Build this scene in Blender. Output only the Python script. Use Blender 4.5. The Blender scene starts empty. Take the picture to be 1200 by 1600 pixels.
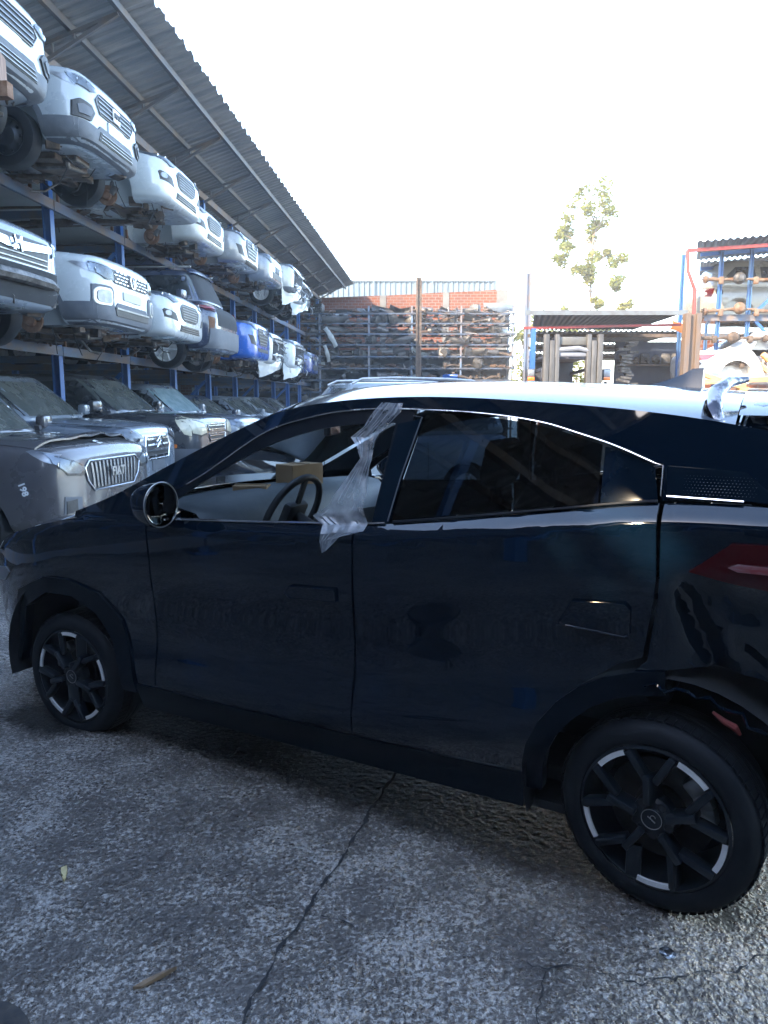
import bpy, bmesh, math, random
from mathutils import Vector, Matrix, noise
from mathutils.bvhtree import BVHTree
R = math.radians
rnd = random.Random(7)
scene = bpy.context.scene

# ------------------------------------------------------------------ camera
HC = 1.567
cam_d = bpy.data.cameras.new("camera")
cam = bpy.data.objects.new("camera", cam_d)
scene.collection.objects.link(cam)
cam_d.sensor_fit = 'VERTICAL'; cam_d.sensor_height = 36.0; cam_d.sensor_width = 27.0; cam_d.lens = 26.0
cam.location = (0, 0, HC); cam.rotation_euler = (R(90 - 8.47), 0, 0)
cam_d.clip_start = 0.05; cam_d.clip_end = 3000
scene.camera = cam

# ------------------------------------------------------------------ sky, sun, exposure
SUN_EL, SUN_AZ = 33.0, 45.0            # sun stands behind the camera, to the left
world = bpy.data.worlds.new("World"); scene.world = world
world.use_nodes = True
wn = world.node_tree
bg = wn.nodes["Background"]
sky = wn.nodes.new("ShaderNodeTexSky")
sky.sky_type = 'NISHITA'; sky.sun_disc = False
sky.sun_elevation = R(SUN_EL); sky.sun_rotation = R(180 + SUN_AZ)
sky.air_density = 1.0; sky.dust_density = 0.8; sky.ozone_density = 0.6
wn.links.new(sky.outputs[0], bg.inputs[0]); bg.inputs[1].default_value = 0.15
sun_d = bpy.data.lights.new("sun", 'SUN'); sun = bpy.data.objects.new("sun", sun_d)
scene.collection.objects.link(sun)
sun_d.energy = 2.0; sun_d.angle = R(0.53); sun_d.color = (1.0, 0.80, 0.56)
sdir = Vector((-math.sin(R(SUN_AZ)) * math.cos(R(SUN_EL)), -math.cos(R(SUN_AZ)) * math.cos(R(SUN_EL)), math.sin(R(SUN_EL))))
sun.rotation_euler = sdir.to_track_quat('Z', 'Y').to_euler()
sun.location = (-8, -8, 14)
vs = scene.view_settings
vs.view_transform = 'Standard'; vs.look = 'None'; vs.gamma = 1.0; vs.exposure = 3.35
scene.render.engine = 'CYCLES'
scene.cycles.max_bounces = 8; scene.cycles.transparent_max_bounces = 16

# ------------------------------------------------------------------ helpers
COL = scene.collection
def link(o): COL.objects.link(o); return o
def tag(o, label=None, cat=None, group=None, kind=None):
    if label: o["label"] = label
    if cat: o["category"] = cat
    if group: o["group"] = group
    if kind: o["kind"] = kind
    return o
def thing(name, label, cat, loc=(0, 0, 0), rz=0.0, group=None, rx=0.0, ry=0.0):
    o = bpy.data.objects.new(name, None); link(o)
    o.empty_display_size = 0.2
    o.location = loc; o.rotation_euler = (rx, ry, rz)
    return tag(o, label, cat, group)
def mesh_obj(name, bm, mat, parent=None, smooth=True, norm=True):
    if norm: bmesh.ops.recalc_face_normals(bm, faces=bm.faces[:])
    me = bpy.data.meshes.new(name); bm.to_mesh(me); bm.free()
    for m in (mat if isinstance(mat, (list, tuple)) else [mat]): me.materials.append(m)
    o = bpy.data.objects.new(name, me); link(o)
    if smooth:
        me.polygons.foreach_set("use_smooth", [True] * len(me.polygons))
        try: me.set_sharp_from_angle(angle=R(38))
        except Exception: pass
    if parent: o.parent = parent
    return o
def box(bm, c, s, rot=None, bev=0.0, mi=0):
    r = bmesh.ops.create_cube(bm, size=1.0)
    vsx = r['verts']
    M = Matrix.Translation(c) @ (rot if rot else Matrix.Identity(4)) @ Matrix.Diagonal((s[0], s[1], s[2], 1))
    bmesh.ops.transform(bm, matrix=M, verts=vsx)
    fs = {f for v in vsx for f in v.link_faces}
    if bev:
        es = list({e for v in vsx for e in v.link_edges})
        rr = bmesh.ops.bevel(bm, geom=es, offset=bev, segments=2, affect='EDGES', profile=0.5)
        fs = set(rr['faces']) | {f for f in fs if f.is_valid}
    for f in fs:
        if f.is_valid: f.material_index = mi
    return vsx
def rot_to(d):
    return Vector(d).normalized().to_track_quat('Z', 'Y').to_matrix().to_4x4()
def bar(bm, p0, p1, w, h=None, bev=0.0, mi=0):
    p0, p1 = Vector(p0), Vector(p1); d = p1 - p0
    return box(bm, (p0 + p1) / 2, (w, h or w, d.length), rot_to(d), bev, mi)
def tube(bm, pts, r, n=8, closed=False, mi=0, cap=True):
    pts = [Vector(p) for p in pts]; N = len(pts); rings = []
    rr = r if isinstance(r, (list, tuple)) else [r] * N
    up = None
    for i, p in enumerate(pts):
        if closed: d = pts[(i + 1) % N] - pts[i - 1]
        else: d = pts[min(i + 1, N - 1)] - pts[max(i - 1, 0)]
        d.normalize()
        if up is None: up = Vector((0, 0, 1)) if abs(d.z) < 0.9 else Vector((1, 0, 0))
        a = d.cross(up)
        if a.length < 1e-4: a = d.cross(Vector((1, 0, 0)))
        a.normalize(); b = a.cross(d).normalized(); up = b
        rings.append([bm.verts.new(p + (a * math.cos(t * 2 * math.pi / n) + b * math.sin(t * 2 * math.pi / n)) * rr[i]) for t in range(n)])
    for i in range(N if closed else N - 1):
        A, B = rings[i], rings[(i + 1) % N]
        for t in range(n):
            f = bm.faces.new((A[t], A[(t + 1) % n], B[(t + 1) % n], B[t])); f.material_index = mi
    if not closed and cap:
        bm.faces.new(rings[0][::-1]).material_index = mi; bm.faces.new(rings[-1]).material_index = mi
def lathe(bm, prof, M=None, n=32, mi=0, a0=0.0, a1=2 * math.pi):
    """prof: (radius, axial) pairs, axis = local Y; M places it"""
    M = M or Matrix.Identity(4); full = abs(a1 - a0 - 2 * math.pi) < 1e-6
    cnt = n if full else n + 1; rings = []
    for k in range(cnt):
        t = a0 + (a1 - a0) * k / n
        rings.append([bm.verts.new(M @ Vector((r * math.cos(t), y, r * math.sin(t)))) for r, y in prof])
    for k in range(n):
        A, B = rings[k], rings[(k + 1) % cnt]
        for i in range(len(prof) - 1):
            try: bm.faces.new((A[i], A[i + 1], B[i + 1], B[i])).material_index = mi
            except ValueError: pass
def extrude_poly(bm, pts, d, M=None, mi=0):
    """pts in local XZ plane, extruded by d along +Y"""
    M = M or Matrix.Identity(4)
    a = [bm.verts.new(M @ Vector((x, 0, z))) for x, z in pts]
    b = [bm.verts.new(M @ Vector((x, d, z))) for x, z in pts]
    fs = [bm.faces.new(a), bm.faces.new(b[::-1])]
    n = len(pts)
    for i in range(n): fs.append(bm.faces.new((a[i], b[i], b[(i + 1) % n], a[(i + 1) % n])))
    for f in fs: f.material_index = mi
def grid_surf(bm, fn, nu, nv, mi=0):
    vs_ = [[bm.verts.new(fn(i / nu, j / nv)) for j in range(nv + 1)] for i in range(nu + 1)]
    for i in range(nu):
        for j in range(nv):
            bm.faces.new((vs_[i][j], vs_[i + 1][j], vs_[i + 1][j + 1], vs_[i][j + 1])).material_index = mi
    return vs_
def flat_poly(bm, pts, step):
    """polygon (a,b) tessellated on a grid; verts hold (a,b,0)"""
    f = bm.faces.new([bm.verts.new((p[0], p[1], 0)) for p in pts])
    bmesh.ops.triangulate(bm, faces=[f])
    for ax in (0, 1):
        lo = min(p[ax] for p in pts); hi = max(p[ax] for p in pts)
        n = int((hi - lo) / step)
        for k in range(1, n + 1):
            c = lo + (hi - lo) * k / (n + 1)
            co = Vector((0, 0, 0)); co[ax] = c; no = Vector((0, 0, 0)); no[ax] = 1
            bmesh.ops.bisect_plane(bm, geom=bm.verts[:] + bm.edges[:] + bm.faces[:], dist=1e-6, plane_co=co, plane_no=no)
def text_mesh(txt, size, depth=0.004, bold=0.0):
    cu = bpy.data.curves.new("letters", 'FONT'); cu.body = txt; cu.size = size; cu.extrude = depth
    cu.align_x = 'CENTER'; cu.align_y = 'CENTER'; cu.offset = bold; cu.resolution_u = 2
    o = bpy.data.objects.new("letters", cu); link(o)
    dg = bpy.context.evaluated_depsgraph_get(); dg.update()
    me = bpy.data.meshes.new_from_object(o.evaluated_get(dg))
    bpy.data.objects.remove(o); bpy.data.curves.remove(cu)
    return me
def smoothstep(a, b, x):
    t = max(0.0, min(1.0, (x - a) / (b - a))); return t * t * (3 - 2 * t)
def curve(pts):
    xs = [p[0] for p in pts]; ys = [p[1] for p in pts]; n = len(xs)
    d = [(ys[i + 1] - ys[i]) / (xs[i + 1] - xs[i]) for i in range(n - 1)]
    m = [d[0]] + [(d[i - 1] + d[i]) / 2 for i in range(1, n - 1)] + [d[-1]]
    def f(x):
        if x <= xs[0]: return ys[0] + m[0] * (x - xs[0])
        if x >= xs[-1]: return ys[-1] + m[-1] * (x - xs[-1])
        i = 0
        while x > xs[i + 1]: i += 1
        h = xs[i + 1] - xs[i]; t = (x - xs[i]) / h
        return ((2*t**3 - 3*t*t + 1) * ys[i] + (t**3 - 2*t*t + t) * h * m[i] + (-2*t**3 + 3*t*t) * ys[i+1] + (t**3 - t*t) * h * m[i+1])
    return f

# ------------------------------------------------------------------ materials
MATS = {}
def mat(name, col, rough=0.5, metal=0.0, coat=0.0, col2=None, nscale=6.0, ndetail=6.0, lo=0.4, hi=0.65, bump=0.0, bscale=40.0, stretch=(1, 1, 1), spec=0.5, rough2=None, dust=None, dust_amt=0.0):
    if name in MATS: return MATS[name]
    m = bpy.data.materials.new(name); m.use_nodes = True; nt = m.node_tree; N = nt.nodes; L = nt.links
    p = N["Principled BSDF"]
    p.inputs["Base Color"].default_value = (*col, 1); p.inputs["Roughness"].default_value = rough
    p.inputs["Metallic"].default_value = metal; p.inputs["Coat Weight"].default_value = coat
    p.inputs["Coat Roughness"].default_value = 0.04; p.inputs["Specular IOR Level"].default_value = spec
    tc = N.new("ShaderNodeTexCoord"); mp = N.new("ShaderNodeMapping"); mp.inputs["Scale"].default_value = stretch
    L.new(tc.outputs["Object"], mp.inputs["Vector"])
    if col2 or rough2 is not None:
        nz = N.new("ShaderNodeTexNoise"); nz.inputs["Scale"].default_value = nscale; nz.inputs["Detail"].default_value = ndetail
        nz.inputs["Roughness"].default_value = 0.65
        L.new(mp.outputs[0], nz.inputs["Vector"])
        cr = N.new("ShaderNodeValToRGB"); cr.color_ramp.elements[0].position = lo; cr.color_ramp.elements[1].position = hi
        L.new(nz.outputs["Fac"], cr.inputs["Fac"])
        if col2:
            cr.color_ramp.elements[0].color = (*col, 1); cr.color_ramp.elements[1].color = (*col2, 1)
            L.new(cr.outputs["Color"], p.inputs["Base Color"])
        if rough2 is not None:
            mr = N.new("ShaderNodeMapRange"); mr.inputs["From Min"].default_value = lo; mr.inputs["From Max"].default_value = hi
            mr.inputs["To Min"].default_value = rough; mr.inputs["To Max"].default_value = rough2
            L.new(nz.outputs["Fac"], mr.inputs["Value"]); L.new(mr.outputs[0], p.inputs["Roughness"])
    if bump:
        nb = N.new("ShaderNodeTexNoise"); nb.inputs["Scale"].default_value = bscale; nb.inputs["Detail"].default_value = 4
        L.new(mp.outputs[0], nb.inputs["Vector"])
        b = N.new("ShaderNodeBump"); b.inputs["Strength"].default_value = bump; b.inputs["Distance"].default_value = 0.01
        L.new(nb.outputs["Fac"], b.inputs["Height"]); L.new(b.outputs[0], p.inputs["Normal"])
    MATS[name] = m
    return m
def paint(name, col, dust=(0.32, 0.30, 0.27), amt=0.35):
    d = tuple(col[i] * (1 - amt) + dust[i] * amt for i in range(3))
    return mat(name, col, 0.25, 0.0, 0.9, col2=d, nscale=2.2, lo=0.42, hi=0.75, rough2=0.42)
def tint_glass(name, tint, gloss_rough=0.02, dustcol=None, dust_lo=0.5, dust_hi=0.8, dust_max=0.6):
    """thin glass sheet: transparent tint + fresnel reflection + optional dust film"""
    if name in MATS: return MATS[name]
    m = bpy.data.materials.new(name); m.use_nodes = True; nt = m.node_tree; N = nt.nodes; L = nt.links
    N.remove(N["Principled BSDF"]); out = N["Material Output"]
    tr = N.new("ShaderNodeBsdfTransparent"); tr.inputs[0].default_value = (*tint, 1)
    gl = N.new("ShaderNodeBsdfGlossy"); gl.inputs["Roughness"].default_value = gloss_rough
    fr = N.new("ShaderNodeFresnel"); fr.inputs[0].default_value = 1.5
    mx = N.new("ShaderNodeMixShader"); L.new(fr.outputs[0], mx.inputs[0]); L.new(tr.outputs[0], mx.inputs[1]); L.new(gl.outputs[0], mx.inputs[2])
    last = mx
    if dustcol:
        tc = N.new("ShaderNodeTexCoord"); nz = N.new("ShaderNodeTexNoise"); nz.inputs["Scale"].default_value = 5; nz.inputs["Detail"].default_value = 7
        L.new(tc.outputs["Object"], nz.inputs["Vector"])
        mr = N.new("ShaderNodeMapRange"); mr.inputs[1].default_value = dust_lo - 0.15; mr.inputs[2].default_value = dust_hi; mr.inputs[3].default_value = dust_max * 0.45; mr.inputs[4].default_value = dust_max
        L.new(nz.outputs["Fac"], mr.inputs[0])
        df = N.new("ShaderNodeBsdfDiffuse"); df.inputs[0].default_value = (*dustcol, 1)
        m2 = N.new("ShaderNodeMixShader"); L.new(mr.outputs[0], m2.inputs[0]); L.new(mx.outputs[0], m2.inputs[1]); L.new(df.outputs[0], m2.inputs[2])
        last = m2
    L.new(last.outputs[0], out.inputs["Surface"])
    MATS[name] = m
    return m
def black_paint():
    m = mat("car_paint_black", (0.0008, 0.0045, 0.0115), 0.025, 0.0, 0.55, col2=(0.001, 0.005, 0.0125), nscale=3, rough2=0.045, lo=0.42, hi=0.72, spec=0.25)  # bluish lens veil put into the black paint's base colour
    m.node_tree.nodes["Principled BSDF"].inputs["Coat Roughness"].default_value = 0.03
    return m
M_BLACK = black_paint()
M_RUB = mat("rubber_tyre", (0.004, 0.006, 0.009), 0.65, col2=(0.009, 0.011, 0.014), nscale=9, spec=0.25)
M_TRIM = mat("trim_plastic", (0.0015, 0.004, 0.008), 0.42, col2=(0.0025, 0.0055, 0.0105), nscale=12, bump=0.1, bscale=300, spec=0.14)
M_CHR = mat("chrome_metal", (0.75, 0.77, 0.8), 0.12, 1.0, rough2=0.3, nscale=8)
M_ALU = mat("machined_aluminium", (0.82, 0.82, 0.80), 0.34, 0.35, col2=(0.7, 0.7, 0.68), nscale=14)
M_DARK = mat("dark_void", (0.006, 0.008, 0.011), 0.8, col2=(0.014, 0.015, 0.017), nscale=7)
M_RIMB = mat("rim_black", (0.006, 0.010, 0.015), 0.35, 0.2, 0.2, col2=(0.010, 0.014, 0.02), nscale=10)
M_IRON = mat("brake_iron", (0.018, 0.017, 0.016), 0.5, 0.5, col2=(0.05, 0.045, 0.04), nscale=7)
M_RUST = mat("rust_brown", (0.12, 0.055, 0.028), 0.85, 0.1, col2=(0.22, 0.13, 0.08), nscale=9, bump=0.4)
M_RUSTD = mat("rust_dark", (0.045, 0.033, 0.026), 0.8, 0.1, col2=(0.12, 0.085, 0.06), nscale=7, bump=0.4)
M_GREASE = mat("greasy_metal", (0.05, 0.048, 0.045), 0.5, 0.5, col2=(0.16, 0.15, 0.14), nscale=11, bump=0.3)
M_STEEL = mat("bare_steel", (0.30, 0.30, 0.30), 0.42, 0.8, col2=(0.45, 0.44, 0.42), nscale=9)
M_BLUE = mat("rack_blue_paint", (0.025, 0.095, 0.27), 0.45, col2=(0.06, 0.12, 0.22), nscale=4, lo=0.5, hi=0.8, bump=0.15)
M_BEAM = mat("beam_worn_blue", (0.07, 0.11, 0.17), 0.55, col2=(0.15, 0.11, 0.085), nscale=3, lo=0.42, hi=0.62, bump=0.2, stretch=(1, 0.5, 1))
M_BRWN = mat("beam_rusty_brown", (0.17, 0.12, 0.085), 0.7, col2=(0.12, 0.13, 0.16), nscale=2.0, lo=0.4, hi=0.65, bump=0.25)
M_RED = mat("red_painted_steel", (0.24, 0.022, 0.018), 0.55, col2=(0.16, 0.035, 0.03), nscale=4)
M_LAMP = tint_glass("headlamp_lens", (0.86, 0.9, 0.94), 0.03)
M_LAMPIN = mat("headlamp_reflector", (0.30, 0.32, 0.34), 0.3, 0.5, col2=(0.16, 0.17, 0.19), nscale=9, lo=0.35, hi=0.7)
M_LAMPY = mat("headlamp_yellowed", (0.52, 0.48, 0.34), 0.28, 0.1, 0.4, col2=(0.36, 0.34, 0.26), nscale=10)
M_TAIL = mat("tail_lamp_red", (0.05, 0.002, 0.004), 0.08, 0.0, 0.0, col2=(0.035, 0.002, 0.003), nscale=3, spec=0.3)
M_TAILB = mat("tail_lamp_strip", (0.22, 0.02, 0.025), 0.2, 0.0, 0.2, col2=(0.24, 0.15, 0.16), nscale=5, stretch=(1, 1, 6))
M_ORANGE = mat("orange_lens", (0.65, 0.17, 0.02), 0.25, 0.0, 0.5, col2=(0.5, 0.13, 0.02))
M_SLAT = mat('slat_grey_metal', (0.22, 0.23, 0.245), 0.35, 0.6, col2=(0.12, 0.125, 0.13), nscale=5)
M_MESH = mat("grille_black", (0.012, 0.013, 0.015), 0.5, col2=(0.03, 0.03, 0.032), nscale=20)
M_GREYP = mat("grey_bumper_plastic", (0.075, 0.085, 0.10), 0.6, col2=(0.10, 0.108, 0.12), nscale=5)
M_GLASSD = mat("dark_window_glass", (0.010, 0.014, 0.018), 0.06, 0.0, 0.3, col2=(0.03, 0.034, 0.036), nscale=3, rough2=0.25)
M_WIND = mat("dusty_windscreen", (0.045, 0.055, 0.055), 0.12, 0.0, 0.4, col2=(0.12, 0.125, 0.11), nscale=2.0, rough2=0.4, lo=0.35, hi=0.7)
M_CLEAR = tint_glass("clear_glass", (0.72, 0.80, 0.82), 0.02, (0.45, 0.5, 0.5), 0.5, 0.8, 0.22)
M_TINTG = tint_glass("tinted_glass", (0.018, 0.028, 0.042), 0.02)
M_CARD = mat("cardboard", (0.36, 0.24, 0.13), 0.85, col2=(0.42, 0.29, 0.17), nscale=5)
M_TEXT = mat("white_lettering", (0.78, 0.8, 0.8), 0.45, col2=(0.6, 0.62, 0.62))
# ------------------------------------------------------------------ ground
def ground_material():
    m = bpy.data.materials.new("oily_concrete"); m.use_nodes = True; nt = m.node_tree; N = nt.nodes; L = nt.links
    p = N["Principled BSDF"]; tc = N.new("ShaderNodeTexCoord")
    def nz(scale, detail=5, rough=0.6, dist=0.0):
        n = N.new("ShaderNodeTexNoise"); n.inputs["Scale"].default_value = scale; n.inputs["Detail"].default_value = detail
        n.inputs["Roughness"].default_value = rough; n.inputs["Distortion"].default_value = dist
        L.new(tc.outputs["Object"], n.inputs["Vector"]); return n
    def mr(src, a, b, c, d):
        n = N.new("ShaderNodeMapRange"); n.inputs[1].default_value = a; n.inputs[2].default_value = b; n.inputs[3].default_value = c; n.inputs[4].default_value = d
        L.new(src, n.inputs[0]); return n.outputs[0]
    def mth(op, a, b):
        n = N.new("ShaderNodeMath"); n.operation = op
        for i, v in enumerate((a, b)):
            if isinstance(v, (int, float)): n.inputs[i].default_value = v
            else: L.new(v, n.inputs[i])
        return n.outputs[0]
    big = nz(0.8, 5, 0.6); mid = nz(4.0, 6, 0.65, 0.0); fine = nz(75, 3, 0.55, 0.0); grit = nz(230, 2, 0.6); blot = nz(34, 4, 0.7, 0.3)
    peb = N.new("ShaderNodeTexVoronoi"); peb.inputs["Scale"].default_value = 62; peb.feature = 'F1'
    L.new(tc.outputs["Object"], peb.inputs["Vector"])
    mix = N.new("ShaderNodeValToRGB"); e = mix.color_ramp.elements
    e[0].position = 0.36; e[0].color = (0.035, 0.028, 0.023, 1); e[1].position = 0.66; e[1].color = (0.22, 0.19, 0.165, 1)
    e2 = mix.color_ramp.elements.new(0.5); e2.color = (0.10, 0.083, 0.07, 1)
    v = mth('ADD', mth('MULTIPLY', mid.outputs["Fac"], 0.34), mth('MULTIPLY', big.outputs["Fac"], 0.22))
    v = mth('ADD', v, mth('MULTIPLY', fine.outputs["Fac"], 0.22)); v = mth('ADD', v, mth('MULTIPLY', blot.outputs["Fac"], 0.22))
    L.new(v, mix.inputs[0])
    # pale specks: sky glints put into the colour, with worn aggregate, in clusters
    spk = nz(58, 4, 0.75, 0.5)
    sm = mth('ADD', spk.outputs["Fac"], mth('MULTIPLY', mth('SUBTRACT', mid.outputs["Fac"], 0.5), 0.45))
    sm = mth('ADD', sm, mth('MULTIPLY', mth('SUBTRACT', big.outputs["Fac"], 0.5), 0.25))
    sp_ = mr(sm, 0.505, 0.60, 0.0, 0.9)
    mxs = N.new("ShaderNodeMixRGB"); L.new(sp_, mxs.inputs[0]); L.new(mix.outputs[0], mxs.inputs[1]); mxs.inputs[2].default_value = (0.52, 0.485, 0.445, 1)
    L.new(mxs.outputs[0], p.inputs["Base Color"])
    # greasy worn tops are smooth, the pits between them rough
    gl = mth('ADD', mth('MULTIPLY', blot.outputs["Fac"], 0.6), mth('MULTIPLY', mid.outputs["Fac"], 0.4))
    L.new(mr(gl, 0.42, 0.56, 0.5, 0.13), p.inputs["Roughness"])
    p.inputs["Specular IOR Level"].default_value = 1.0; p.inputs["Coat Weight"].default_value = 0.6; p.inputs["Coat Roughness"].default_value = 0.2; p.inputs["Coat IOR"].default_value = 1.55
    dome = mth('SUBTRACT', 1.0, mth('MULTIPLY', peb.outputs["Distance"], 1.2))
    h = mth('ADD', mth('MULTIPLY', fine.outputs["Fac"], 1.1), mth('MULTIPLY', mth('POWER', mth('MAXIMUM', dome, 0.0), 1.5), 0.5))
    h = mth('ADD', h, mth('MULTIPLY', grit.outputs["Fac"], 0.16)); h = mth('ADD', h, mth('MULTIPLY', blot.outputs["Fac"], 1.1))
    h = mth('MULTIPLY', h, mr(mid.outputs["Fac"], 0.35, 0.6, 0.45, 1.0))
    b = N.new("ShaderNodeBump"); b.inputs["Strength"].default_value = 1.0; b.inputs["Distance"].default_value = 0.02
    L.new(h, b.inputs["Height"]); L.new(b.outputs[0], p.inputs["Normal"])
    return m
bm = bmesh.new()
S_ = 700
bmesh.ops.create_grid(bm, x_segments=8, y_segments=8, size=S_)
ground = mesh_obj("ground", bm, ground_material(), smooth=False); tag(ground, kind="structure")

M_CRACK = mat("crack_dirt", (0.010, 0.011, 0.013), 0.85, col2=(0.028, 0.027, 0.027), nscale=30)
def unproj(u, v, z=0.0):
    f = 1600 * 26 / 36; t = R(8.47); x = (u - 600) / f; y = (800 - v) / f
    d = Vector((x, math.cos(t) + y * math.sin(t), -math.sin(t) + y * math.cos(t)))
    return Vector((0, 0, HC)) + d * ((z - HC) / d.z)
def crack(name, pix, w, jag):
    pts = [unproj(u, v) for u, v in pix]; fine = []
    for a, b in zip(pts, pts[1:]):
        n = max(2, int((b - a).length / 0.014))
        for k in range(n): fine.append(a.lerp(b, k / n))
    fine.append(pts[-1]); bm = bmesh.new(); prev = None
    for i, p in enumerate(fine):
        d = (fine[min(i + 1, len(fine) - 1)] - fine[max(i - 1, 0)]).normalized(); s = Vector((-d.y, d.x, 0))
        q = p + s * (noise.noise(p * 9) * jag + noise.noise(p * 45) * jag * 0.5)
        ww = w * max(0.12, 0.55 + 0.9 * noise.noise(p * 23 + Vector((3, 1, 0))) + 0.5 * noise.noise(p * 80))
        a, b = bm.verts.new((q + s * ww).xy.to_3d() + Vector((0, 0, 0.008))), bm.verts.new((q - s * ww).xy.to_3d() + Vector((0, 0, 0.008)))
        if prev: bm.faces.new((prev[0], prev[1], b, a))
        prev = (a, b)
    o = mesh_obj(name, bm, M_CRACK, smooth=False); tag(o, kind="structure")
crack("ground_joint", [(640, 1178), (612, 1218), (560, 1300), (500, 1395), (440, 1482), (392, 1568), (372, 1620)], 0.007, 0.012)
crack("ground_crack", [(822, 1512), (850, 1522), (905, 1518), (945, 1524), (1000, 1538), (1050, 1530), (1110, 1528), (1200, 1500), (1260, 1490)], 0.0045, 0.028)
crack("ground_crack", [(846, 1522), (850, 1560), (842, 1640)], 0.0035, 0.02)
crack("ground_crack", [(500, 1438), (545, 1444), (556, 1452)], 0.003, 0.02)

# car's ground shade put into a dark oily sheet, spreading towards the viewer
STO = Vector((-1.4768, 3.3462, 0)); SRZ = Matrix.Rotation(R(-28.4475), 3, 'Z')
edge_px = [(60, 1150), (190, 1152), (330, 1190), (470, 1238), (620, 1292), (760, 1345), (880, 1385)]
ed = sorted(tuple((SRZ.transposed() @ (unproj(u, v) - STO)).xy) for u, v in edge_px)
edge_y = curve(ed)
def shade_patch_material():
    m = bpy.data.materials.new("oily_shade"); m.use_nodes = True; nt = m.node_tree; N = nt.nodes; L = nt.links; p = N["Principled BSDF"]
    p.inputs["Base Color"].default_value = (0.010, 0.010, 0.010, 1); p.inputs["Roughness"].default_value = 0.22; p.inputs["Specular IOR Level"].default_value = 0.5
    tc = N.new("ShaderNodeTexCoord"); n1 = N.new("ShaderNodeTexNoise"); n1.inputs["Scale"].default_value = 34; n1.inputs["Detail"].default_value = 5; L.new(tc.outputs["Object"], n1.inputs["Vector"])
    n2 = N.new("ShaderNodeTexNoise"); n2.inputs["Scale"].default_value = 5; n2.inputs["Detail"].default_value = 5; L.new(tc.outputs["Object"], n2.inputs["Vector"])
    at = N.new("ShaderNodeAttribute"); at.attribute_name = "shade_mask"
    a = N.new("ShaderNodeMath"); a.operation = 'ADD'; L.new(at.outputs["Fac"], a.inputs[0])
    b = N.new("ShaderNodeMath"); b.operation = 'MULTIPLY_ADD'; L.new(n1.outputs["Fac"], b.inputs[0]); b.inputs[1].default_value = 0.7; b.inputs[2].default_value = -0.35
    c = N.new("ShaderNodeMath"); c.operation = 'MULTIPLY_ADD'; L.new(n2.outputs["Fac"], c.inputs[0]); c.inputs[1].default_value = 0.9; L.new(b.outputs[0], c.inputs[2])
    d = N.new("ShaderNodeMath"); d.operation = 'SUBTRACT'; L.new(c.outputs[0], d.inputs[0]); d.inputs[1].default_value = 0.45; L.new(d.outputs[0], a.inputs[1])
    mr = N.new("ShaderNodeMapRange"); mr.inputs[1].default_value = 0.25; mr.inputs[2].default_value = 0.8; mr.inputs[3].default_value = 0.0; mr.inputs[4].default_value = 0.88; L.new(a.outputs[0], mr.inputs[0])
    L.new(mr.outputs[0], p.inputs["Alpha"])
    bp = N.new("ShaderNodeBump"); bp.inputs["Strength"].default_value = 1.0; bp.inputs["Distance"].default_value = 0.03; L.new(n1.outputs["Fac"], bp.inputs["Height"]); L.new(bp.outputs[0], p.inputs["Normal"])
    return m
bm = bmesh.new(); wl = bm.verts.layers.float.new("shade_mask"); NX, NY = 60, 44; gr = []
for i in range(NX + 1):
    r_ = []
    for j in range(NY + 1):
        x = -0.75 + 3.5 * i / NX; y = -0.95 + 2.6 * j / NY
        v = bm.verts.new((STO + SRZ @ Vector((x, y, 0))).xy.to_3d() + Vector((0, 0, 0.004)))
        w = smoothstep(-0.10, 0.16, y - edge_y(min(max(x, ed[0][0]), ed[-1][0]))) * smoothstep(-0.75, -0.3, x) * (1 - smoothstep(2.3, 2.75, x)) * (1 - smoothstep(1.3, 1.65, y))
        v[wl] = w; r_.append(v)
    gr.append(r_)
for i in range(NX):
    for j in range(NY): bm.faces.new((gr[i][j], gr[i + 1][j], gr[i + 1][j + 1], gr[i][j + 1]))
o = mesh_obj("oily_shade_patch", bm, shade_patch_material(), smooth=False); tag(o, kind="structure")

# small litter on the ground
def litter(name, u, v, pts, m, label, cat, rz, h=0.012):
    p = unproj(u, v); o = bpy.data.objects
    bm = bmesh.new()
    top = [bm.verts.new((x, y, h + 0.35 * h * math.sin(i * 2.1))) for i, (x, y) in enumerate(pts)]
    bot = [bm.verts.new((x, y, 0.002)) for x, y in pts]
    bm.faces.new(top); bm.faces.new(bot[::-1]); n = len(pts)
    for i in range(n): bm.faces.new((bot[i], bot[(i + 1) % n], top[(i + 1) % n], top[i]))
    bmesh.ops.triangulate(bm, faces=[f for f in bm.faces if len(f.verts) > 4])
    ob = mesh_obj(name, bm, m, smooth=False); ob.location = (p.x, p.y, 0.002); ob.rotation_euler = (0, 0, rz)
    tag(ob, label, cat)
M_STRAW = mat("dry_leaf", (0.50, 0.43, 0.22), 0.7, col2=(0.34, 0.26, 0.12), nscale=30)
M_TWIG = mat("dry_twig", (0.22, 0.15, 0.09), 0.8, col2=(0.12, 0.08, 0.05), nscale=30)
leaf = [(-0.045, 0.0), (-0.03, 0.006), (-0.012, 0.004), (0.0, 0.010), (0.022, 0.011), (0.04, 0.004), (0.036, -0.007), (0.012, -0.009), (-0.02, -0.005)]
litter("fallen_leaf", 101, 1368, leaf, M_STRAW, "pale yellow dry leaf lying on the concrete in front of the flat front wheel", "leaf", R(112))
litter("twig", 243, 1534, [(-0.06, 0.002), (-0.01, 0.006), (0.05, 0.013), (0.062, 0.006), (0.02, -0.003), (-0.04, -0.006)], M_TWIG, "thin brown twig lying on the concrete left of the long joint", "twig", R(35))
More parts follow.
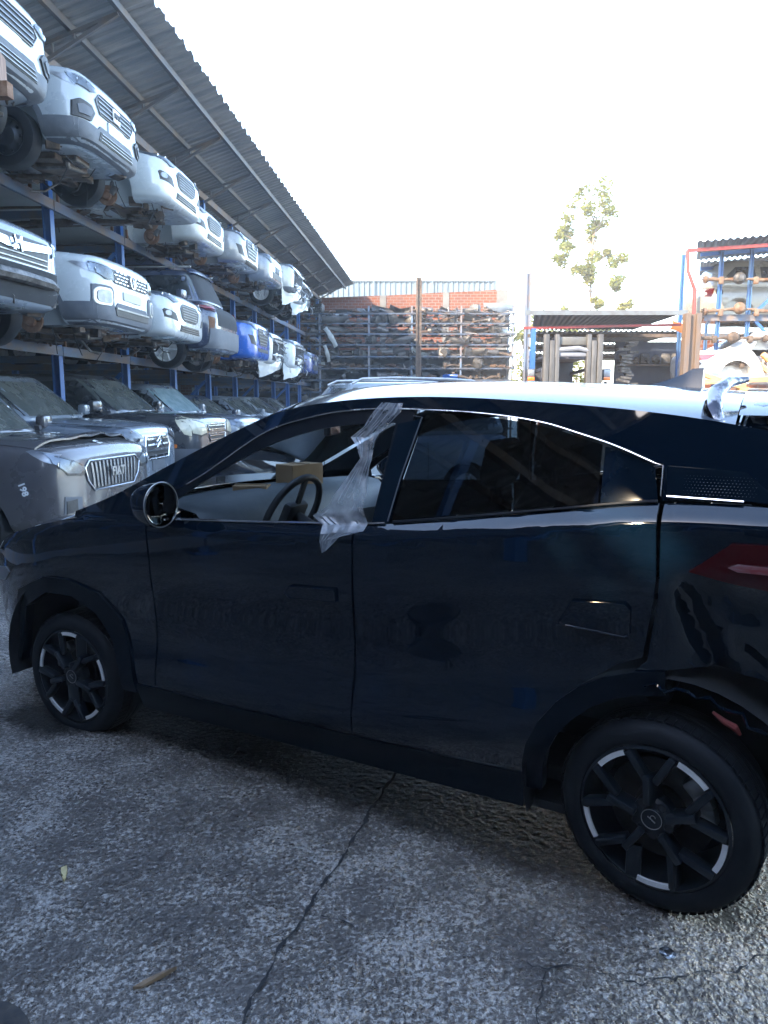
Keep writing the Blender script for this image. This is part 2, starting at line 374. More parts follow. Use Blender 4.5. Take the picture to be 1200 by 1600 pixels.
cp = [(0.024 * math.cos(R(a)), 0.024 * math.sin(R(a))) for a in range(40, 331, 24)] + [(0.013 * math.cos(R(a)), 0.013 * math.sin(R(a))) for a in range(330, 39, -24)]
litter("metal_clip", 1043, 1492, cp, M_CHR, "small shiny C shaped metal clip on the concrete below the rear wheel", "clip", R(20), 0.006)
M_DRAIN = mat("drain_cover_iron", (0.035, 0.035, 0.037), 0.55, 0.4, col2=(0.08, 0.07, 0.06), nscale=18, bump=0.3)
p = unproj(-62, 1650)
bm = bmesh.new(); lathe(bm, [(0.0, 0.008), (0.10, 0.008), (0.115, 0.014), (0.15, 0.014), (0.156, 0.002)], Matrix.Rotation(R(90), 4, 'X'), 40)
o = mesh_obj("drain_cover", bm, M_DRAIN); o.location = (p.x, p.y, 0.004); tag(o, "round dark iron drain cover at the corner of the concrete, left of the twig", "drain cover")

# ------------------------------------------------------------------ black crossover in the foreground
CAR_O = Vector((-1.4768, 3.3462, 0)); CAR_RZ = R(-28.4475)
T = curve([(-0.9, 0.74), (-0.7, 0.835), (-0.5, 0.905), (-0.25, 0.975), (0.14, 1.055), (0.5, 1.075), (0.73, 1.085), (1.25, 1.11), (1.64, 1.135), (1.91, 1.17), (2.24, 1.22), (2.57, 1.268), (2.9, 1.275), (3.5, 1.24)])
ZR = curve([(0.05, 1.07), (0.27, 1.15), (0.56, 1.29), (0.76, 1.385), (0.99, 1.485), (1.1, 1.525), (1.24, 1.555), (1.65, 1.585), (2.26, 1.56), (2.68, 1.515), (3.0, 1.45), (3.3, 1.36)])
ZC = curve([(0.05, 1.10), (0.5, 1.30), (0.9, 1.49), (1.15, 1.60), (1.35, 1.64), (1.65, 1.655), (2.0, 1.65), (2.46, 1.628), (2.8, 1.60), (3.1, 1.545), (3.3, 1.47)])
YC = 0.9
def S(x, z):
    t = T(x); A = 0.02 + 0.045 * smoothstep(0.5, 2.5, x)
    if z <= t:
        q = t - z
        y = A * max(0.0, 1 - q / (0.045 + 0.3 * A)) ** 2
        y += 0.030 * smoothstep(0.16, 0.5, q) - 0.022 * smoothstep(0.52, 0.72, q) + 0.05 * smoothstep(0.74, 0.92, q)
    else:
        y = A + 0.38 * (z - t)
    d = max(0.0, -0.1 - x); y += 0.42 * d * d
    d = max(0.0, x - 2.8); y += 0.45 * d * d
    # arrow crease of the haunch and the crumpled rear quarter
    w = smoothstep(2.6, 2.72, x) * (1 - smoothstep(1.0, 1.09, z)) * smoothstep(0.55, 0.7, z)
    if w > 0:
        P = Vector((x * 5.2 + z * 1.5, z * 2.4 - x * 1.2, 0.3))
        y += w * (0.085 * abs(noise.noise(P)) + 0.045 * abs(noise.noise(P * 2.3)) + 0.075 * max(0, 1 - abs((x - 2.66) - (1.0 - z) * 0.42) / 0.06))
    return y
def SN(x, z, e=0.005):
    n = Vector(((S(x + e, z) - S(x - e, z)) / (2 * e), -1.0, (S(x, z + e) - S(x, z - e)) / (2 * e)))
    return n.normalized()
car = thing("crossover_car", "black crossover with flat front tyre and crumpled rear corner, nearest the camera", "car", CAR_O, CAR_RZ)
def panel(name, poly, m, parent, off=0.0, step=0.035, skirt=0.02, far=False):
    """side panel: polygon in (x,z) laid over the body surface, with an inward rim"""
    bm = bmesh.new(); flat_poly(bm, poly, step)
    nor = {}
    for v in bm.verts:
        x, z = v.co.x, v.co.y; y = S(x, z) - off; n = SN(x, z)
        if far: y = 2 * YC - y; n = Vector((n.x, -n.y, n.z))
        v.co = (x, y, z)
    for f in bm.faces:
        f.normal_update()
        if (f.normal.y > 0) != far: f.normal_flip()
    surf = set(f.index for f in bm.faces)
    bm.faces.index_update(); bm.faces.ensure_lookup_table()
    nface = len(bm.faces)
    be = [e for e in bm.edges if e.is_boundary]
    r = bmesh.ops.extrude_edge_only(bm, edges=be)
    for g in r['geom']:
        if isinstance(g, bmesh.types.BMVert): g.co.y += (-skirt if far else skirt)
    bm.faces.index_update()
    me = bpy.data.meshes.new(name); bm.to_mesh(me); bm.free(); me.materials.append(m)
    me.polygons.foreach_set("use_smooth", [True] * len(me.polygons))
    ln = [None] * len(me.loops)
    for p in me.polygons:
        for li in p.loop_indices:
            if p.index < nface:
                c = me.vertices[me.loops[li].vertex_index].co
                n = SN(c.x, c.z)
                if far: n = Vector((n.x, -n.y, n.z))
                ln[li] = n
            else: ln[li] = p.normal.copy()
    me.normals_split_custom_set(ln)
    o = bpy.data.objects.new(name, me); link(o); o.parent = parent
    return o
def sample(f, a, b, n): return [(a + (b - a) * k / n, f(a + (b - a) * k / n)) for k in range(n + 1)]
g = 0.004
# window line curves
WOUT = curve([(0.60, 1.175), (0.77, 1.265), (1.06, 1.45), (1.24, 1.505), (1.38, 1.53), (1.54, 1.542), (1.72, 1.54), (2.0, 1.525), (2.2, 1.497), (2.3, 1.47), (2.42, 1.435), (2.55, 1.385)])
WIN = curve([(0.64, 1.15), (0.76, 1.23), (1.05, 1.385), (1.27, 1.455), (1.49, 1.485), (1.62, 1.49)])
ARCH_F = [(-0.52, 0.27), (-0.50, 0.50), (-0.40, 0.65), (-0.15, 0.75), (0.01, 0.755), (0.2, 0.71), (0.33, 0.60), (0.39, 0.45), (0.42, 0.28)]
ARCH_FI = [(-0.44, 0.27), (-0.42, 0.42), (-0.35, 0.57), (-0.15, 0.672), (0.02, 0.675), (0.17, 0.61), (0.27, 0.50), (0.32, 0.38), (0.335, 0.28)]
def arc(cx, cz, r, a0, a1, n): return [(cx + r * math.cos(R(a0 + (a1 - a0) * k / n)), cz + r * math.sin(R(a0 + (a1 - a0) * k / n))) for k in range(n + 1)]
ARCH_R = [(2.64 + (0.455 + 0.10 * smoothstep(100, 40, R_)) * math.cos(R(R_)), 0.31 + (0.455 + 0.10 * smoothstep(100, 40, R_)) * math.sin(R(R_))) for R_ in [184 - 184 * k / 16 for k in range(17)]]
ARCH_RI = arc(2.64, 0.31, 0.385, 184, 0, 16)
for far in (False, True):
    nm = dict(far=far)
    fender = [(-0.88, 0.45)] + sample(T, -0.88, 0.52, 16) + [(0.535, 0.9), (0.53, 0.33), (0.43, 0.30)] + ARCH_F[::-1][1:] + [(-0.62, 0.27), (-0.85, 0.3)]
    panel("fender", fender, M_BLACK, car, **nm)
    fd = panel("front_door", sample(T, 0.53, 1.545, 14) + [(1.545, 0.95), (1.53, 0.33), (0.54, 0.33), (0.545, 0.9)], M_BLACK, car, **nm)
    rd_poly = sample(T, 1.553, 2.575, 14) + [(2.585, 1.05), (2.58, 0.98), (2.555, 0.80), (2.48, 0.765)] + [p for p in ARCH_R if p[0] < 2.44][::-1] + [(2.19, 0.33), (1.538, 0.33), (1.553, 0.95)]
    rd = panel("rear_door", rd_poly, M_BLACK, car, **nm)
    panel("sill", [(0.42, 0.322), (2.19, 0.322), (2.19, 0.20), (0.42, 0.20)], M_TRIM, car, off=0.004, **nm)
    # body side above the windows: pillar, cant rail, rear pillar, rear quarter
    up = sample(ZR, 0.06, 3.0, 40)
    side = up + [(3.02, 1.30), (2.9, 1.283), (2.584, 1.278), (2.572, 1.385)] + sample(WOUT, 2.55, 0.60, 40) + [(0.53, 1.13), (0.53, T(0.53) + g), (0.06, T(0.06) + g)]
    panel("body_side", side, M_BLACK, car, **nm)
    q = [(2.59, 1.268)] + sample(T, 2.62, 3.30, 8) + [(3.32, 0.9), (3.05, 0.88), (3.10, 0.6), (3.19, 0.40)] + [p for p in ARCH_R if p[0] > 2.50][::-1] + [(2.57, 0.79), (2.592, 0.98), (2.595, 1.05)]
    panel("rear_quarter", q, M_BLACK, car, step=0.022, **nm)
    panel("rear_bumper", [(3.055, 0.872), (3.32, 0.892), (3.34, 0.32), (3.22, 0.30), (3.20, 0.40), (3.11, 0.6)], M_TRIM, car, **nm)
    panel("wheel_arch_trim", ARCH_F + ARCH_FI[::-1], M_TRIM, car, off=0.012, skirt=0.05, **nm)
    panel("wheel_arch_trim", ARCH_R[:9] + ARCH_RI[:9][::-1], M_TRIM, car, off=0.012, skirt=0.05, **nm)
    # front door: black window frame, mirror triangle; open window
    fr = sample(WOUT, 0.60, 1.70, 26) + [(1.655, T(1.65) + g), (1.60, T(1.60) + g), (1.628, 1.49)] + sample(WIN, 1.62, 0.64, 26) + [(0.64, T(0.64) + g), (0.53, T(0.53) + g), (0.53, 1.125)]
    panel("window_frame", fr, M_TRIM, fd, off=-0.004, **nm)
    # b pillar applique: shape leans with the pillar
    panel("pillar_trim", [(1.604, T(1.604) + g), (1.640, 1.487), (1.70, 1.50), (1.735, 1.51), (1.69, 1.3), (1.672, T(1.672) + g)], mat("pillar_gloss", (0.002, 0.007, 0.014), 0.03, 0, 0.0, col2=(0.003, 0.009, 0.017), spec=0.2), fd, off=0.0, **nm)
    rg = [(1.680, T(1.68) + 0.012), (1.70, 1.3), (1.742, 1.518)] + sample(lambda x: WOUT(x) - 0.012, 1.76, 2.385, 18) + [(2.392, T(2.392) + 0.012)]
    panel("window_glass", rg, M_TINTG, rd, off=-0.006, skirt=0.004, **nm)
    qg = [(2.40, T(2.4) + 0.012), (2.395, 1.428)] + sample(lambda x: WOUT(x) - 0.012, 2.41, 2.55, 5) + [(2.568, T(2.56) + 0.012)]
    panel("quarter_glass", qg, M_TINTG if far else mat("quarter_black_glass", (0.002, 0.006, 0.012), 0.03, 0, 0.0, col2=(0.003, 0.008, 0.015), spec=0.25), rd, off=-0.006, skirt=0.004, **nm)
    # flush handles
    hp = [(1.25, 0.845), (1.275, 0.875), (1.475, 0.885), (1.475, 0.838), (1.27, 0.828)]
    h2 = [(2.30, 0.875), (2.345, 0.955), (2.50, 0.965), (2.515, 0.95), (2.515, 0.868), (2.50, 0.86)]
    for hpoly, dr in ((hp, fd), (h2, rd)):
        hd = panel("handle", hpoly, M_BLACK, dr, off=0.012, skirt=0.014, step=0.03, **nm)
        bm = bmesh.new(); hl = []
        for (xa, za), (xb, zb_) in zip(hpoly, hpoly[1:] + hpoly[:1]):
            for k in range(6):
                xx, zz = xa + (xb - xa) * k / 6, za + (zb_ - za) * k / 6; yy = S(xx, zz) - 0.011
                hl.append((xx, 2 * YC - yy if far else yy, zz))
        tube(bm, hl, 0.0035, 8, closed=True); mesh_obj("handle_edge", bm, M_BLACK, hd)
    # tail lamp with its light bar
    sgn = -1 if far else 1
    tl = panel("tail_lamp", [(2.675, 1.088), (2.78, 1.178), (2.9, 1.182), (3.2, 1.17), (3.22, 1.04), (2.9, 1.052), (2.80, 1.062)], M_TAIL, car, off=0.018, skirt=0.03, step=0.03, **nm)
    panel("light_bar", [(2.775, 1.112), (2.80, 1.124), (3.15, 1.118), (3.15, 1.098), (2.80, 1.102)], M_TAILB, tl, off=0.024, skirt=0.006, **nm)
    # headlamp slit
    panel("headlight", [(-0.86, 0.62), (-0.82, 0.69), (-0.55, 0.74), (-0.5, 0.72), (-0.6, 0.66)], M_LAMPIN, car, off=0.006, skirt=0.01, **nm)
    # bright strips: window top line, belt line, applique lower edge
    bm = bmesh.new()
    def sp(x, z, o=0.004):
        y = S(x, z) - o
        return (x, 2 * YC - y if far else y, z)
    tube(bm, [sp(x, z) for x, z in sample(WOUT, 0.70, 2.55, 60)] + [sp(2.575, 1.378), sp(2.577, 1.29)], 0.0026, 6)
    mesh_obj("window_trim", bm, M_TRIM if far else M_CHR, car)
    bm = bmesh.new(); tube(bm, [sp(x, T(x) + 0.004, 0.006) for x, _ in sample(T, 0.62, 1.66, 30)], 0.0045, 6); mesh_obj("belt_trim", bm, M_TRIM if far else M_CHR, fd)
    bm = bmesh.new(); tube(bm, [sp(x, T(x) + 0.006, 0.004) for x, _ in sample(T, 1.69, 2.57, 30)], 0.006, 6); mesh_obj("belt_trim", bm, M_TRIM, rd)
    bm = bmesh.new(); tube(bm, [sp(1.668, T(1.668) + .01), sp(1.69, 1.3), sp(1.735, 1.513), sp(1.70, 1.517)], 0.0025, 6); mesh_obj("window_edge", bm, M_GREYP, rd)
    # dotted panel behind the quarter glass
    dp = panel("pillar_applique", [(2.592, 1.30), (2.588, 1.378), (2.74, 1.372), (2.80, 1.368), (2.90, 1.285)], mat("applique_gloss", (0.002, 0.006, 0.012), 0.03, 0, 0.0, col2=(0.003, 0.008, 0.015), spec=0.2), car, off=0.006, **nm)
    bm = bmesh.new(); tube(bm, [sp(2.594, 1.291, 0.008), sp(2.80, 1.288, 0.008)], 0.004, 6); mesh_obj("trim_strip", bm, M_CHR, dp)
    bm = bmesh.new()
    rr = random.Random(3)
    for i in range(22):
        for j in range(7):
            x = 2.625 + i * 0.0095 + (j % 2) * 0.0048; z = 1.302 + j * 0.0085
            d = max(abs(x - 2.735) / 0.11, abs(z - 1.318) / 0.045)
            s = 0.0027 * (1.15 - d)
            if s > 0.0007: box(bm, sp(x, z, 0.0072), (s * 1.6, 0.002, s), Matrix.Rotation(R(-24), 4, 'Y'))
    mesh_obj("dot_pattern", bm, M_CHR, dp, smooth=False)

def UPR(xp, t):
    """upper surface: t 0 at the near rail, 1 at the centre, 2 at the far rail"""
    tt = t if t <= 1 else 2 - t
    zr = ZR(xp); yr = S(xp, zr)
    k = 1 - (1 - tt) ** 2.6
    f = 1 - smoothstep(1.1, 1.7, xp)
    x = xp - 0.14 * f * (1 - (1 - tt) ** 2)
    y = yr + (YC - yr) * tt; z = zr + (ZC(xp) - zr) * k
    if t > 1: y = 2 * YC - y
    return Vector((x, y, z))
bm = bmesh.new(); grid_surf(bm, lambda u, v: UPR(1.16 + u * 1.60, 2 * v), 48, 48)
roof = mesh_obj("roof", bm, mat("roof_paint_black", (0.003, 0.009, 0.018), 0.12, 0, 0.35, col2=(0.014, 0.017, 0.02), nscale=7, lo=0.55, hi=0.85, rough2=0.22), car)
bm = bmesh.new(); grid_surf(bm, lambda u, v: UPR(0.14 + u * 1.00, 2 * (0.03 + 0.94 * v)), 24, 36)
mesh_obj("windscreen", bm, M_CLEAR, car)
# hood
def HOOD(u, v):
    x = -0.90 + u * 1.12; t = 2 * v; tt = t if t <= 1 else 2 - t
    z0 = T(x); y0 = S(x, z0); z = z0 + 0.055 * (1 - (1 - tt) ** 2.4); y = y0 + (YC - y0) * tt
    if t > 1: y = 2 * YC - y
    return Vector((x - 0.10 * (1 - (1 - tt) ** 2) * (1 - u * 0.6), y, z))
bm = bmesh.new(); grid_surf(bm, HOOD, 24, 36); mesh_obj("hood", bm, M_BLACK, car)
bm = bmesh.new()
grid_surf(bm, lambda u, v: HOOD(0, v).lerp(Vector((-0.93, 0.55 + 0.7 * v, 0.28)), u) - Vector((0.05 * math.sin(u * math.pi), 0, 0)), 10, 20)
mesh_obj("front_bumper", bm, M_BLACK, car)
bm = bmesh.new(); extrude_poly(bm, [(-0.02, -0.02), (0.02, -0.02), (0.02, 0.02), (-0.02, 0.02)], 1.3, Matrix.Translation((0.17, 0.25, 1.07))); mesh_obj("cowl", bm, M_TRIM, car)
# tailgate, rear glass and roof spoiler
def TG(u, v):
    z = 0.9 + 0.45 * u; t = 2 * v; tt = t if t <= 1 else 2 - t
    x0 = 3.33 - 0.30 * smoothstep(0.4, 1, u); y0 = S(x0, min(z, ZR(x0)))
    y = y0 + (YC - y0) * tt
    if t > 1: y = 2 * YC - y
    return Vector((x0 + 0.10 * (1 - (1 - tt) ** 2), y, z))
bm = bmesh.new(); grid_surf(bm, TG, 16, 30); mesh_obj("tailgate", bm, M_BLACK, car)
bm = bmesh.new(); grid_surf(bm, lambda u, v: Vector((3.33, 0.25 + 1.3 * v, 0.88 - 0.55 * u)), 4, 8); mesh_obj("rear_panel", bm, M_TRIM, car)
def RG(u, v):
    a = TG(1, v); b = UPR(2.80, 2 * (0.04 + 0.92 * v)) - Vector((0, 0, 0.03))
    return a.lerp(b, u) + Vector((0.03 * math.sin(u * math.pi), 0, 0.03 * math.sin(u * math.pi)))
bm = bmesh.new(); grid_surf(bm, RG, 12, 24); mesh_obj("rear_glass", bm, M_GLASSD, car)
def SPO(u, v):
    t = 2 * v; p = UPR(2.765, 0.06 + 1.88 * v); q = UPR(3.10, 0.14 + 1.72 * v) + Vector((0.10, 0, 0.05))
    return p.lerp(q, u) + Vector((0, 0, 0.012))
bm = bmesh.new()
top = grid_surf(bm, SPO, 10, 30); grid_surf(bm, lambda u, v: SPO(u, v) - Vector((0, 0, 0.035 * (1 - 0.6 * u))), 10, 30)
mesh_obj("spoiler", bm, M_BLACK, car)
# spoiler end loop standing proud at the corner (broken trim)
bm = bmesh.new()
c0 = UPR(2.72, 0.0)
loop = [c0 + Vector(v) for v in ((0.0, 0.02, -0.03), (-0.03, 0.06, 0.03), (-0.028, 0.12, 0.085), (0.0, 0.20, 0.12), (0.05, 0.27, 0.13))]
tube(bm, loop, [0.022, 0.03, 0.026, 0.018, 0.010], 10)
box(bm, c0 + Vector((0.015, 0.02, -0.025)), (0.045, 0.03, 0.05), Matrix.Rotation(R(25), 4, 'Y'), 0.008)
mesh_obj("trim_bracket", bm, mat("broken_chrome", (0.45, 0.42, 0.4), 0.1, 1.0, col2=(0.06, 0.06, 0.07), nscale=14, lo=0.42, hi=0.52), car)
# shark fin antenna
bm = bmesh.new()
prof = [(-0.10, 0.0), (-0.02, 0.018), (0.05, 0.045), (0.085, 0.066), (0.125, 0.068), (0.13, 0.0)]
fc = Vector((2.47, YC, ZC(2.47)))
for s in (0,):
    rows = []
    for x, h in prof:
        w = 0.034 * (1 - max(0, -x) / 0.13)
        rows.append([fc + Vector((x, -w, -0.012)), fc + Vector((x, -w * 0.45, h * 0.55)), fc + Vector((x, 0, h + 0.001)), fc + Vector((x, w * 0.45, h * 0.55)), fc + Vector((x, w, -0.012))])
    vv = [[bm.verts.new(p) for p in r] for r in rows]
    for a, b in zip(vv, vv[1:]):
        for i in range(4): bm.faces.new((a[i], a[i + 1], b[i + 1], b[i]))
    bm.faces.new(vv[-1])
mesh_obj("antenna_fin", bm, M_BLACK, car)
# floor, firewall, wheel wells
bm = bmesh.new()
box(bm, (1.6, YC, 0.30), (3.0, 1.5, 0.05)); box(bm, (0.46, YC, 0.65), (0.05, 1.6, 0.72)); box(bm, (3.0, YC, 0.6), (0.05, 1.4, 0.6))
box(bm, (1.45, YC, 0.20), (1.9, 1.60, 0.03)); box(bm, (1.4, YC, 0.235), (3.9, 1.1, 0.03))
mesh_obj("floor_pan", bm, M_DARK, car)
for cx, fr_ in ((-0.05, 1), (2.64, 0)):
    for s in (0, 1):
        bm = bmesh.new(); lathe(bm, [(0.44, 0.02), (0.43, 0.42), (0.0, 0.42)], Matrix.Translation((cx, 0 if not s else 1.8, 0.31)) @ Matrix.Diagonal((1, -1 if s else 1, 1, 1)), 24, a0=-0.25, a1=math.pi + 0.25)
        mesh_obj("wheel_well", bm, M_DARK, car)
# interior
M_DASH = mat("dashboard_grey", (0.055, 0.070, 0.080), 0.6, col2=(0.075, 0.09, 0.1), nscale=10)
M_INT = mat("interior_dark", (0.014, 0.018, 0.023), 0.6, col2=(0.024, 0.028, 0.033), nscale=9)
bm = bmesh.new()
dprof = [(0.18, 0.98), (0.20, 1.06), (0.45, 1.10), (0.62, 1.12), (0.72, 1.10), (0.78, 1.04), (0.80, 0.95), (0.70, 0.80), (0.50, 0.70)]
grid = []
for k in range(25):
    y = 0.10 + 1.6 * k / 24; b = 0.05 * math.sin(k / 24 * math.pi)
    grid.append([bm.verts.new((x + b * (x - 0.3), y, z + 0.7 * b)) for x, z in dprof])
for a, b in zip(grid, grid[1:]):
    for i in range(len(dprof) - 1): bm.faces.new((a[i], a[i + 1], b[i + 1], b[i]))
mesh_obj("dashboard", bm, M_DASH, car)
bm = bmesh.new(); cW = Vector((0.93, 0.50, 1.06)); tilt = Matrix.Rotation(R(-64), 3, 'Y')
tube(bm, [cW + tilt @ Vector((0.19 * math.cos(a), 0.19 * math.sin(a), 0)) for a in [k * 2 * math.pi / 40 for k in range(40)]], 0.016, 10, closed=True)
sw = mesh_obj("steering_wheel", bm, M_INT, car)
bm = bmesh.new()
for a in (0, 125, 235): bar(bm, cW + tilt @ Vector((0.03 * math.cos(R(a)), 0.03 * math.sin(R(a)), -0.01)), cW + tilt @ Vector((0.185 * math.cos(R(a)), 0.185 * math.sin(R(a)), 0)), 0.034, 0.014, 0.004)
box(bm, cW + tilt @ Vector((0, 0, -0.005)), (0.05, 0.15, 0.13), tilt.to_4x4() @ Matrix.Rotation(R(90), 4, 'Y'), 0.02)
mesh_obj("wheel_hub", bm, M_INT, sw)
bm = bmesh.new(); tube(bm, [cW, cW + tilt @ Vector((0, 0, -0.3))], 0.03, 10); mesh_obj("steering_column", bm, M_INT, sw)
for cy in (0.5, 1.3):
    bm = bmesh.new()
    def seat_side(u, v, cy=cy):
        a = 2 * math.pi * u; w = 0.23 * (1 - 0.25 * v ** 3); d = 0.075
        ca, sa = math.cos(a), math.sin(a)
        return Vector((1.62 + 0.26 * v + d * ca, cy + w * (abs(sa) ** 0.6) * (1 if sa > 0 else -1), 0.62 + 0.56 * v))
    grid_surf(bm, seat_side, 20, 8); box(bm, (1.45, cy, 0.55), (0.5, 0.48, 0.16), Matrix.Rotation(R(-8), 4, 'Y'), 0.05)
    st = mesh_obj("seat", bm, M_INT, car)
    bm = bmesh.new(); box(bm, (1.93, cy, 1.335), (0.10, 0.26, 0.19), Matrix.Rotation(R(12), 4, 'Y'), 0.045); tube(bm, [(1.90, cy - 0.06, 1.15), (1.92, cy - 0.06, 1.28)], 0.008); tube(bm, [(1.90, cy + 0.06, 1.15), (1.92, cy + 0.06, 1.28)], 0.008)
    mesh_obj("headrest", bm, M_INT, st)
bm = bmesh.new(); box(bm, (2.62, YC, 0.85), (0.16, 1.3, 0.62), Matrix.Rotation(R(18), 4, 'Y'), 0.05); box(bm, (2.3, YC, 0.55), (0.55, 1.3, 0.18), None, 0.05); mesh_obj("rear_bench", bm, M_INT, car)
# inner roof lining and inner rear-view mirror
bm = bmesh.new(); grid_surf(bm, lambda u, v: UPR(1.22 + u * 1.45, 2 * (0.03 + 0.94 * v)) - Vector((0, 0, 0.035)), 10, 20); mesh_obj("headliner", bm, mat("headliner_grey", (0.05, 0.06, 0.07), 0.9, col2=(0.06, 0.07, 0.08)), car)
bm = bmesh.new(); rm = Vector((0.92, 0.86, 1.435)); box(bm, rm, (0.03, 0.235, 0.062), Matrix.Rotation(R(20), 4, 'Z'), 0.012); tube(bm, [rm, rm + Vector((-0.03, 0.03, 0.11))], 0.012)
rv = mesh_obj("rear_view_mirror", bm, M_INT, car)
bm = bmesh.new(); box(bm, rm + Vector((0.0165, 0.006, 0)), (0.004, 0.215, 0.05), Matrix.Rotation(R(20), 4, 'Z')); mesh_obj("mirror_glass", bm, M_CHR, rv)
# door mirrors
for far in (0, 1):
    bm = bmesh.new(); Z = Matrix.Translation((0.685, -0.115, 1.165))
    def shell(u, v):
        th = 2 * math.pi * u; k = v
        rx = 0.105 * math.cos(k * math.pi / 2) ** 0.55 if k < 1 else 0
        ca, sa = math.cos(th), math.sin(th)
        sq = lambda c: (abs(c) ** 0.75) * (1 if c > 0 else -1)
        return Z @ Vector((0.055 - 0.15 * k, sq(ca) * rx * 0.86, sq(sa) * rx * 0.85))
    grid_surf(bm, shell, 28, 10)
    bar(bm, (0.66, -0.05, 1.09), (0.64, 0.06, 1.10), 0.07, 0.04, 0.01)
    if far: bmesh.ops.transform(bm, matrix=Matrix.Translation((0, 1.8, 0)) @ Matrix.Diagonal((1, -1, 1, 1)), verts=bm.verts[:])
    bmesh.ops.remove_doubles(bm, verts=bm.verts[:], dist=0.0005)
    dm = mesh_obj("door_mirror", bm, M_BLACK, car)
    bm = bmesh.new(); lathe(bm, [(0.0, 0.0), (0.078, 0.0), (0.086, -0.004), (0.090, 0.006)], Matrix.Translation((0.742, -0.115, 1.165)) @ Matrix.Rotation(R(90), 4, 'Z') @ Matrix.Diagonal((1.0, 1, 0.98, 1)), 28)
    if far: bmesh.ops.transform(bm, matrix=Matrix.Translation((0, 1.8, 0)) @ Matrix.Diagonal((1, -1, 1, 1)), verts=bm.verts[:])
    mesh_obj("mirror_glass", bm, mat("door_mirror_glass", (0.12, 0.13, 0.14), 0.04, 1.0, col2=(0.16, 0.17, 0.18)), dm)
    bm = bmesh.new()
    tube(bm, [Matrix.Translation((0.742, -0.115 if not far else 1.915, 1.165)) @ Vector((0, 0.091 * math.cos(a), 0.089 * math.sin(a))) for a in [k * 2 * math.pi / 36 for k in range(36)]], 0.0025, 6, closed=True); mesh_obj("mirror_rim", bm, M_STEEL, dm)

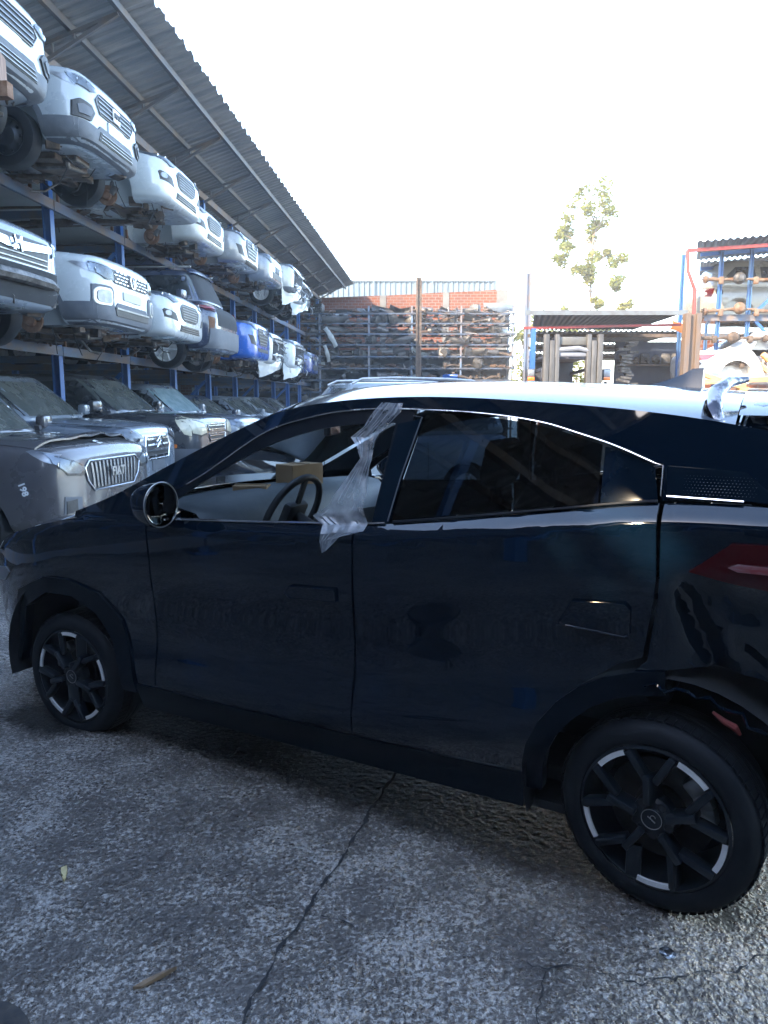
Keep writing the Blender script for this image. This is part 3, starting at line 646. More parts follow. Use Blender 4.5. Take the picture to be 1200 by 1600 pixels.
# wheels: five forked spokes, bright arcs on the rim
def main_wheel(hub, far, yaw, flat, spin):
    M = Matrix.Translation(hub) @ Matrix.Rotation(yaw, 4, 'Z') @ (Matrix.Rotation(math.pi, 4, 'Z') if far else Matrix.Identity(4))
    w = bpy.data.objects.new("wheel", None); link(w); w.parent = car; w.matrix_local = M
    bm = bmesh.new()
    lathe(bm, [(0.228, 0.012), (0.232, 0.002), (0.246, -0.005), (0.274, -0.001), (0.292, 0.012), (0.302, 0.03), (0.306, 0.05), (0.306, 0.19), (0.300, 0.21), (0.27, 0.225), (0.228, 0.215)], None, 72)
    # tread blocks: grooves cut round the shoulder
    for k in range(72):
        a = 2 * math.pi * k / 72
        Mx = Matrix.Rotation(-a, 4, 'Y')
        box(bm, Mx @ Vector((0.3065, 0.052, 0)), (0.005, 0.05, 0.021), Mx)
    for yy in (0.092, 0.122, 0.152):
        lathe(bm, [(0.3055, yy - 0.011), (0.309, yy - 0.009), (0.309, yy + 0.009), (0.3055, yy + 0.011)], None, 72)
    if flat:
        for v in bm.verts:
            lo = -hub.z + 0.004
            if v.co.z < lo: v.co.y += (-0.012 if v.co.y < 0.1 else 0.012) * min(1, (lo - v.co.z) / 0.03); v.co.z = lo + 0.02 * (v.co.z - lo)
    mesh_obj("tyre", bm, M_RUB, w)
    bm = bmesh.new()
    lathe(bm, [(0.213, 0.004), (0.205, 0.0), (0.200, 0.012), (0.188, 0.05), (0.185, 0.2), (0.0, 0.2)], None, 60)
    lathe(bm, [(0.0, 0.006), (0.05, 0.004), (0.06, 0.012), (0.062, 0.05)], None, 40)
    for k in range(5):
        a = spin + 72 * k
        def P(r, da, y=0.012): return Vector((r * math.cos(R(a + da)), y, r * math.sin(R(a + da))))
        bar(bm, P(0.045, 0), P(0.130, 0, 0.014), 0.068, 0.022, 0.005)
        for s in (-1, 1): bar(bm, P(0.110, 6 * s, 0.014), P(0.203, 18.5 * s, 0.010), 0.044, 0.022, 0.005)
    rim = mesh_obj("rim", bm, M_RIMB, w)
    for k in range(5):
        c = spin + 36 + 72 * k; bm = bmesh.new()
        lathe(bm, [(0.188, 0.004), (0.189, -0.003), (0.203, -0.003), (0.204, 0.004)], None, 10, a0=R(c - 13.5), a1=R(c + 13.5))
        mesh_obj("rim_accent", bm, M_ALU, w)
    bm = bmesh.new(); lathe(bm, [(0.0, -0.002), (0.028, -0.002), (0.031, 0.004)], None, 24)
    cc = mesh_obj("centre_cap", bm, M_RIMB, w)
    bm = bmesh.new(); tube(bm, [(0.029 * math.cos(t), -0.003, 0.029 * math.sin(t)) for t in [k * 2 * math.pi / 24 for k in range(24)]], 0.0012, 6, closed=True)
    box(bm, (-0.006, -0.004, 0.004), (0.012, 0.002, 0.003), Matrix.Rotation(R(30), 4, 'Y')); box(bm, (0.006, -0.004, -0.004), (0.012, 0.002, 0.003), Matrix.Rotation(R(30), 4, 'Y'))
    tube(bm, [(0.004 + 0.007 * math.cos(t), -0.004, 0.006 + 0.007 * math.sin(t)) for t in [k * 1.5 * math.pi / 10 for k in range(11)]], 0.0012, 6)
    mesh_obj("cap_badge", bm, M_STEEL, cc)
    for k in range(5):
        a = spin + 36 + 72 * k; bm = bmesh.new(); lathe(bm, [(0.0, 0.0035), (0.011, 0.0035), (0.0125, 0.001)], Matrix.Translation((0.048 * math.cos(R(a)), 0, 0.048 * math.sin(R(a)))), 12)
        mesh_obj("lug_hole", bm, M_DARK, w)
    bm = bmesh.new(); lathe(bm, [(0.0, 0.075), (0.07, 0.075), (0.075, 0.085), (0.15, 0.085), (0.152, 0.10)], None, 40); mesh_obj("brake_disc", bm, M_IRON, w)
    bm = bmesh.new(); ca = 28 if not flat else 150
    for da in (-18, 0, 18):
        box(bm, (0.135 * math.cos(R(ca + da)), 0.082, 0.135 * math.sin(R(ca + da))), (0.05, 0.05, 0.055), Matrix.Rotation(-R(ca + da), 4, 'Y'), 0.012)
    mesh_obj("brake_caliper", bm, M_STEEL, w)
    for c_ in w.children:
        if not c_.name.startswith('tyre'): c_.scale = (1.075, 1, 1.075)
    return w
main_wheel(Vector((-0.045, 0.035, 0.262)), False, R(2), True, 54)
main_wheel(Vector((2.612, 0.0, 0.303)), False, R(-9), False, 22)
main_wheel(Vector((-0.045, 1.765, 0.30)), True, 0, False, 10)
main_wheel(Vector((2.635, 1.765, 0.305)), True, 0, False, 40)
# torn red wire and shreds in the rear arch
bm = bmesh.new()
tube(bm, [(2.76, 0.02, 0.672), (2.79, 0.01, 0.655), (2.82, 0.015, 0.640), (2.835, 0.03, 0.615)], [0.004, 0.009, 0.011, 0.005], 8)
mesh_obj("torn_red_tape", bm, M_RED, car)
bm = bmesh.new()
pts = []
for k in range(18):
    a = R(100 - k * 4.2); rr_ = 0.415 + 0.012 * math.sin(k * 2.3); pts.append(Vector((2.64 + rr_ * math.cos(a), 0.004 + 0.008 * math.sin(k * 1.7), 0.31 + rr_ * math.sin(a))))
tube(bm, pts, [0.003 + 0.004 * abs(math.sin(k * 1.3)) for k in range(18)], 5)
mesh_obj("broken_liner", bm, M_BLACK, car)

# boxes on the dashboard, film in the window
def carpt(x, y, z): return CAR_O + Matrix.Rotation(CAR_RZ, 3, 'Z') @ Vector((x, y, z))
def carton(loc, rz, s, label):
    bm = bmesh.new(); box(bm, (0, 0, s[2] / 2), s, None, 0.003)
    b = thing("cardboard_box", label, "box", carpt(*loc), CAR_RZ + rz)
    mesh_obj("carton", bm, M_CARD, b, smooth=False)
    bm = bmesh.new(); box(bm, (0, 0, s[2] + 0.002), (s[0] * 0.98, 0.03, 0.003)); mesh_obj("tape", bm, mat("brown_tape", (0.30, 0.2, 0.1), 0.3, col2=(0.34, 0.23, 0.12)), b)
carton((0.575, 0.66, 1.06), R(25), (0.17, 0.10, 0.10), "small cardboard box on the dashboard in front of the steering wheel")
carton((0.64, 0.98, 1.09), R(-12), (0.13, 0.22, 0.155), "taller cardboard box on the dashboard beyond the steering wheel")
def film_material():
    m = bpy.data.materials.new("clear_plastic_film"); m.use_nodes = True; nt = m.node_tree; N = nt.nodes; L = nt.links
    N.remove(N["Principled BSDF"]); out = N["Material Output"]
    tr = N.new("ShaderNodeBsdfTransparent"); tr.inputs[0].default_value = (0.9, 0.93, 0.96, 1)
    gl = N.new("ShaderNodeBsdfGlossy"); gl.inputs[1].default_value = 0.3
    df = N.new("ShaderNodeBsdfTranslucent"); df.inputs[0].default_value = (0.7, 0.74, 0.78, 1)
    d2 = N.new("ShaderNodeBsdfDiffuse"); d2.inputs[0].default_value = (0.6, 0.64, 0.68, 1)
    a = N.new("ShaderNodeMixShader"); a.inputs[0].default_value = 0.5; L.new(df.outputs[0], a.inputs[1]); L.new(d2.outputs[0], a.inputs[2])
    lw = N.new("ShaderNodeLayerWeight"); lw.inputs[0].default_value = 0.45
    b = N.new("ShaderNodeMixShader"); b.inputs[0].default_value = 0.22; L.new(a.outputs[0], b.inputs[1]); L.new(gl.outputs[0], b.inputs[2])
    tc = N.new("ShaderNodeTexCoord"); nz = N.new("ShaderNodeTexNoise"); nz.inputs["Scale"].default_value = 16; nz.inputs["Detail"].default_value = 4
    L.new(tc.outputs["Object"], nz.inputs["Vector"])
    mr = N.new("ShaderNodeMapRange"); mr.inputs[1].default_value = 0.35; mr.inputs[2].default_value = 0.7; mr.inputs[3].default_value = 0.16; mr.inputs[4].default_value = 0.6
    L.new(nz.outputs[0], mr.inputs[0])
    ad = N.new("ShaderNodeMath"); ad.operation = 'ADD'; ad.use_clamp = True; L.new(mr.outputs[0], ad.inputs[0])
    ml = N.new("ShaderNodeMath"); ml.operation = 'MULTIPLY'; ml.inputs[1].default_value = 0.5; L.new(lw.outputs["Facing"], ml.inputs[0]); L.new(ml.outputs[0], ad.inputs[1])
    c = N.new("ShaderNodeMixShader"); L.new(ad.outputs[0], c.inputs[0]); L.new(tr.outputs[0], c.inputs[1]); L.new(b.outputs[0], c.inputs[2])
    L.new(c.outputs[0], out.inputs["Surface"])
    return m
M_FILM = film_material()
def film(name, rows, amp, label, nacross=14, seed=0):
    """rows: (left point, right point) in car coordinates, sheet is folded and crumpled between them"""
    bm = bmesh.new(); fine = []
    for (a, b), (c, d) in zip(rows, rows[1:]):
        for k in range(7):
            t = k / 7; fine.append((Vector(a).lerp(Vector(c), t), Vector(b).lerp(Vector(d), t)))
    fine.append((Vector(rows[-1][0]), Vector(rows[-1][1])))
    vs_ = []
    for i, (a, b) in enumerate(fine):
        r = []
        for j in range(nacross + 1):
            p = a.lerp(b, j / nacross)
            n = 0.8 * noise.noise(Vector((seed, i * 0.06, j * 0.42))) + 0.35 * math.sin(j * 1.25 + 1.6 * math.sin(i * 0.07) + seed) + 0.25 * noise.noise(Vector((p.x * 22, i * 0.22, j * 0.3 + seed)))
            p = p + Vector((0.003 * noise.noise(p * 26), -abs(n) * amp, 0.004 * noise.noise(p * 22 + Vector((7, 0, 0)))))
            r.append(bm.verts.new(carpt(*p)))
        vs_.append(r)
    for r, s in zip(vs_, vs_[1:]):
        for j in range(nacross): bm.faces.new((r[j], r[j + 1], s[j + 1], s[j]))
    o = mesh_obj(name, bm, M_FILM); tag(o, label, "plastic film")
def fy(x, z, o=0.012): return (x, S(x, z) - o, z)
film("plastic_film", [(fy(1.565, 1.565), fy(1.655, 1.56)), (fy(1.535, 1.53), fy(1.65, 1.53)), (fy(1.51, 1.48), fy(1.61, 1.49)), (fy(1.465, 1.435), fy(1.585, 1.45)),
                      (fy(1.495, 1.405), fy(1.565, 1.42)), (fy(1.515, 1.36), fy(1.565, 1.36)), (fy(1.48, 1.30), fy(1.565, 1.30)), (fy(1.44, 1.24), fy(1.57, 1.24)),
                      (fy(1.42, 1.19), fy(1.565, 1.19)), (fy(1.36, 1.145), fy(1.575, 1.165)), (fy(1.41, 1.12), fy(1.595, 1.135)), (fy(1.42, 1.09), fy(1.59, 1.11)), (fy(1.42, 1.06), fy(1.50, 1.085)), (fy(1.43, 1.02), fy(1.45, 1.03))],
     0.013, "crumpled clear plastic film hanging out of the open front window of the black car", 16)
film("plastic_film", [((2.80, 0.32, 1.565), (2.95, 0.30, 1.57)), ((2.79, 0.30, 1.52), (2.96, 0.27, 1.52)), ((2.795, 0.27, 1.46), (2.97, 0.24, 1.45)), ((2.81, 0.25, 1.40), (2.98, 0.20, 1.38)), ((2.85, 0.22, 1.34), (2.99, 0.18, 1.31))],
     0.03, "clear plastic film stuck on the spoiler corner at the rear of the black car", 12, 5)
# ------------------------------------------------------------------ storage rack on the left and its roof
RA = R(-4.1)                                       # nose direction of the racked cars
def rk(D, p, z): return Vector((-5.35 + 0.0717 * D + p * 0.9974, D - p * 0.0715, z))
POST_D = [8.29 + 2.30 * k for k in range(-8, 12)]
LV1, LV2, TOPZ = 2.27, 4.22, 6.12
rack = thing("storage_rack", "long blue steel rack holding three tiers of wrecked cars on the left", "storage rack", rk(8.29, 0, 0))
RB = Vector(rack.location)
def rkl(D, p, z): return rk(D, p, z) - RB
for D in POST_D:
    for p in (0.0, -3.3):
        bm = bmesh.new()
        a = rkl(D, p, 0); Z = Matrix.Rotation(R(-4.1), 4, 'Z')
        h = TOPZ - 0.05
        box(bm, a + Vector((0, 0, h / 2)), (0.10, 0.012, h), Z)
        for s in (-1, 1): box(bm, a + Z.to_3x3() @ Vector((s * 0.05, 0, 0)) + Vector((0, 0, h / 2)), (0.012, 0.11, h), Z)
        box(bm, a + Vector((0, 0, 0.01)), (0.24, 0.24, 0.02), Z)
        mesh_obj("post", bm, M_BLUE, rack, smooth=False)
for z, m in ((0.16, M_BEAM), (LV1, M_BEAM), (LV2, M_BEAM)):
    for p in (0.07, -3.36):
        bm = bmesh.new()
        for a, b in zip(POST_D, POST_D[1:]):
            A, B = rkl(a + 0.01, p, z), rkl(b - 0.01, p, z)
            bar(bm, A, B, 0.05, 0.13)
        mesh_obj("beam", bm, m, rack, smooth=False)
bm = bmesh.new(); bar(bm, rkl(POST_D[0], 0, TOPZ), rkl(POST_D[-1] + 1.5, 0, TOPZ), 0.13, 0.14); mesh_obj("top_beam", bm, M_BRWN, rack, smooth=False)
bm = bmesh.new(); bar(bm, rkl(POST_D[0], -3.3, TOPZ - 0.2), rkl(POST_D[-1] + 1.5, -3.3, TOPZ - 0.2), 0.13, 0.14); mesh_obj("top_beam", bm, M_BRWN, rack, smooth=False)
for i, D in enumerate(POST_D):
    for z in (0.05, LV1 - 0.11, LV2 - 0.11):
        bm = bmesh.new(); bar(bm, rkl(D + 0.06, 0.0, z), rkl(D + 0.06, -3.3, z), 0.07, 0.10); mesh_obj("cross_beam", bm, M_BEAM, rack, smooth=False)
    if i % 2 == 0 and D > 0:
        for z in (0.3, LV1, LV2):
            bm = bmesh.new(); bar(bm, rkl(D - 0.05, -0.05, z + 1.75), rkl(D - 0.05, -1.5, z + 0.35), 0.06, 0.06); mesh_obj("brace", bm, M_BLUE, rack, smooth=False)
# angle irons standing on the beams between the cars
rr = random.Random(12)
for D in POST_D[7:17]:
    for z in (LV1, LV2):
        for k in range(4):
            d = D + 0.18 + k * 0.55 + rr.uniform(-.1, .1); h = rr.uniform(0.06, 0.24); bm = bmesh.new()
            box(bm, rkl(d, 0.07, z + 0.066 + h / 2), (0.035, 0.035, h)); mesh_obj("stub", bm, M_RUST, rack, smooth=False)

canopy = thing("canopy_roof", "corrugated metal roof on steel trusses sheltering the car rack on the left", "roof", rk(8.29, 0, TOPZ))
CB = Vector(canopy.location)
M_SHEET = mat("galvanised_sheet", (0.17, 0.185, 0.20), 0.5, 0.3, col2=(0.32, 0.31, 0.29), nscale=1.5, ndetail=8, lo=0.35, hi=0.7, stretch=(0.5, 3.5, 1), bump=0.15)
def roofz(p): return 6.36 + 0.33 * p if p > -3.5 else 6.36 - 3.5 * 0.33
bm = bmesh.new(); rows = []
d = POST_D[0] - 1; k = 0
while d < POST_D[-1] + 1.2:
    pat = (0.0, 0.030, 0.030, 0.0)[k % 4]
    rows.append([bm.verts.new(rk(d, p, roofz(p) + pat) - CB) for p in (-7.0, -3.5, -1.6, 0.0, 1.05 + 0.45 + 0.02 * math.sin(k * 0.7))])
    d += (0.035, 0.05, 0.035, 0.06)[k % 4]; k += 1
def sun_on_roof(P):
    q = Vector(P)
    for _ in range(400):
        q = q + sdir * 0.05
        D_ = q.y; p_ = (q.x - (-5.35 + 0.0717 * D_)); p_ = p_ * 0.9974
        if p_ < 1.5 and q.z > roofz(p_): return D_ + p_ * 0.0715, p_
    return None
GLINT_HOLE = [sun_on_roof(carpt(x_, 0.0, z_)) for x_, z_ in ((2.34, 1.1), (2.34, 1.29), (2.55, 1.1), (2.55, 1.29))]  # unseen roof opening added so the sun glints on the rear door
hd0, hd1 = min(h[0] for h in GLINT_HOLE), max(h[0] for h in GLINT_HOLE); hp0, hp1 = min(h[1] for h in GLINT_HOLE), max(h[1] for h in GLINT_HOLE)
for a, b in zip(rows, rows[1:]):
    ca, cb = a[3].co + CB, b[3].co + CB
    dm = (ca.y + cb.y) / 2
    for i in range(4):
        if hd0 < dm < hd1 and i == 3:
            def on(r_, p_): return bm.verts.new(r_[3].co.lerp(r_[4].co, p_ / 1.5))
            A0, B0, A1, B1 = on(a, hp0), on(b, hp0), on(a, hp1), on(b, hp1)
            bm.faces.new((a[3], b[3], B0, A0)); bm.faces.new((A1, B1, b[4], a[4]))
            continue
        bm.faces.new((a[i], b[i], b[i + 1], a[i + 1]))
mesh_obj("roof_sheet", bm, M_SHEET, canopy, smooth=False)
M_PURL = mat("purlin_steel", (0.10, 0.105, 0.12), 0.55, 0.3, col2=(0.16, 0.12, 0.09), nscale=2, lo=0.45, hi=0.7)
for p in (1.12, 0.45, -0.75, -2.0):
    bm = bmesh.new(); bar(bm, rk(POST_D[0] - 1, p, roofz(p) - 0.06) - CB, rk(POST_D[-1] + 1.2, p, roofz(p) - 0.06) - CB, 0.06, 0.10); mesh_obj("purlin", bm, M_PURL if p > 0.6 else M_RUSTD if p < -0.6 else M_PURL, canopy, smooth=False)
for D in POST_D[7:]:
    bm = bmesh.new()
    A = rk(D, -0.1, roofz(-0.1) - 0.16) - CB; B = rk(D, 1.12, roofz(1.12) - 0.15) - CB; C_ = rk(D, -0.1, roofz(-0.1) - 0.40) - CB
    bar(bm, A, B, 0.045); bar(bm, C_, B, 0.045)
    for t in (0.25, 0.5, 0.75): bar(bm, A.lerp(B, t), C_.lerp(B, t), 0.025)
    mesh_obj("truss", bm, M_PURL, canopy, smooth=False)
bm = bmesh.new(); bar(bm, rkl(6.75, 0.1, 4.14), rkl(6.75, 1.75, 4.14), 0.09, 0.12); mesh_obj('arm', bm, M_RUST, rack, smooth=False)
# wall added behind the rack to darken its inside and the car's reflections
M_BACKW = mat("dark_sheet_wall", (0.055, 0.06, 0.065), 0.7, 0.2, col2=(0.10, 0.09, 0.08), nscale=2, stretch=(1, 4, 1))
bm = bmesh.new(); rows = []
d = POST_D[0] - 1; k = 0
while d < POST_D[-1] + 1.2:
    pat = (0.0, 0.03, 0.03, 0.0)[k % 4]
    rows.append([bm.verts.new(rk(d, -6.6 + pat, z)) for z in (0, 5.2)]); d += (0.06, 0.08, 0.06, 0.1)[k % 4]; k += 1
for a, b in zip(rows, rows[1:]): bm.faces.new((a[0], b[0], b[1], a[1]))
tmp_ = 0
o = mesh_obj("added_back_wall", bm, M_BACKW, smooth=False); tag(o, "dark corrugated sheet wall added behind the car rack to keep it dark", "wall")
# ------------------------------------------------------------------ the wrecked cars
def patch(name, bvh, poly, axis, m, parent, off=0.004, step=0.06, skirt=0.012, far=6.0, lim=0.815):
    """poly lies in a projection plane (front: y,z / side: x,z / top: x,y) and is pressed onto the body"""
    if axis in ('front', 'back'): poly = [(max(-lim, min(lim, a)), b) for a, b in poly]
    bm = bmesh.new(); flat_poly(bm, poly, step)
    cfg = {'front': lambda a, b: (Vector((far, a, b)), Vector((-1, 0, 0))), 'back': lambda a, b: (Vector((-far, a, b)), Vector((1, 0, 0))),
           'right': lambda a, b: (Vector((a, -far, b)), Vector((0, 1, 0))), 'left': lambda a, b: (Vector((a, far, b)), Vector((0, -1, 0))),
           'top': lambda a, b: (Vector((a, b, far)), Vector((0, 0, -1)))}[axis]
    dead = []; dirn = None
    for v in bm.verts:
        o_, d_ = cfg(v.co.x, v.co.y); dirn = d_
        hit, n, i, t = bvh.ray_cast(o_, d_)
        if hit is None: dead.append(v); continue
        v.co = hit + n * off
    bmesh.ops.delete(bm, geom=dead, context='VERTS')
    if not bm.faces: bm.free(); return None
    for f in bm.faces:
        f.normal_update()
        if f.normal.dot(dirn) > 0: f.normal_flip()
    be = [e for e in bm.edges if e.is_boundary]
    r = bmesh.ops.extrude_edge_only(bm, edges=be)
    for g_ in r['geom']:
        if isinstance(g_, bmesh.types.BMVert): g_.co += dirn * skirt
    return mesh_obj(name, bm, m, parent, norm=False)
def mir(poly): return [(-a, b) for a, b in poly][::-1]
def rrect(cx, cz, w, h, r=0.04, n=4):
    pts = []
    for sx, sz, a0 in ((1, 1, 0), (-1, 1, 90), (-1, -1, 180), (1, -1, 270)):
        for k in range(n + 1): pts.append((cx + sx * (w / 2 - r) + r * math.cos(R(a0 + 90 * k / n)), cz + sz * (h / 2 - r) + r * math.sin(R(a0 + 90 * k / n))))
    return pts
def subsurf_mesh(bm, lv=2):
    me = bpy.data.meshes.new("cage"); bm.to_mesh(me); bm.free()
    o = bpy.data.objects.new("cage", me); link(o)
    md = o.modifiers.new("s", 'SUBSURF'); md.levels = lv; md.render_levels = lv
    dg = bpy.context.evaluated_depsgraph_get(); dg.update()
    out = bpy.data.meshes.new_from_object(o.evaluated_get(dg))
    bpy.data.objects.remove(o); bpy.data.meshes.remove(me)
    return out
def boolean_cut(me, cut_bm, dark):
    cm = bpy.data.meshes.new("cut"); cut_bm.to_mesh(cm); cut_bm.free(); cm.materials.append(dark)
    a = bpy.data.objects.new("a", me); b = bpy.data.objects.new("b", cm); link(a); link(b)
    md = a.modifiers.new("b", 'BOOLEAN'); md.operation = 'DIFFERENCE'; md.object = b; md.solver = 'EXACT'
    try: md.material_mode = 'TRANSFER'
    except Exception: pass
    dg = bpy.context.evaluated_depsgraph_get(); dg.update()
    out = bpy.data.meshes.new_from_object(a.evaluated_get(dg))
    bpy.data.objects.remove(a); bpy.data.objects.remove(b); bpy.data.meshes.remove(cm)
    return out
WHEELS = {}
def wheel_meshes(style):
    if style in WHEELS: return WHEELS[style]
    bm = bmesh.new()
    lathe(bm, [(0.205, 0.01), (0.215, -0.004), (0.26, -0.004), (0.31, 0.012), (0.325, 0.04), (0.327, 0.17), (0.31, 0.20), (0.21, 0.205)], None, 36)
    t = mesh_obj("tyre", bm, M_RUB); tm = t.data; bpy.data.objects.remove(t)
    bm = bmesh.new()
    lathe(bm, [(0.208, 0.004), (0.198, 0.01), (0.19, 0.06), (0.19, 0.15), (0.0, 0.15)], None, 32)
    if style == 'steel':
        lathe(bm, [(0.19, 0.05), (0.13, 0.035), (0.10, 0.01), (0.05, 0.012), (0.0, 0.012)], None, 28)
        for k in range(10):
            a = k * 2 * math.pi / 10; box(bm, (0.155 * math.cos(a), 0.036, 0.155 * math.sin(a)), (0.03, 0.012, 0.03), Matrix.Rotation(-a, 4, 'Y'))
        m = M_RIMB
    else:
        nsp = {'five': 5, 'multi': 10}[style]
        for k in range(nsp):
            a = k * 2 * math.pi / nsp
            bar(bm, (0.03 * math.cos(a), 0.02, 0.03 * math.sin(a)), (0.20 * math.cos(a), 0.016, 0.20 * math.sin(a)), 0.055 if nsp == 5 else 0.028, 0.02, 0.004)
        lathe(bm, [(0, 0.004), (0.04, 0.004), (0.05, 0.02)], None, 20)
        m = M_ALU
    r = mesh_obj("rim", bm, m); rm_ = r.data; bpy.data.objects.remove(r)
    WHEELS[style] = (tm, rm_); return WHEELS[style]
def add_wheel(parent, x, y, z, side, style, r=0.327, yaw=0.0):
    w = bpy.data.objects.new("wheel", None); link(w); w.parent = parent
    w.matrix_local = Matrix.Translation((x, y, z)) @ Matrix.Rotation(yaw + (math.pi if side > 0 else 0), 4, 'Z') @ Matrix.Diagonal((r / 0.327, 1, r / 0.327, 1))
    for nme, me in zip(("tyre", "rim"), wheel_meshes(style)):
        o = bpy.data.objects.new(nme, me); link(o); o.parent = w
BRK = []
def add_brake(parent, x, y, z, side):
    if not BRK:
        bm = bmesh.new(); lathe(bm, [(0.0, -0.03), (0.06, -0.03), (0.075, 0.0), (0.135, 0.0), (0.138, 0.025), (0.07, 0.03), (0.0, 0.2)], None, 28); o = mesh_obj("d", bm, M_RUST); BRK.append(o.data); bpy.data.objects.remove(o)
        bm = bmesh.new(); box(bm, (0.10, 0.01, 0.06), (0.08, 0.09, 0.13), Matrix.Rotation(0.5, 4, 'Y'), 0.015); tube(bm, [(0.0, 0.12, 0.0), (0.02, 0.2, 0.25), (0.02, 0.24, 0.5)], [0.05, 0.045, 0.035], 10)
        o = mesh_obj("c", bm, M_GREASE); BRK.append(o.data); bpy.data.objects.remove(o)
    h = bpy.data.objects.new("hub", None); link(h); h.parent = parent
    h.matrix_local = Matrix.Translation((x, y, z)) @ Matrix.Rotation(math.pi if side > 0 else 0, 4, 'Z')
    for nme, me in zip(("brake_disc", "brake_caliper"), BRK):
        o = bpy.data.objects.new(nme, me); link(o); o.parent = h
UNDER = {}
def add_underbody(parent, W, L, var):
    if var not in UNDER:
        r = random.Random(40 + var); bm = bmesh.new()
        box(bm, (-0.75, 0, 0.19), (0.5, 0.95, 0.07), Matrix.Rotation(R(3), 4, 'Y'), 0.015, 0)
        box(bm, (-0.65, r.uniform(-0.2, 0.2), 0.22), (0.42, 0.5, 0.20), Matrix.Rotation(R(8), 4, 'X'), 0.03, 1)
        box(bm, (-0.45, -0.15, 0.25), (0.25, 0.35, 0.18), None, 0.03, 1)
        for s in (-1, 1):
            bar(bm, (-0.78, s * 0.3, 0.18), (-0.85, s * 0.72, 0.17), 0.09, 0.05, 0.01, 0); bar(bm, (-1.1, s * 0.32, 0.2), (-0.85, s * 0.72, 0.17), 0.07, 0.05, 0.01, 0)
            tube(bm, [(-0.9, s * 0.62, 0.2), (-0.9, s * 0.58, 0.55)], 0.035, 8, mi=1)
            bar(bm, (-1.2, s * 0.55, 0.22), (-3.3, s * 0.6, 0.2), 0.09, 0.07, 0.0, 0)
        tube(bm, [(-0.6, 0.1, 0.2), (-1.0, 0.18, 0.14), (-1.6, 0.15, 0.15), (-2.6, 0.2, 0.15), (-3.3, 0.35, 0.2)], 0.035, 8, mi=0)
        box(bm, (-2.2, 0.2, 0.17), (0.6, 0.24, 0.12), None, 0.04, 0)
        for k in range(30):
            p = Vector((r.uniform(-1.5, -0.2), r.uniform(-0.7, 0.7), r.uniform(0.12, 0.3)))
            if r.random() < 0.5:
                q = p + Vector((r.uniform(-0.3, 0.3), r.uniform(-0.3, 0.3), r.uniform(-0.16, 0.05))); tube(bm, [p, p.lerp(q, 0.5) + Vector((0, 0, -0.05)), q], r.uniform(0.006, 0.02), 6, mi=r.choice((0, 1, 2)))
            else: box(bm, p, (r.uniform(0.05, 0.2), r.uniform(0.05, 0.2), r.uniform(0.03, 0.12)), Matrix.Rotation(r.uniform(0, 3), 4, 'Z') @ Matrix.Rotation(r.uniform(-.3, .3), 4, 'X'), 0.008, r.choice((0, 1, 1, 2)))
        for k in range(3):
            p = Vector((r.uniform(-0.7, -0.2), r.uniform(-0.7, 0.7), 0.2)); tube(bm, [p, p + Vector((0.02, 0.03, -0.12)), p + Vector((r.uniform(-.1, .1), r.uniform(-.1, .1), -0.3))], 0.006, 5, mi=2)
        o = mesh_obj("u", bm, [M_RUSTD, M_GREASE, M_DARK], smooth=False); UNDER[var] = o.data; bpy.data.objects.remove(o)
    o = bpy.data.objects.new("underbody", UNDER[var]); link(o); o.parent = parent
def lerp2(a, b, t): return (a[0] + (b[0] - a[0]) * t, a[1] + (b[1] - a[1]) * t)
def slats(poly_top, poly_bot, n, th):
    """n horizontal strips between a top and a bottom edge (each two points)"""
    out = []
    for k in range(n):
        t = (k + 0.5) / n; a = lerp2(poly_top[0], poly_bot[0], t); b = lerp2(poly_top[1], poly_bot[1], t)
        m_ = 8
        up_ = [lerp2(a, b, j / m_) for j in range(m_ + 1)]
        out.append([(y, z + th / 2) for y, z in up_] + [(y, z - th / 2) for y, z in up_[::-1]])
    return out
BODYC = {}
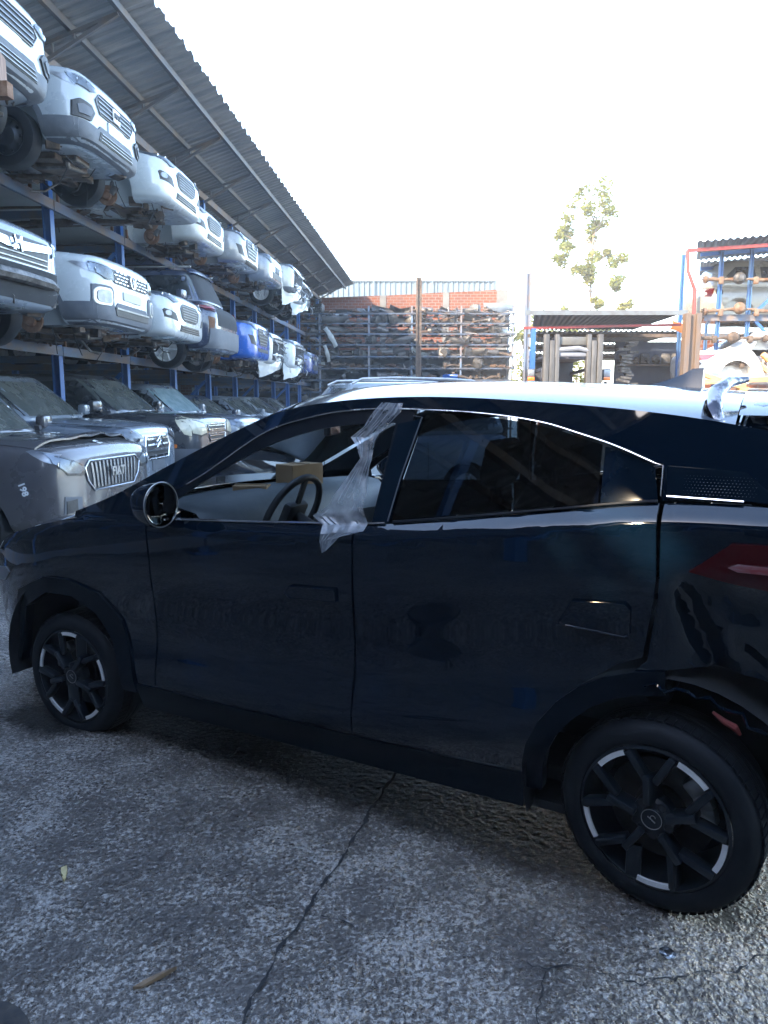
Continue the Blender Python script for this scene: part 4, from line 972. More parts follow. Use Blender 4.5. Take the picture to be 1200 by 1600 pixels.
def car_body(key, sp):
    """lower body and cabin meshes (shared between cars of one shape)"""
    if key in BODYC: return BODYC[key]
    hw = sp['W'] / 2; L = sp['L']; hz = sp['hz']; bz = sp['bz']; H = sp['H']; zb = sp.get('zb', 0.22); blunt = sp.get('blunt', 0.0); nf = sp.get('nose', 0.0)
    st = [(0.015, 0.62, zb + 0.10, hz - 0.16), (-0.02, 0.80, zb + 0.04, hz - 0.075), (-0.085, 0.915, zb + 0.015, hz - 0.012), (-0.22, 0.975, zb, hz + 0.012), (-0.50, 0.995, zb, hz + (bz - hz) * 0.45), (-1.15, 1.0, zb, bz - 0.01), (-2.2, 1.0, zb, bz + 0.01),
          (-3.3 * L / 4.3, 1.0, zb, bz + 0.03), (-L + 0.35, 0.97, zb + 0.03, bz + sp.get('tail', 0.02)), (-L + 0.06, 0.88, zb + 0.12, bz - 0.05), (-L, 0.72, zb + 0.18, bz - 0.13)]
    bm = bmesh.new(); rings = []
    for x, w, b, t in st:
        w *= hw; h = t - b
        half = [(0.0, b), (0.6 * w, b), (0.93 * w, b + 0.03 * h), (0.985 * w, b + 0.22 * h), (w, b + 0.55 * h), (0.985 * w, b + 0.80 * h), (0.94 * w, b + 0.955 * h), (0.76 * w, t), (0.35 * w, t + 0.018), (0.0, t + 0.022)]
        ring = half + [(-y, z) for y, z in half[-2:0:-1]]
        rings.append([bm.verts.new((x, y, z)) for y, z in ring])
    n = len(rings[0])
    for a, b in zip(rings, rings[1:]):
        for i in range(n): bm.faces.new((a[i], a[(i + 1) % n], b[(i + 1) % n], b[i]))
    bm.faces.new(rings[0][::-1]); bm.faces.new(rings[-1])
    bmesh.ops.recalc_face_normals(bm, faces=bm.faces[:])
    low = subsurf_mesh(bm)
    # cabin
    xc, x1, x2, xt = sp['cab']; bm = bmesh.new(); rings = []
    def loop(xf, xr, w, z, rnd_):
        pts = []; N_ = 20
        for k in range(N_):
            a = 2 * math.pi * k / N_; ca, sa = math.cos(a), math.sin(a)
            px = (abs(ca) ** rnd_) * (1 if ca >= 0 else -1); py = (abs(sa) ** rnd_) * (1 if sa >= 0 else -1)
            pts.append(((xf + xr) / 2 + (xf - xr) / 2 * px, w * py, z))
        return pts
    b0 = bz - 0.12
    for t, wf in ((0.0, 0.955), (0.22, 0.935), (0.9, 0.80), (1.0, 0.72)):
        tt = min(1, t * 1.02); z = b0 + (H - 0.03 - b0) * t
        rings.append([bm.verts.new(p) for p in loop(xc + 0.14 * (x1 - xc) * 0 + (x1 - xc) * tt, xt + (x2 - xt) * tt, hw * wf, z, 0.34)])
    top = [bm.verts.new(p) for p in loop(x1 - 0.12, x2 + 0.12, hw * 0.60, H - 0.005, 0.34)]; rings.append(top)
    n = len(top)
    for a, b in zip(rings, rings[1:]):
        for i in range(n): bm.faces.new((a[i], a[(i + 1) % n], b[(i + 1) % n], b[i]))
    bm.faces.new(top); bm.faces.new(rings[0][::-1])
    bmesh.ops.recalc_face_normals(bm, faces=bm.faces[:])
    cab = subsurf_mesh(bm)
    def tree(me):
        b_ = bmesh.new(); b_.from_mesh(me); t_ = BVHTree.FromBMesh(b_); b_.free(); return t_
    bl, bc = tree(low), tree(cab)
    # openings cut through the lower body: wheel arches and, for shells, whole doors
    cut = bmesh.new()
    for x in (sp['wf'], sp['wr']):
        for s in (-1, 1):
            lathe(cut, [(0.0, 0.0), (0.385, 0.0), (0.385, 0.55), (0.0, 0.55)], Matrix.Translation((x, s * (hw - 0.25) + (0 if s > 0 else -0.55), 0.33)), 28)
    bmesh.ops.remove_doubles(cut, verts=cut.verts[:], dist=1e-5); bmesh.ops.recalc_face_normals(cut, faces=cut.faces[:])
    low.materials.clear(); low.materials.append(M_GREYP)
    low2 = boolean_cut(low, cut, M_DARK)
    if sp.get('open'):
        cut = bmesh.new()
        for poly in sp['open']: extrude_poly(cut, poly, 0.7, Matrix.Translation((0, -hw - 0.2, 0)))
        bmesh.ops.recalc_face_normals(cut, faces=cut.faces[:]); low2 = boolean_cut(low2, cut, M_DARK)
        cab.materials.clear(); cab.materials.append(M_GREYP)
        cut = bmesh.new()
        for poly in sp['open']: extrude_poly(cut, poly, 0.7, Matrix.Translation((0, -hw - 0.2, 0)))
        bmesh.ops.recalc_face_normals(cut, faces=cut.faces[:]); cab = boolean_cut(cab, cut, M_DARK)
    BODYC[key] = (low2, cab, bl, bc); return BODYC[key]
SUV = dict(W=1.80, L=4.25, H=1.64, hz=1.0, bz=1.10, cab=(-1.02, -1.75, -3.55, -4.15), wf=-0.84, wr=-3.40)
SEDAN = dict(W=1.80, L=4.55, H=1.46, hz=0.83, bz=0.96, cab=(-0.98, -1.85, -3.05, -4.05), wf=-0.86, wr=-3.55, zb=0.18)
BIGSUV = dict(W=1.86, L=4.55, H=1.73, hz=1.06, bz=1.15, cab=(-1.05, -1.85, -3.9, -4.45), wf=-0.9, wr=-3.60, zb=0.24)
HATCHR = dict(W=1.82, L=4.3, H=1.66, hz=1.02, bz=1.08, cab=(-0.12, -0.42, -2.9, -3.4), wf=-0.86, wr=-3.4, tail=-0.08)
def build_car(name, label, loc, rz, shape, P, front, group=None, under=None, wheels=('five', 'five'), z=0.0, skirt=None, glass=True, rx=0.0, bumper=True, side=True, mirror=True, lift=True):
    sp = shape; key = id(shape)
    low, cab, bl, bc = car_body(key, sp)
    o = thing(name, label, "car", (loc[0], loc[1], z), rz, group, rx=rx)
    hw = sp['W'] / 2; bz = sp['bz']; H = sp['H']
    def inst(nm, me):
        m2 = me.copy(); m2.materials.clear(); m2.materials.append(P); m2.materials.append(M_DARK)
        m2.polygons.foreach_set("use_smooth", [True] * len(m2.polygons))
        try: m2.set_sharp_from_angle(angle=R(35))
        except Exception: pass
        x = bpy.data.objects.new(nm, m2); link(x); x.parent = o; return x
    body = inst("body", low); cabin = inst("cabin", cab)
    xc, x1, x2, xt = sp['cab']
    if glass:
        zt = H - 0.10; zlo = bz + 0.03
        ws = [(-hw * 0.80, zlo), (hw * 0.80, zlo), (hw * 0.70, zt), (-hw * 0.70, zt)]
        patch("windscreen", bc, ws, 'front', glass if not isinstance(glass, bool) else M_WIND, o, step=0.12)
        patch("rear_window", bc, [(a * 0.92, b) for a, b in ws], 'back', M_GLASSD, o, step=0.14)
        xa = xc - 0.20; sx1 = x1 - 0.10; sx2 = x2 + 0.02; mid = (x1 + x2) / 2 + 0.05; zt2 = H - 0.13; zb2 = bz + 0.035
        k = (zt2 - zb2) / (H - bz)
        A = (xa - 0.08, zb2); B = (xa + (x1 - xc) * k, zt2); E_ = (sx2 + 0.10, zt2); F_ = (xt + 0.30, zb2)
        for sd in ('right', 'left'):
            patch("window", bc, [A, (mid + 0.04, zb2), (mid + 0.04, zt2), (B[0], zt2)], sd, M_GLASSD, o, step=0.12)
            patch("window", bc, [(mid - 0.04, zb2), F_, E_, (mid - 0.04, zt2)], sd, M_GLASSD, o, step=0.12)
    if side:
        for sd in ('right', 'left'):
            for xx, wd in ((-1.27 if xc < -0.5 else -0.9, 0), ((x1 + x2) / 2, 0)):
                patch("door_seam", bl, [(xx, bz - 0.03), (xx + 0.012, bz - 0.03), (xx + 0.012, 0.34), (xx, 0.34)], sd, M_DARK, o, off=0.003, step=0.12, skirt=0.004)
            for xx in ((x1 + x2) / 2 + 0.12, (x1 + x2) / 2 - 0.95): patch("handle", bl, rrect(xx, bz - 0.12, 0.17, 0.035, 0.012), sd, P, o, off=0.02, step=0.08, skirt=0.025)
    if shape.get('cab')[0] < -0.5 and side:
        for s in (-1, 1):
            patch('hood_seam', bl, [(-0.20, s * 0.70), (-0.55, s * 0.735), (-1.08, s * 0.76), (-1.08, s * 0.772), (-0.55, s * 0.747), (-0.20, s * 0.714)][::s], 'top', M_DARK, o, off=0.003, step=0.08, skirt=0.004)
        patch('hood_seam', bl, [(-0.19, -0.70), (-0.13, -0.4), (-0.115, 0), (-0.13, 0.4), (-0.19, 0.70), (-0.205, 0.70), (-0.145, 0.4), (-0.13, 0), (-0.145, -0.4), (-0.205, -0.70)], 'top', M_DARK, o, off=0.003, step=0.08, skirt=0.004)
    if mirror:
        for s in (-1, 1):
            bm = bmesh.new(); box(bm, (xc - 0.38, s * (hw + 0.10), bz + 0.09), (0.12, 0.22, 0.15), Matrix.Rotation(R(8 * s), 4, 'Z'), 0.04); bar(bm, (xc - 0.38, s * (hw - 0.04), bz + 0.02), (xc - 0.38, s * (hw + 0.05), bz + 0.06), 0.06, 0.05)
            mesh_obj("mirror", bm, P, o)
    if skirt:
        m_, zt = skirt
        prof = [(-0.81, zt), (-0.52 * hw, zt - 0.02), (-0.46 * hw, zt + 0.03), (0.46 * hw, zt + 0.03), (0.52 * hw, zt - 0.02), (0.81, zt), (0.78, 0.24), (-0.78, 0.24)]
        patch("lower_bumper", bl, prof, 'front', m_, o, off=0.012, step=0.06, skirt=0.02)
        for sd in ('right', 'left'):
            patch("bumper_corner", bl, [(-0.07, zt), (-0.40, zt), (-0.46, 0.40), (-0.44, 0.24), (-0.09, 0.24)], sd, m_, o, off=0.0125, step=0.06, skirt=0.02)
            patch("arch_trim", bl, arc(sp['wf'], 0.33, 0.45, 178, 2, 14) + arc(sp['wf'], 0.33, 0.392, 2, 178, 14), sd, m_, o, off=0.012, step=0.08, skirt=0.02)
            patch("arch_trim", bl, arc(sp['wr'], 0.33, 0.45, 178, 2, 14) + arc(sp['wr'], 0.33, 0.392, 2, 178, 14), sd, m_, o, off=0.012, step=0.08, skirt=0.02)
            patch("side_skirt", bl, [(sp['wf'] - 0.46, 0.36), (sp['wr'] + 0.46, 0.36), (sp['wr'] + 0.46, 0.23), (sp['wf'] - 0.46, 0.23)], sd, m_, o, off=0.012, step=0.14, skirt=0.02)
    front(o, bl, P, sp)
    if under is not None: add_underbody(o, sp['W'], sp['L'], under)
    for x, stl in zip((sp['wf'], sp['wr']), wheels):
        for s in (-1, 1):
            st_ = stl if isinstance(stl, str) else stl[0 if s < 0 else 1]
            if st_ == 'none': continue
            if st_ == 'brake': add_brake(o, x, s * (hw - 0.10), 0.33 - (0.06 if lift else 0), s)
            else: add_wheel(o, x, s * (hw - 0.01), 0.33 - (0.07 if under is not None and lift else 0), s, st_)
    return o
# ---- front faces
def P2(o, bl, nm, poly, m, both=True, off=0.008, step=0.05, skirt=0.014, parent=None):
    a = patch(nm, bl, poly, 'front', m, parent or o, off, step, skirt)
    if both: patch(nm, bl, mir(poly), 'front', m, parent or o, off, step, skirt)
    return a
def grille(o, bl, poly, bars=None, barm=None, frame=None, off=0.006, nm="grille"):
    g_ = patch(nm, bl, poly, 'front', M_MESH, o, off, 0.06, 0.012)
    if bars:
        for b in bars: patch("slat", bl, b, 'front', barm or M_CHR, g_, off + 0.012, 0.08, 0.012)
    if frame:
        n = len(poly); bm = bmesh.new(); pts = []
        for i in range(n):
            a, b = poly[i], poly[(i + 1) % n]; k = max(1, int(math.hypot(a[0] - b[0], a[1] - b[1]) / 0.08))
            for j in range(k):
                c = lerp2(a, b, j / k); h, nn, _, _ = bl.ray_cast(Vector((6, c[0], c[1])), Vector((-1, 0, 0)))
                if h: pts.append(h + nn * (off + 0.004))
        if len(pts) > 3: tube(bm, pts, frame, 6, closed=True)
        mesh_obj("grille_frame", bm, barm or M_CHR, g_)
    return g_
def lamp(o, bl, poly, m=None, lens=True):
    for q in (poly, mir(poly)):
        cy = sum(p[0] for p in q) / len(q); cz = sum(p[1] for p in q) / len(q)
        patch('lamp_surround', bl, q, 'front', M_MESH, o, 0.003, 0.05, 0.012)
        h = patch("headlight", bl, [(cy + (a - cy) * 0.9, cz + (b - cz) * 0.78) for a, b in q], 'front', m or M_LAMPIN, o, 0.008, 0.05, 0.012)
        zz = sorted(p[1] for p in sorted(q, key=lambda p: -abs(p[0]))[:3])
        patch("headlight", bl, [(-0.075, zz[0] - 0.02), (-0.16, zz[0] + 0.01), (-0.34, zz[2] - 0.01), (-0.30, zz[2]), (-0.075, zz[1])], 'left' if q is poly else 'right', m or M_LAMPIN, o, 0.005, 0.05, 0.012)
        if h and lens:
            patch("lens", bl, q, 'front', M_LAMP, h, 0.016, 0.05, 0.014)
            for dy in (-0.07, 0.05):
                hit, n, _, _ = bl.ray_cast(Vector((6, cy + dy, cz)), Vector((-1, 0, 0)))
                if hit:
                    bm = bmesh.new(); lathe(bm, [(0.0, -0.004), (0.028, -0.006), (0.036, 0.0)], Matrix.Translation(hit + n * 0.008) @ Matrix.Rotation(R(90), 4, 'Z') @ Matrix.Diagonal((1, -1, 1, 1)), 14); mesh_obj("projector", bm, M_CHR, h)
def emblem(o, bl, cy, cz, txt, size, m=M_CHR, ring=None, off=0.03):
    h, n, _, _ = bl.ray_cast(Vector((6, cy, cz)), Vector((-1, 0, 0)))
    if not h: return
    if txt:
        me = text_mesh(txt, size, 0.006, 0.004); me.materials.append(m)
        e = bpy.data.objects.new("emblem", me); link(e); e.parent = o
        e.matrix_local = Matrix.Translation(h + Vector((off, 0, 0))) @ Matrix(((0, 0, 1, 0), (1, 0, 0, 0), (0, 1, 0, 0), (0, 0, 0, 1)))
    else: e = o
    if ring:
        bm = bmesh.new(); tube(bm, [h + Vector((off, ring * math.cos(t), ring * math.sin(t))) for t in [k * 2 * math.pi / 24 for k in range(24)]], 0.008, 6, closed=True); mesh_obj("emblem_ring", bm, m, o)
def plate(o, bl, z, w=0.40, h=0.12, m=None):
    P2(o, bl, "plate_holder", rrect(0, z, w, h, 0.01, 1), m or M_GREYP, both=False, off=0.014)
M_WHITEBADGE = mat("white_badge", (0.8, 0.8, 0.78), 0.4, col2=(0.7, 0.7, 0.68))
def f_pulse(o, bl, P, sp, letters="FIAT"):
    g_ = [(-0.40, 0.83), (0.40, 0.83), (0.50, 0.74), (0.40, 0.62), (-0.40, 0.62), (-0.50, 0.74)]
    G = grille(o, bl, g_, slats(((-0.44, 0.82), (0.44, 0.82)), ((-0.42, 0.625), (0.42, 0.625)), 4, 0.012), M_SLAT, 0.006)
    if letters:
        P2(o, bl, 'badge', rrect(0, 0.725, 0.17, 0.15, 0.01, 1), M_WHITEBADGE, both=False, off=0.03)
        emblem(G, bl, 0, 0.725, letters, 0.075, M_MESH, off=0.036)
    lamp(o, bl, [(0.46, 0.82), (0.60, 0.78), (0.80, 0.80), (0.875, 0.87), (0.84, 0.905), (0.66, 0.89), (0.50, 0.86)])
    q = [(0.54, 0.58), (0.62, 0.47), (0.82, 0.47), (0.845, 0.62), (0.76, 0.66), (0.60, 0.64)]
    for s in (q, mir(q)):
        f_ = patch("fog_recess", bl, s, 'front', M_MESH, o, 0.022, 0.05, 0.024)
        cx = sum(p[0] for p in s) / 6
        if f_: patch("fog_lamp", bl, [(cx + (p[0] - cx) * 0.62, 0.555 + (p[1] - 0.555) * 0.55) for p in s], 'front', M_GREYP, f_, 0.034, 0.05, 0.012)
    li = [(-0.42, 0.43), (0.42, 0.43), (0.46, 0.33), (-0.46, 0.33)]
    grille(o, bl, li, slats(((-0.40, 0.43), (0.40, 0.43)), ((-0.44, 0.33), (0.44, 0.33)), 3, 0.008), M_SLAT, None, 0.018, "lower_intake")
    plate(o, bl, 0.545, 0.42, 0.12, P)
def f_vw(o, bl, P, sp):
    g_ = [(-0.50, 0.87), (0.50, 0.87), (0.54, 0.76), (0.46, 0.71), (-0.46, 0.71), (-0.54, 0.76)]
    cells = []
    for r_ in range(4):
        for c in range(9):
            y = -0.44 + c * 0.105 + (0.05 if r_ % 2 else 0); z = 0.735 + r_ * 0.038
            if abs(y) > 0.085: cells.append([(y - 0.035, z - 0.004), (y + 0.035, z - 0.004), (y + 0.035, z + 0.006), (y - 0.035, z + 0.006)])
    G = grille(o, bl, g_, cells, M_CHR, None)
    bm = bmesh.new(); h, n, _, _ = bl.ray_cast(Vector((6, 0, 0.79)), Vector((-1, 0, 0)))
    c = h + Vector((0.03, 0, 0))
    tube(bm, [c + Vector((0, 0.075 * math.cos(t), 0.075 * math.sin(t))) for t in [k * 2 * math.pi / 24 for k in range(24)]], 0.008, 6, closed=True)
    for pts in (((-0.028, 0.066), (0, 0.012), (0.028, 0.066)), ((-0.062, 0.038), (-0.032, -0.058), (0, 0.0), (0.032, -0.058), (0.062, 0.038))):
        tube(bm, [c + Vector((0, y, z)) for y, z in pts], 0.007, 6)
    mesh_obj("emblem", bm, M_CHR, G)
    lamp(o, bl, [(0.50, 0.74), (0.66, 0.73), (0.84, 0.80), (0.885, 0.88), (0.80, 0.905), (0.62, 0.88), (0.52, 0.86)])
    q = rrect(0.68, 0.54, 0.25, 0.19, 0.06)
    for s in (q, mir(q)):
        cx = 0.68 if s is q else -0.68
        f_ = patch("fog_recess", bl, rrect(cx, 0.535, 0.36, 0.26, 0.07), 'front', M_GREYP, o, 0.010, 0.05, 0.02)
        r_ = patch("fog_ring", bl, s, 'front', mat("fog_ring_pale", (0.62, 0.62, 0.56), 0.3, 0.3), f_ or o, 0.022, 0.05, 0.015)
        l_ = patch("fog_lamp", bl, rrect(cx, 0.54, 0.20, 0.14, 0.05), 'front', M_LAMPIN, r_ or o, 0.030, 0.05, 0.015)
    grille(o, bl, [(-0.50, 0.44), (0.50, 0.44), (0.46, 0.35), (-0.46, 0.35)], slats(((-0.48, 0.465), (0.48, 0.465)), ((-0.48, 0.40), (0.48, 0.40)), 1, 0.02), M_SLAT, None, 0.02, "lower_intake")
    plate(o, bl, 0.60, 0.5, 0.1, mat("plate_recess_pale", (0.42, 0.43, 0.40), 0.5))
def f_fusion(o, bl, P, sp):
    gz = sp['hz']
    g_ = [(-0.30, gz - 0.13), (0.30, gz - 0.13), (0.40, gz - 0.20), (0.34, gz - 0.33), (0.24, gz - 0.37), (-0.24, gz - 0.37), (-0.34, gz - 0.33), (-0.40, gz - 0.20)]
    grille(o, bl, g_, slats(((-0.36, gz - 0.14), (0.36, gz - 0.14)), ((-0.30, gz - 0.36), (0.30, gz - 0.36)), 6, 0.010), M_SLAT, 0.005)
    lamp(o, bl, [(0.44, gz - 0.12), (0.62, gz - 0.15), (0.84, gz - 0.06), (0.885, gz + 0.03), (0.80, gz + 0.02), (0.58, gz - 0.05)])
    q = [(0.50, gz - 0.40), (0.80, gz - 0.36), (0.86, gz - 0.26), (0.80, gz - 0.24), (0.58, gz - 0.29)]
    for s in (q, mir(q)):
        f_ = patch("fog_recess", bl, s, 'front', M_MESH, o, 0.006, 0.05, 0.016)
        cx = 0.75 if s is q else -0.75
        patch("fog_lamp", bl, rrect(cx, gz - 0.30, 0.09, 0.07, 0.03), 'front', M_LAMPIN, f_ or o, 0.014, 0.05, 0.01)
    grille(o, bl, [(-0.40, gz - 0.44), (0.40, gz - 0.44), (0.44, gz - 0.53), (-0.44, gz - 0.53)], slats(((-0.38, gz - 0.44), (0.38, gz - 0.44)), ((-0.42, gz - 0.53), (0.42, gz - 0.53)), 3, 0.007), M_SLAT, None, 0.008, "lower_intake")
def f_hex(o, bl, P, sp):
    gz = sp['hz']
    g_ = [(-0.36, gz - 0.12), (0.36, gz - 0.12), (0.44, gz - 0.26), (0.30, gz - 0.46), (-0.30, gz - 0.46), (-0.44, gz - 0.26)]
    G = grille(o, bl, g_, slats(((-0.38, gz - 0.13), (0.38, gz - 0.13)), ((-0.33, gz - 0.45), (0.33, gz - 0.45)), 5, 0.016), M_SLAT, 0.006)
    emblem(G, bl, 0, gz - 0.19, None, 0, ring=0.05)
    lamp(o, bl, [(0.46, gz - 0.17), (0.62, gz - 0.17), (0.84, gz - 0.04), (0.885, gz + 0.05), (0.78, gz + 0.02), (0.56, gz - 0.07)])
    q = [(0.56, gz - 0.50), (0.76, gz - 0.46), (0.84, gz - 0.28), (0.70, gz - 0.30)]
    for s in (q, mir(q)):
        f_ = patch("fog_recess", bl, s, 'front', M_MESH, o, 0.006, 0.05, 0.016)
    grille(o, bl, [(-0.46, gz - 0.53), (0.46, gz - 0.53), (0.42, gz - 0.60), (-0.42, gz - 0.60)], None, None, None, 0.008, "lower_intake")
def f_vertical(o, bl, P, sp):
    gz = sp['hz']
    g_ = [(-0.42, gz - 0.14), (0.42, gz - 0.14), (0.50, gz - 0.20), (0.46, gz - 0.32), (0.36, gz - 0.42), (-0.36, gz - 0.42), (-0.46, gz - 0.32), (-0.50, gz - 0.20)]
    bars = []
    for k in range(-6, 7):
        y = k * 0.066; bars.append([(y - 0.013, gz - 0.155), (y + 0.013, gz - 0.155), (y * 0.93 + 0.016, gz - 0.395), (y * 0.93 - 0.016, gz - 0.395)])
    G = grille(o, bl, g_, bars, mat("slat_chrome_dark", (0.35, 0.36, 0.38), 0.22, 0.9), 0.010)
    emblem(G, bl, 0, gz - 0.265, "FIAT", 0.115, M_STEEL, off=0.05)
    lamp(o, bl, [(0.46, gz - 0.21), (0.56, gz - 0.27), (0.72, gz - 0.25), (0.86, gz - 0.13), (0.905, gz - 0.02), (0.80, gz - 0.06), (0.60, gz - 0.14)])
    q = [(0.56, 0.60), (0.76, 0.62), (0.78, 0.34), (0.60, 0.34)]
    for s in (q, mir(q)):
        f_ = patch("side_intake", bl, s, 'front', M_GREYP, o, 0.010, 0.05, 0.018)
        cx = 0.70 if s is q else -0.70
        patch("intake_mesh", bl, [(cx - 0.05, 0.58), (cx + 0.06, 0.59), (cx + 0.07, 0.37), (cx - 0.05, 0.36)], 'front', M_MESH, f_ or o, 0.016, 0.05, 0.01)
    P2(o, bl, "crease_plate", [(-0.56, 0.50), (0.56, 0.50), (0.5, 0.47), (-0.5, 0.47)], P, both=False, off=0.018)
    grille(o, bl, [(-0.5, 0.42), (0.5, 0.42), (0.46, 0.33), (-0.46, 0.33)], None, None, None, 0.012, "lower_intake")
def f_captiva(o, bl, P, sp):
    gz = sp['hz']
    grille(o, bl, [(-0.36, gz - 0.10), (0.36, gz - 0.10), (0.34, gz - 0.20), (-0.34, gz - 0.20)], slats(((-0.34, gz - 0.10), (0.34, gz - 0.10)), ((-0.34, gz - 0.2), (0.34, gz - 0.2)), 2, 0.01), M_CHR, 0.008)
    grille(o, bl, [(-0.34, gz - 0.24), (0.34, gz - 0.24), (0.30, gz - 0.36), (-0.30, gz - 0.36)], slats(((-0.32, gz - 0.24), (0.32, gz - 0.24)), ((-0.30, gz - 0.36), (0.30, gz - 0.36)), 2, 0.01), M_CHR, 0.008)
    lamp(o, bl, [(0.40, gz - 0.24), (0.62, gz - 0.28), (0.80, gz - 0.24), (0.885, gz - 0.02), (0.80, gz + 0.02), (0.46, gz - 0.08)], M_LAMPY, lens=False)
    q = [(0.76, 0.62), (0.90, 0.64), (0.90, 0.57), (0.78, 0.56)]
    for sd, ss in (('right', 1), ('left', 1)):
        patch("side_marker", bl, rrect(-0.34, 0.66, 0.15, 0.055, 0.015), sd, M_ORANGE, o, 0.01, 0.05, 0.012)
        patch("fog_recess", bl, [(-0.28, 0.62), (-0.42, 0.62), (-0.38, 0.52), (-0.30, 0.50)], sd, M_MESH, o, 0.006, 0.05, 0.012)
def f_chevron(o, bl, P, sp):
    gz = sp['hz']
    grille(o, bl, [(-0.34, gz - 0.12), (0.34, gz - 0.12), (0.40, gz - 0.24), (0.34, gz - 0.40), (-0.34, gz - 0.40), (-0.40, gz - 0.24)], slats(((-0.33, gz - 0.12), (0.33, gz - 0.12)), ((-0.33, gz - 0.4), (0.33, gz - 0.4)), 4, 0.022), M_CHR, 0.012)
    bm = bmesh.new(); h, n, _, _ = bl.ray_cast(Vector((6, 0, gz - 0.22)), Vector((-1, 0, 0)))
    for dz in (0.0, 0.07): tube(bm, [h + Vector((0.04, -0.11, dz - 0.04)), h + Vector((0.045, 0, dz + 0.04)), h + Vector((0.04, 0.11, dz - 0.04))], 0.012, 6)
    mesh_obj("emblem", bm, M_CHR, o)
    lamp(o, bl, [(0.44, gz - 0.12), (0.66, gz - 0.2), (0.86, gz - 0.06), (0.88, gz + 0.03), (0.6, gz - 0.02)])
    plate(o, bl, gz - 0.48)
def f_honda(o, bl, P, sp):
    gz = sp['hz']
    grille(o, bl, [(-0.56, gz - 0.12), (0.56, gz - 0.12), (0.52, gz - 0.36), (-0.52, gz - 0.36)], slats(((-0.5, gz - 0.26), (0.5, gz - 0.26)), ((-0.5, gz - 0.36), (0.5, gz - 0.36)), 2, 0.01), M_STEEL, None)
    P2(o, bl, "chrome_bar", [(-0.60, gz - 0.14), (-0.15, gz - 0.17), (0.15, gz - 0.17), (0.60, gz - 0.14), (0.58, gz - 0.20), (0.12, gz - 0.25), (-0.12, gz - 0.25), (-0.58, gz - 0.20)], M_CHR, both=False, off=0.022)
    h, n, _, _ = bl.ray_cast(Vector((6, 0, gz - 0.21)), Vector((-1, 0, 0))); bm = bmesh.new(); c = h + Vector((0.045, 0, 0))
    for s in (-1, 1): tube(bm, [c + Vector((0, s * 0.055, 0.065)), c + Vector((0, s * 0.035, 0)), c + Vector((0, s * 0.05, -0.065))], 0.014, 6)
    tube(bm, [c + Vector((0, -0.035, 0)), c + Vector((0, 0.035, 0))], 0.013, 6)
    mesh_obj("emblem", bm, M_CHR, o)
    lamp(o, bl, [(0.60, gz - 0.24), (0.86, gz - 0.14), (0.89, gz - 0.0), (0.66, gz - 0.09)])
    # bumper gone: bare beam, brackets and wiring stand in front of the body
    bm = bmesh.new()
    tube(bm, [(-0.10, -0.78, 0.50), (0.02, -0.5, 0.50), (0.06, 0, 0.50), (0.02, 0.5, 0.50), (-0.10, 0.78, 0.50)], 0.06, 8)
    for s in (-1, 1): box(bm, (-0.12, s * 0.62, 0.42), (0.2, 0.12, 0.26), None, 0.01)
    r = random.Random(2)
    for k in range(9):
        p = Vector((-0.02, r.uniform(-0.7, 0.7), r.uniform(0.3, 0.5))); tube(bm, [p, p + Vector((0.03, 0.05, -0.06)), p + Vector((0.0, r.uniform(-.2, .2), -0.12))], r.uniform(0.004, 0.009), 5)
    mesh_obj("bumper_beam", bm, M_GREASE, o)
    P2(o, bl, "bare_front", [(-0.74, gz - 0.38), (0.74, gz - 0.38), (0.8, 0.3), (-0.8, 0.3)], M_DARK, both=False, off=0.006)
def f_damaged(o, bl, P, sp, seed=1, dark=True):
    gz = sp['hz']; r = random.Random(seed)
    P2(o, bl, "bare_front", [(-0.58, gz - 0.13), (0.58, gz - 0.13), (0.66, 0.34), (-0.66, 0.34)], M_DARK, both=False, off=0.006)
    lamp(o, bl, [(0.56, gz - 0.20), (0.84, gz - 0.08), (0.88, gz + 0.0), (0.62, gz - 0.06)])
    bm = bmesh.new()
    tube(bm, [(-0.05, -0.66, 0.46), (0.04, 0, 0.46), (-0.05, 0.66, 0.46)], 0.05, 8, mi=0)
    bar(bm, (0.02, -0.6, gz - 0.2), (0.02, 0.6, gz - 0.2), 0.06, 0.04, 0, 0)
    box(bm, (-0.02, 0, 0.58), (0.06, 0.8, 0.34), None, 0.01, 1)
    for k in range(18):
        p = Vector((0.02, r.uniform(-0.75, 0.75), r.uniform(0.3, gz - 0.15))); q = p + Vector((r.uniform(0, 0.12), r.uniform(-.2, .2), r.uniform(-.25, 0.05)))
        tube(bm, [p, p.lerp(q, 0.5) + Vector((0.06, 0, 0)), q], r.uniform(0.006, 0.016), 5, mi=r.choice((0, 1)))
    mesh_obj("radiator_support", bm, [M_STEEL, M_GREASE], o, smooth=False)
    # torn bumper skin hanging from one side
    bm = bmesh.new()
    grid_surf(bm, lambda u, v: Vector((0.06 - 0.35 * u * u + 0.05 * noise.noise(Vector((u * 3, v * 3, seed))), -0.1 - 0.78 * u, 0.52 - 0.34 * v - 0.25 * u * v + 0.05 * noise.noise(Vector((u * 4, v * 3, seed + 5))))), 12, 8)
    mesh_obj("torn_bumper", bm, P, o)
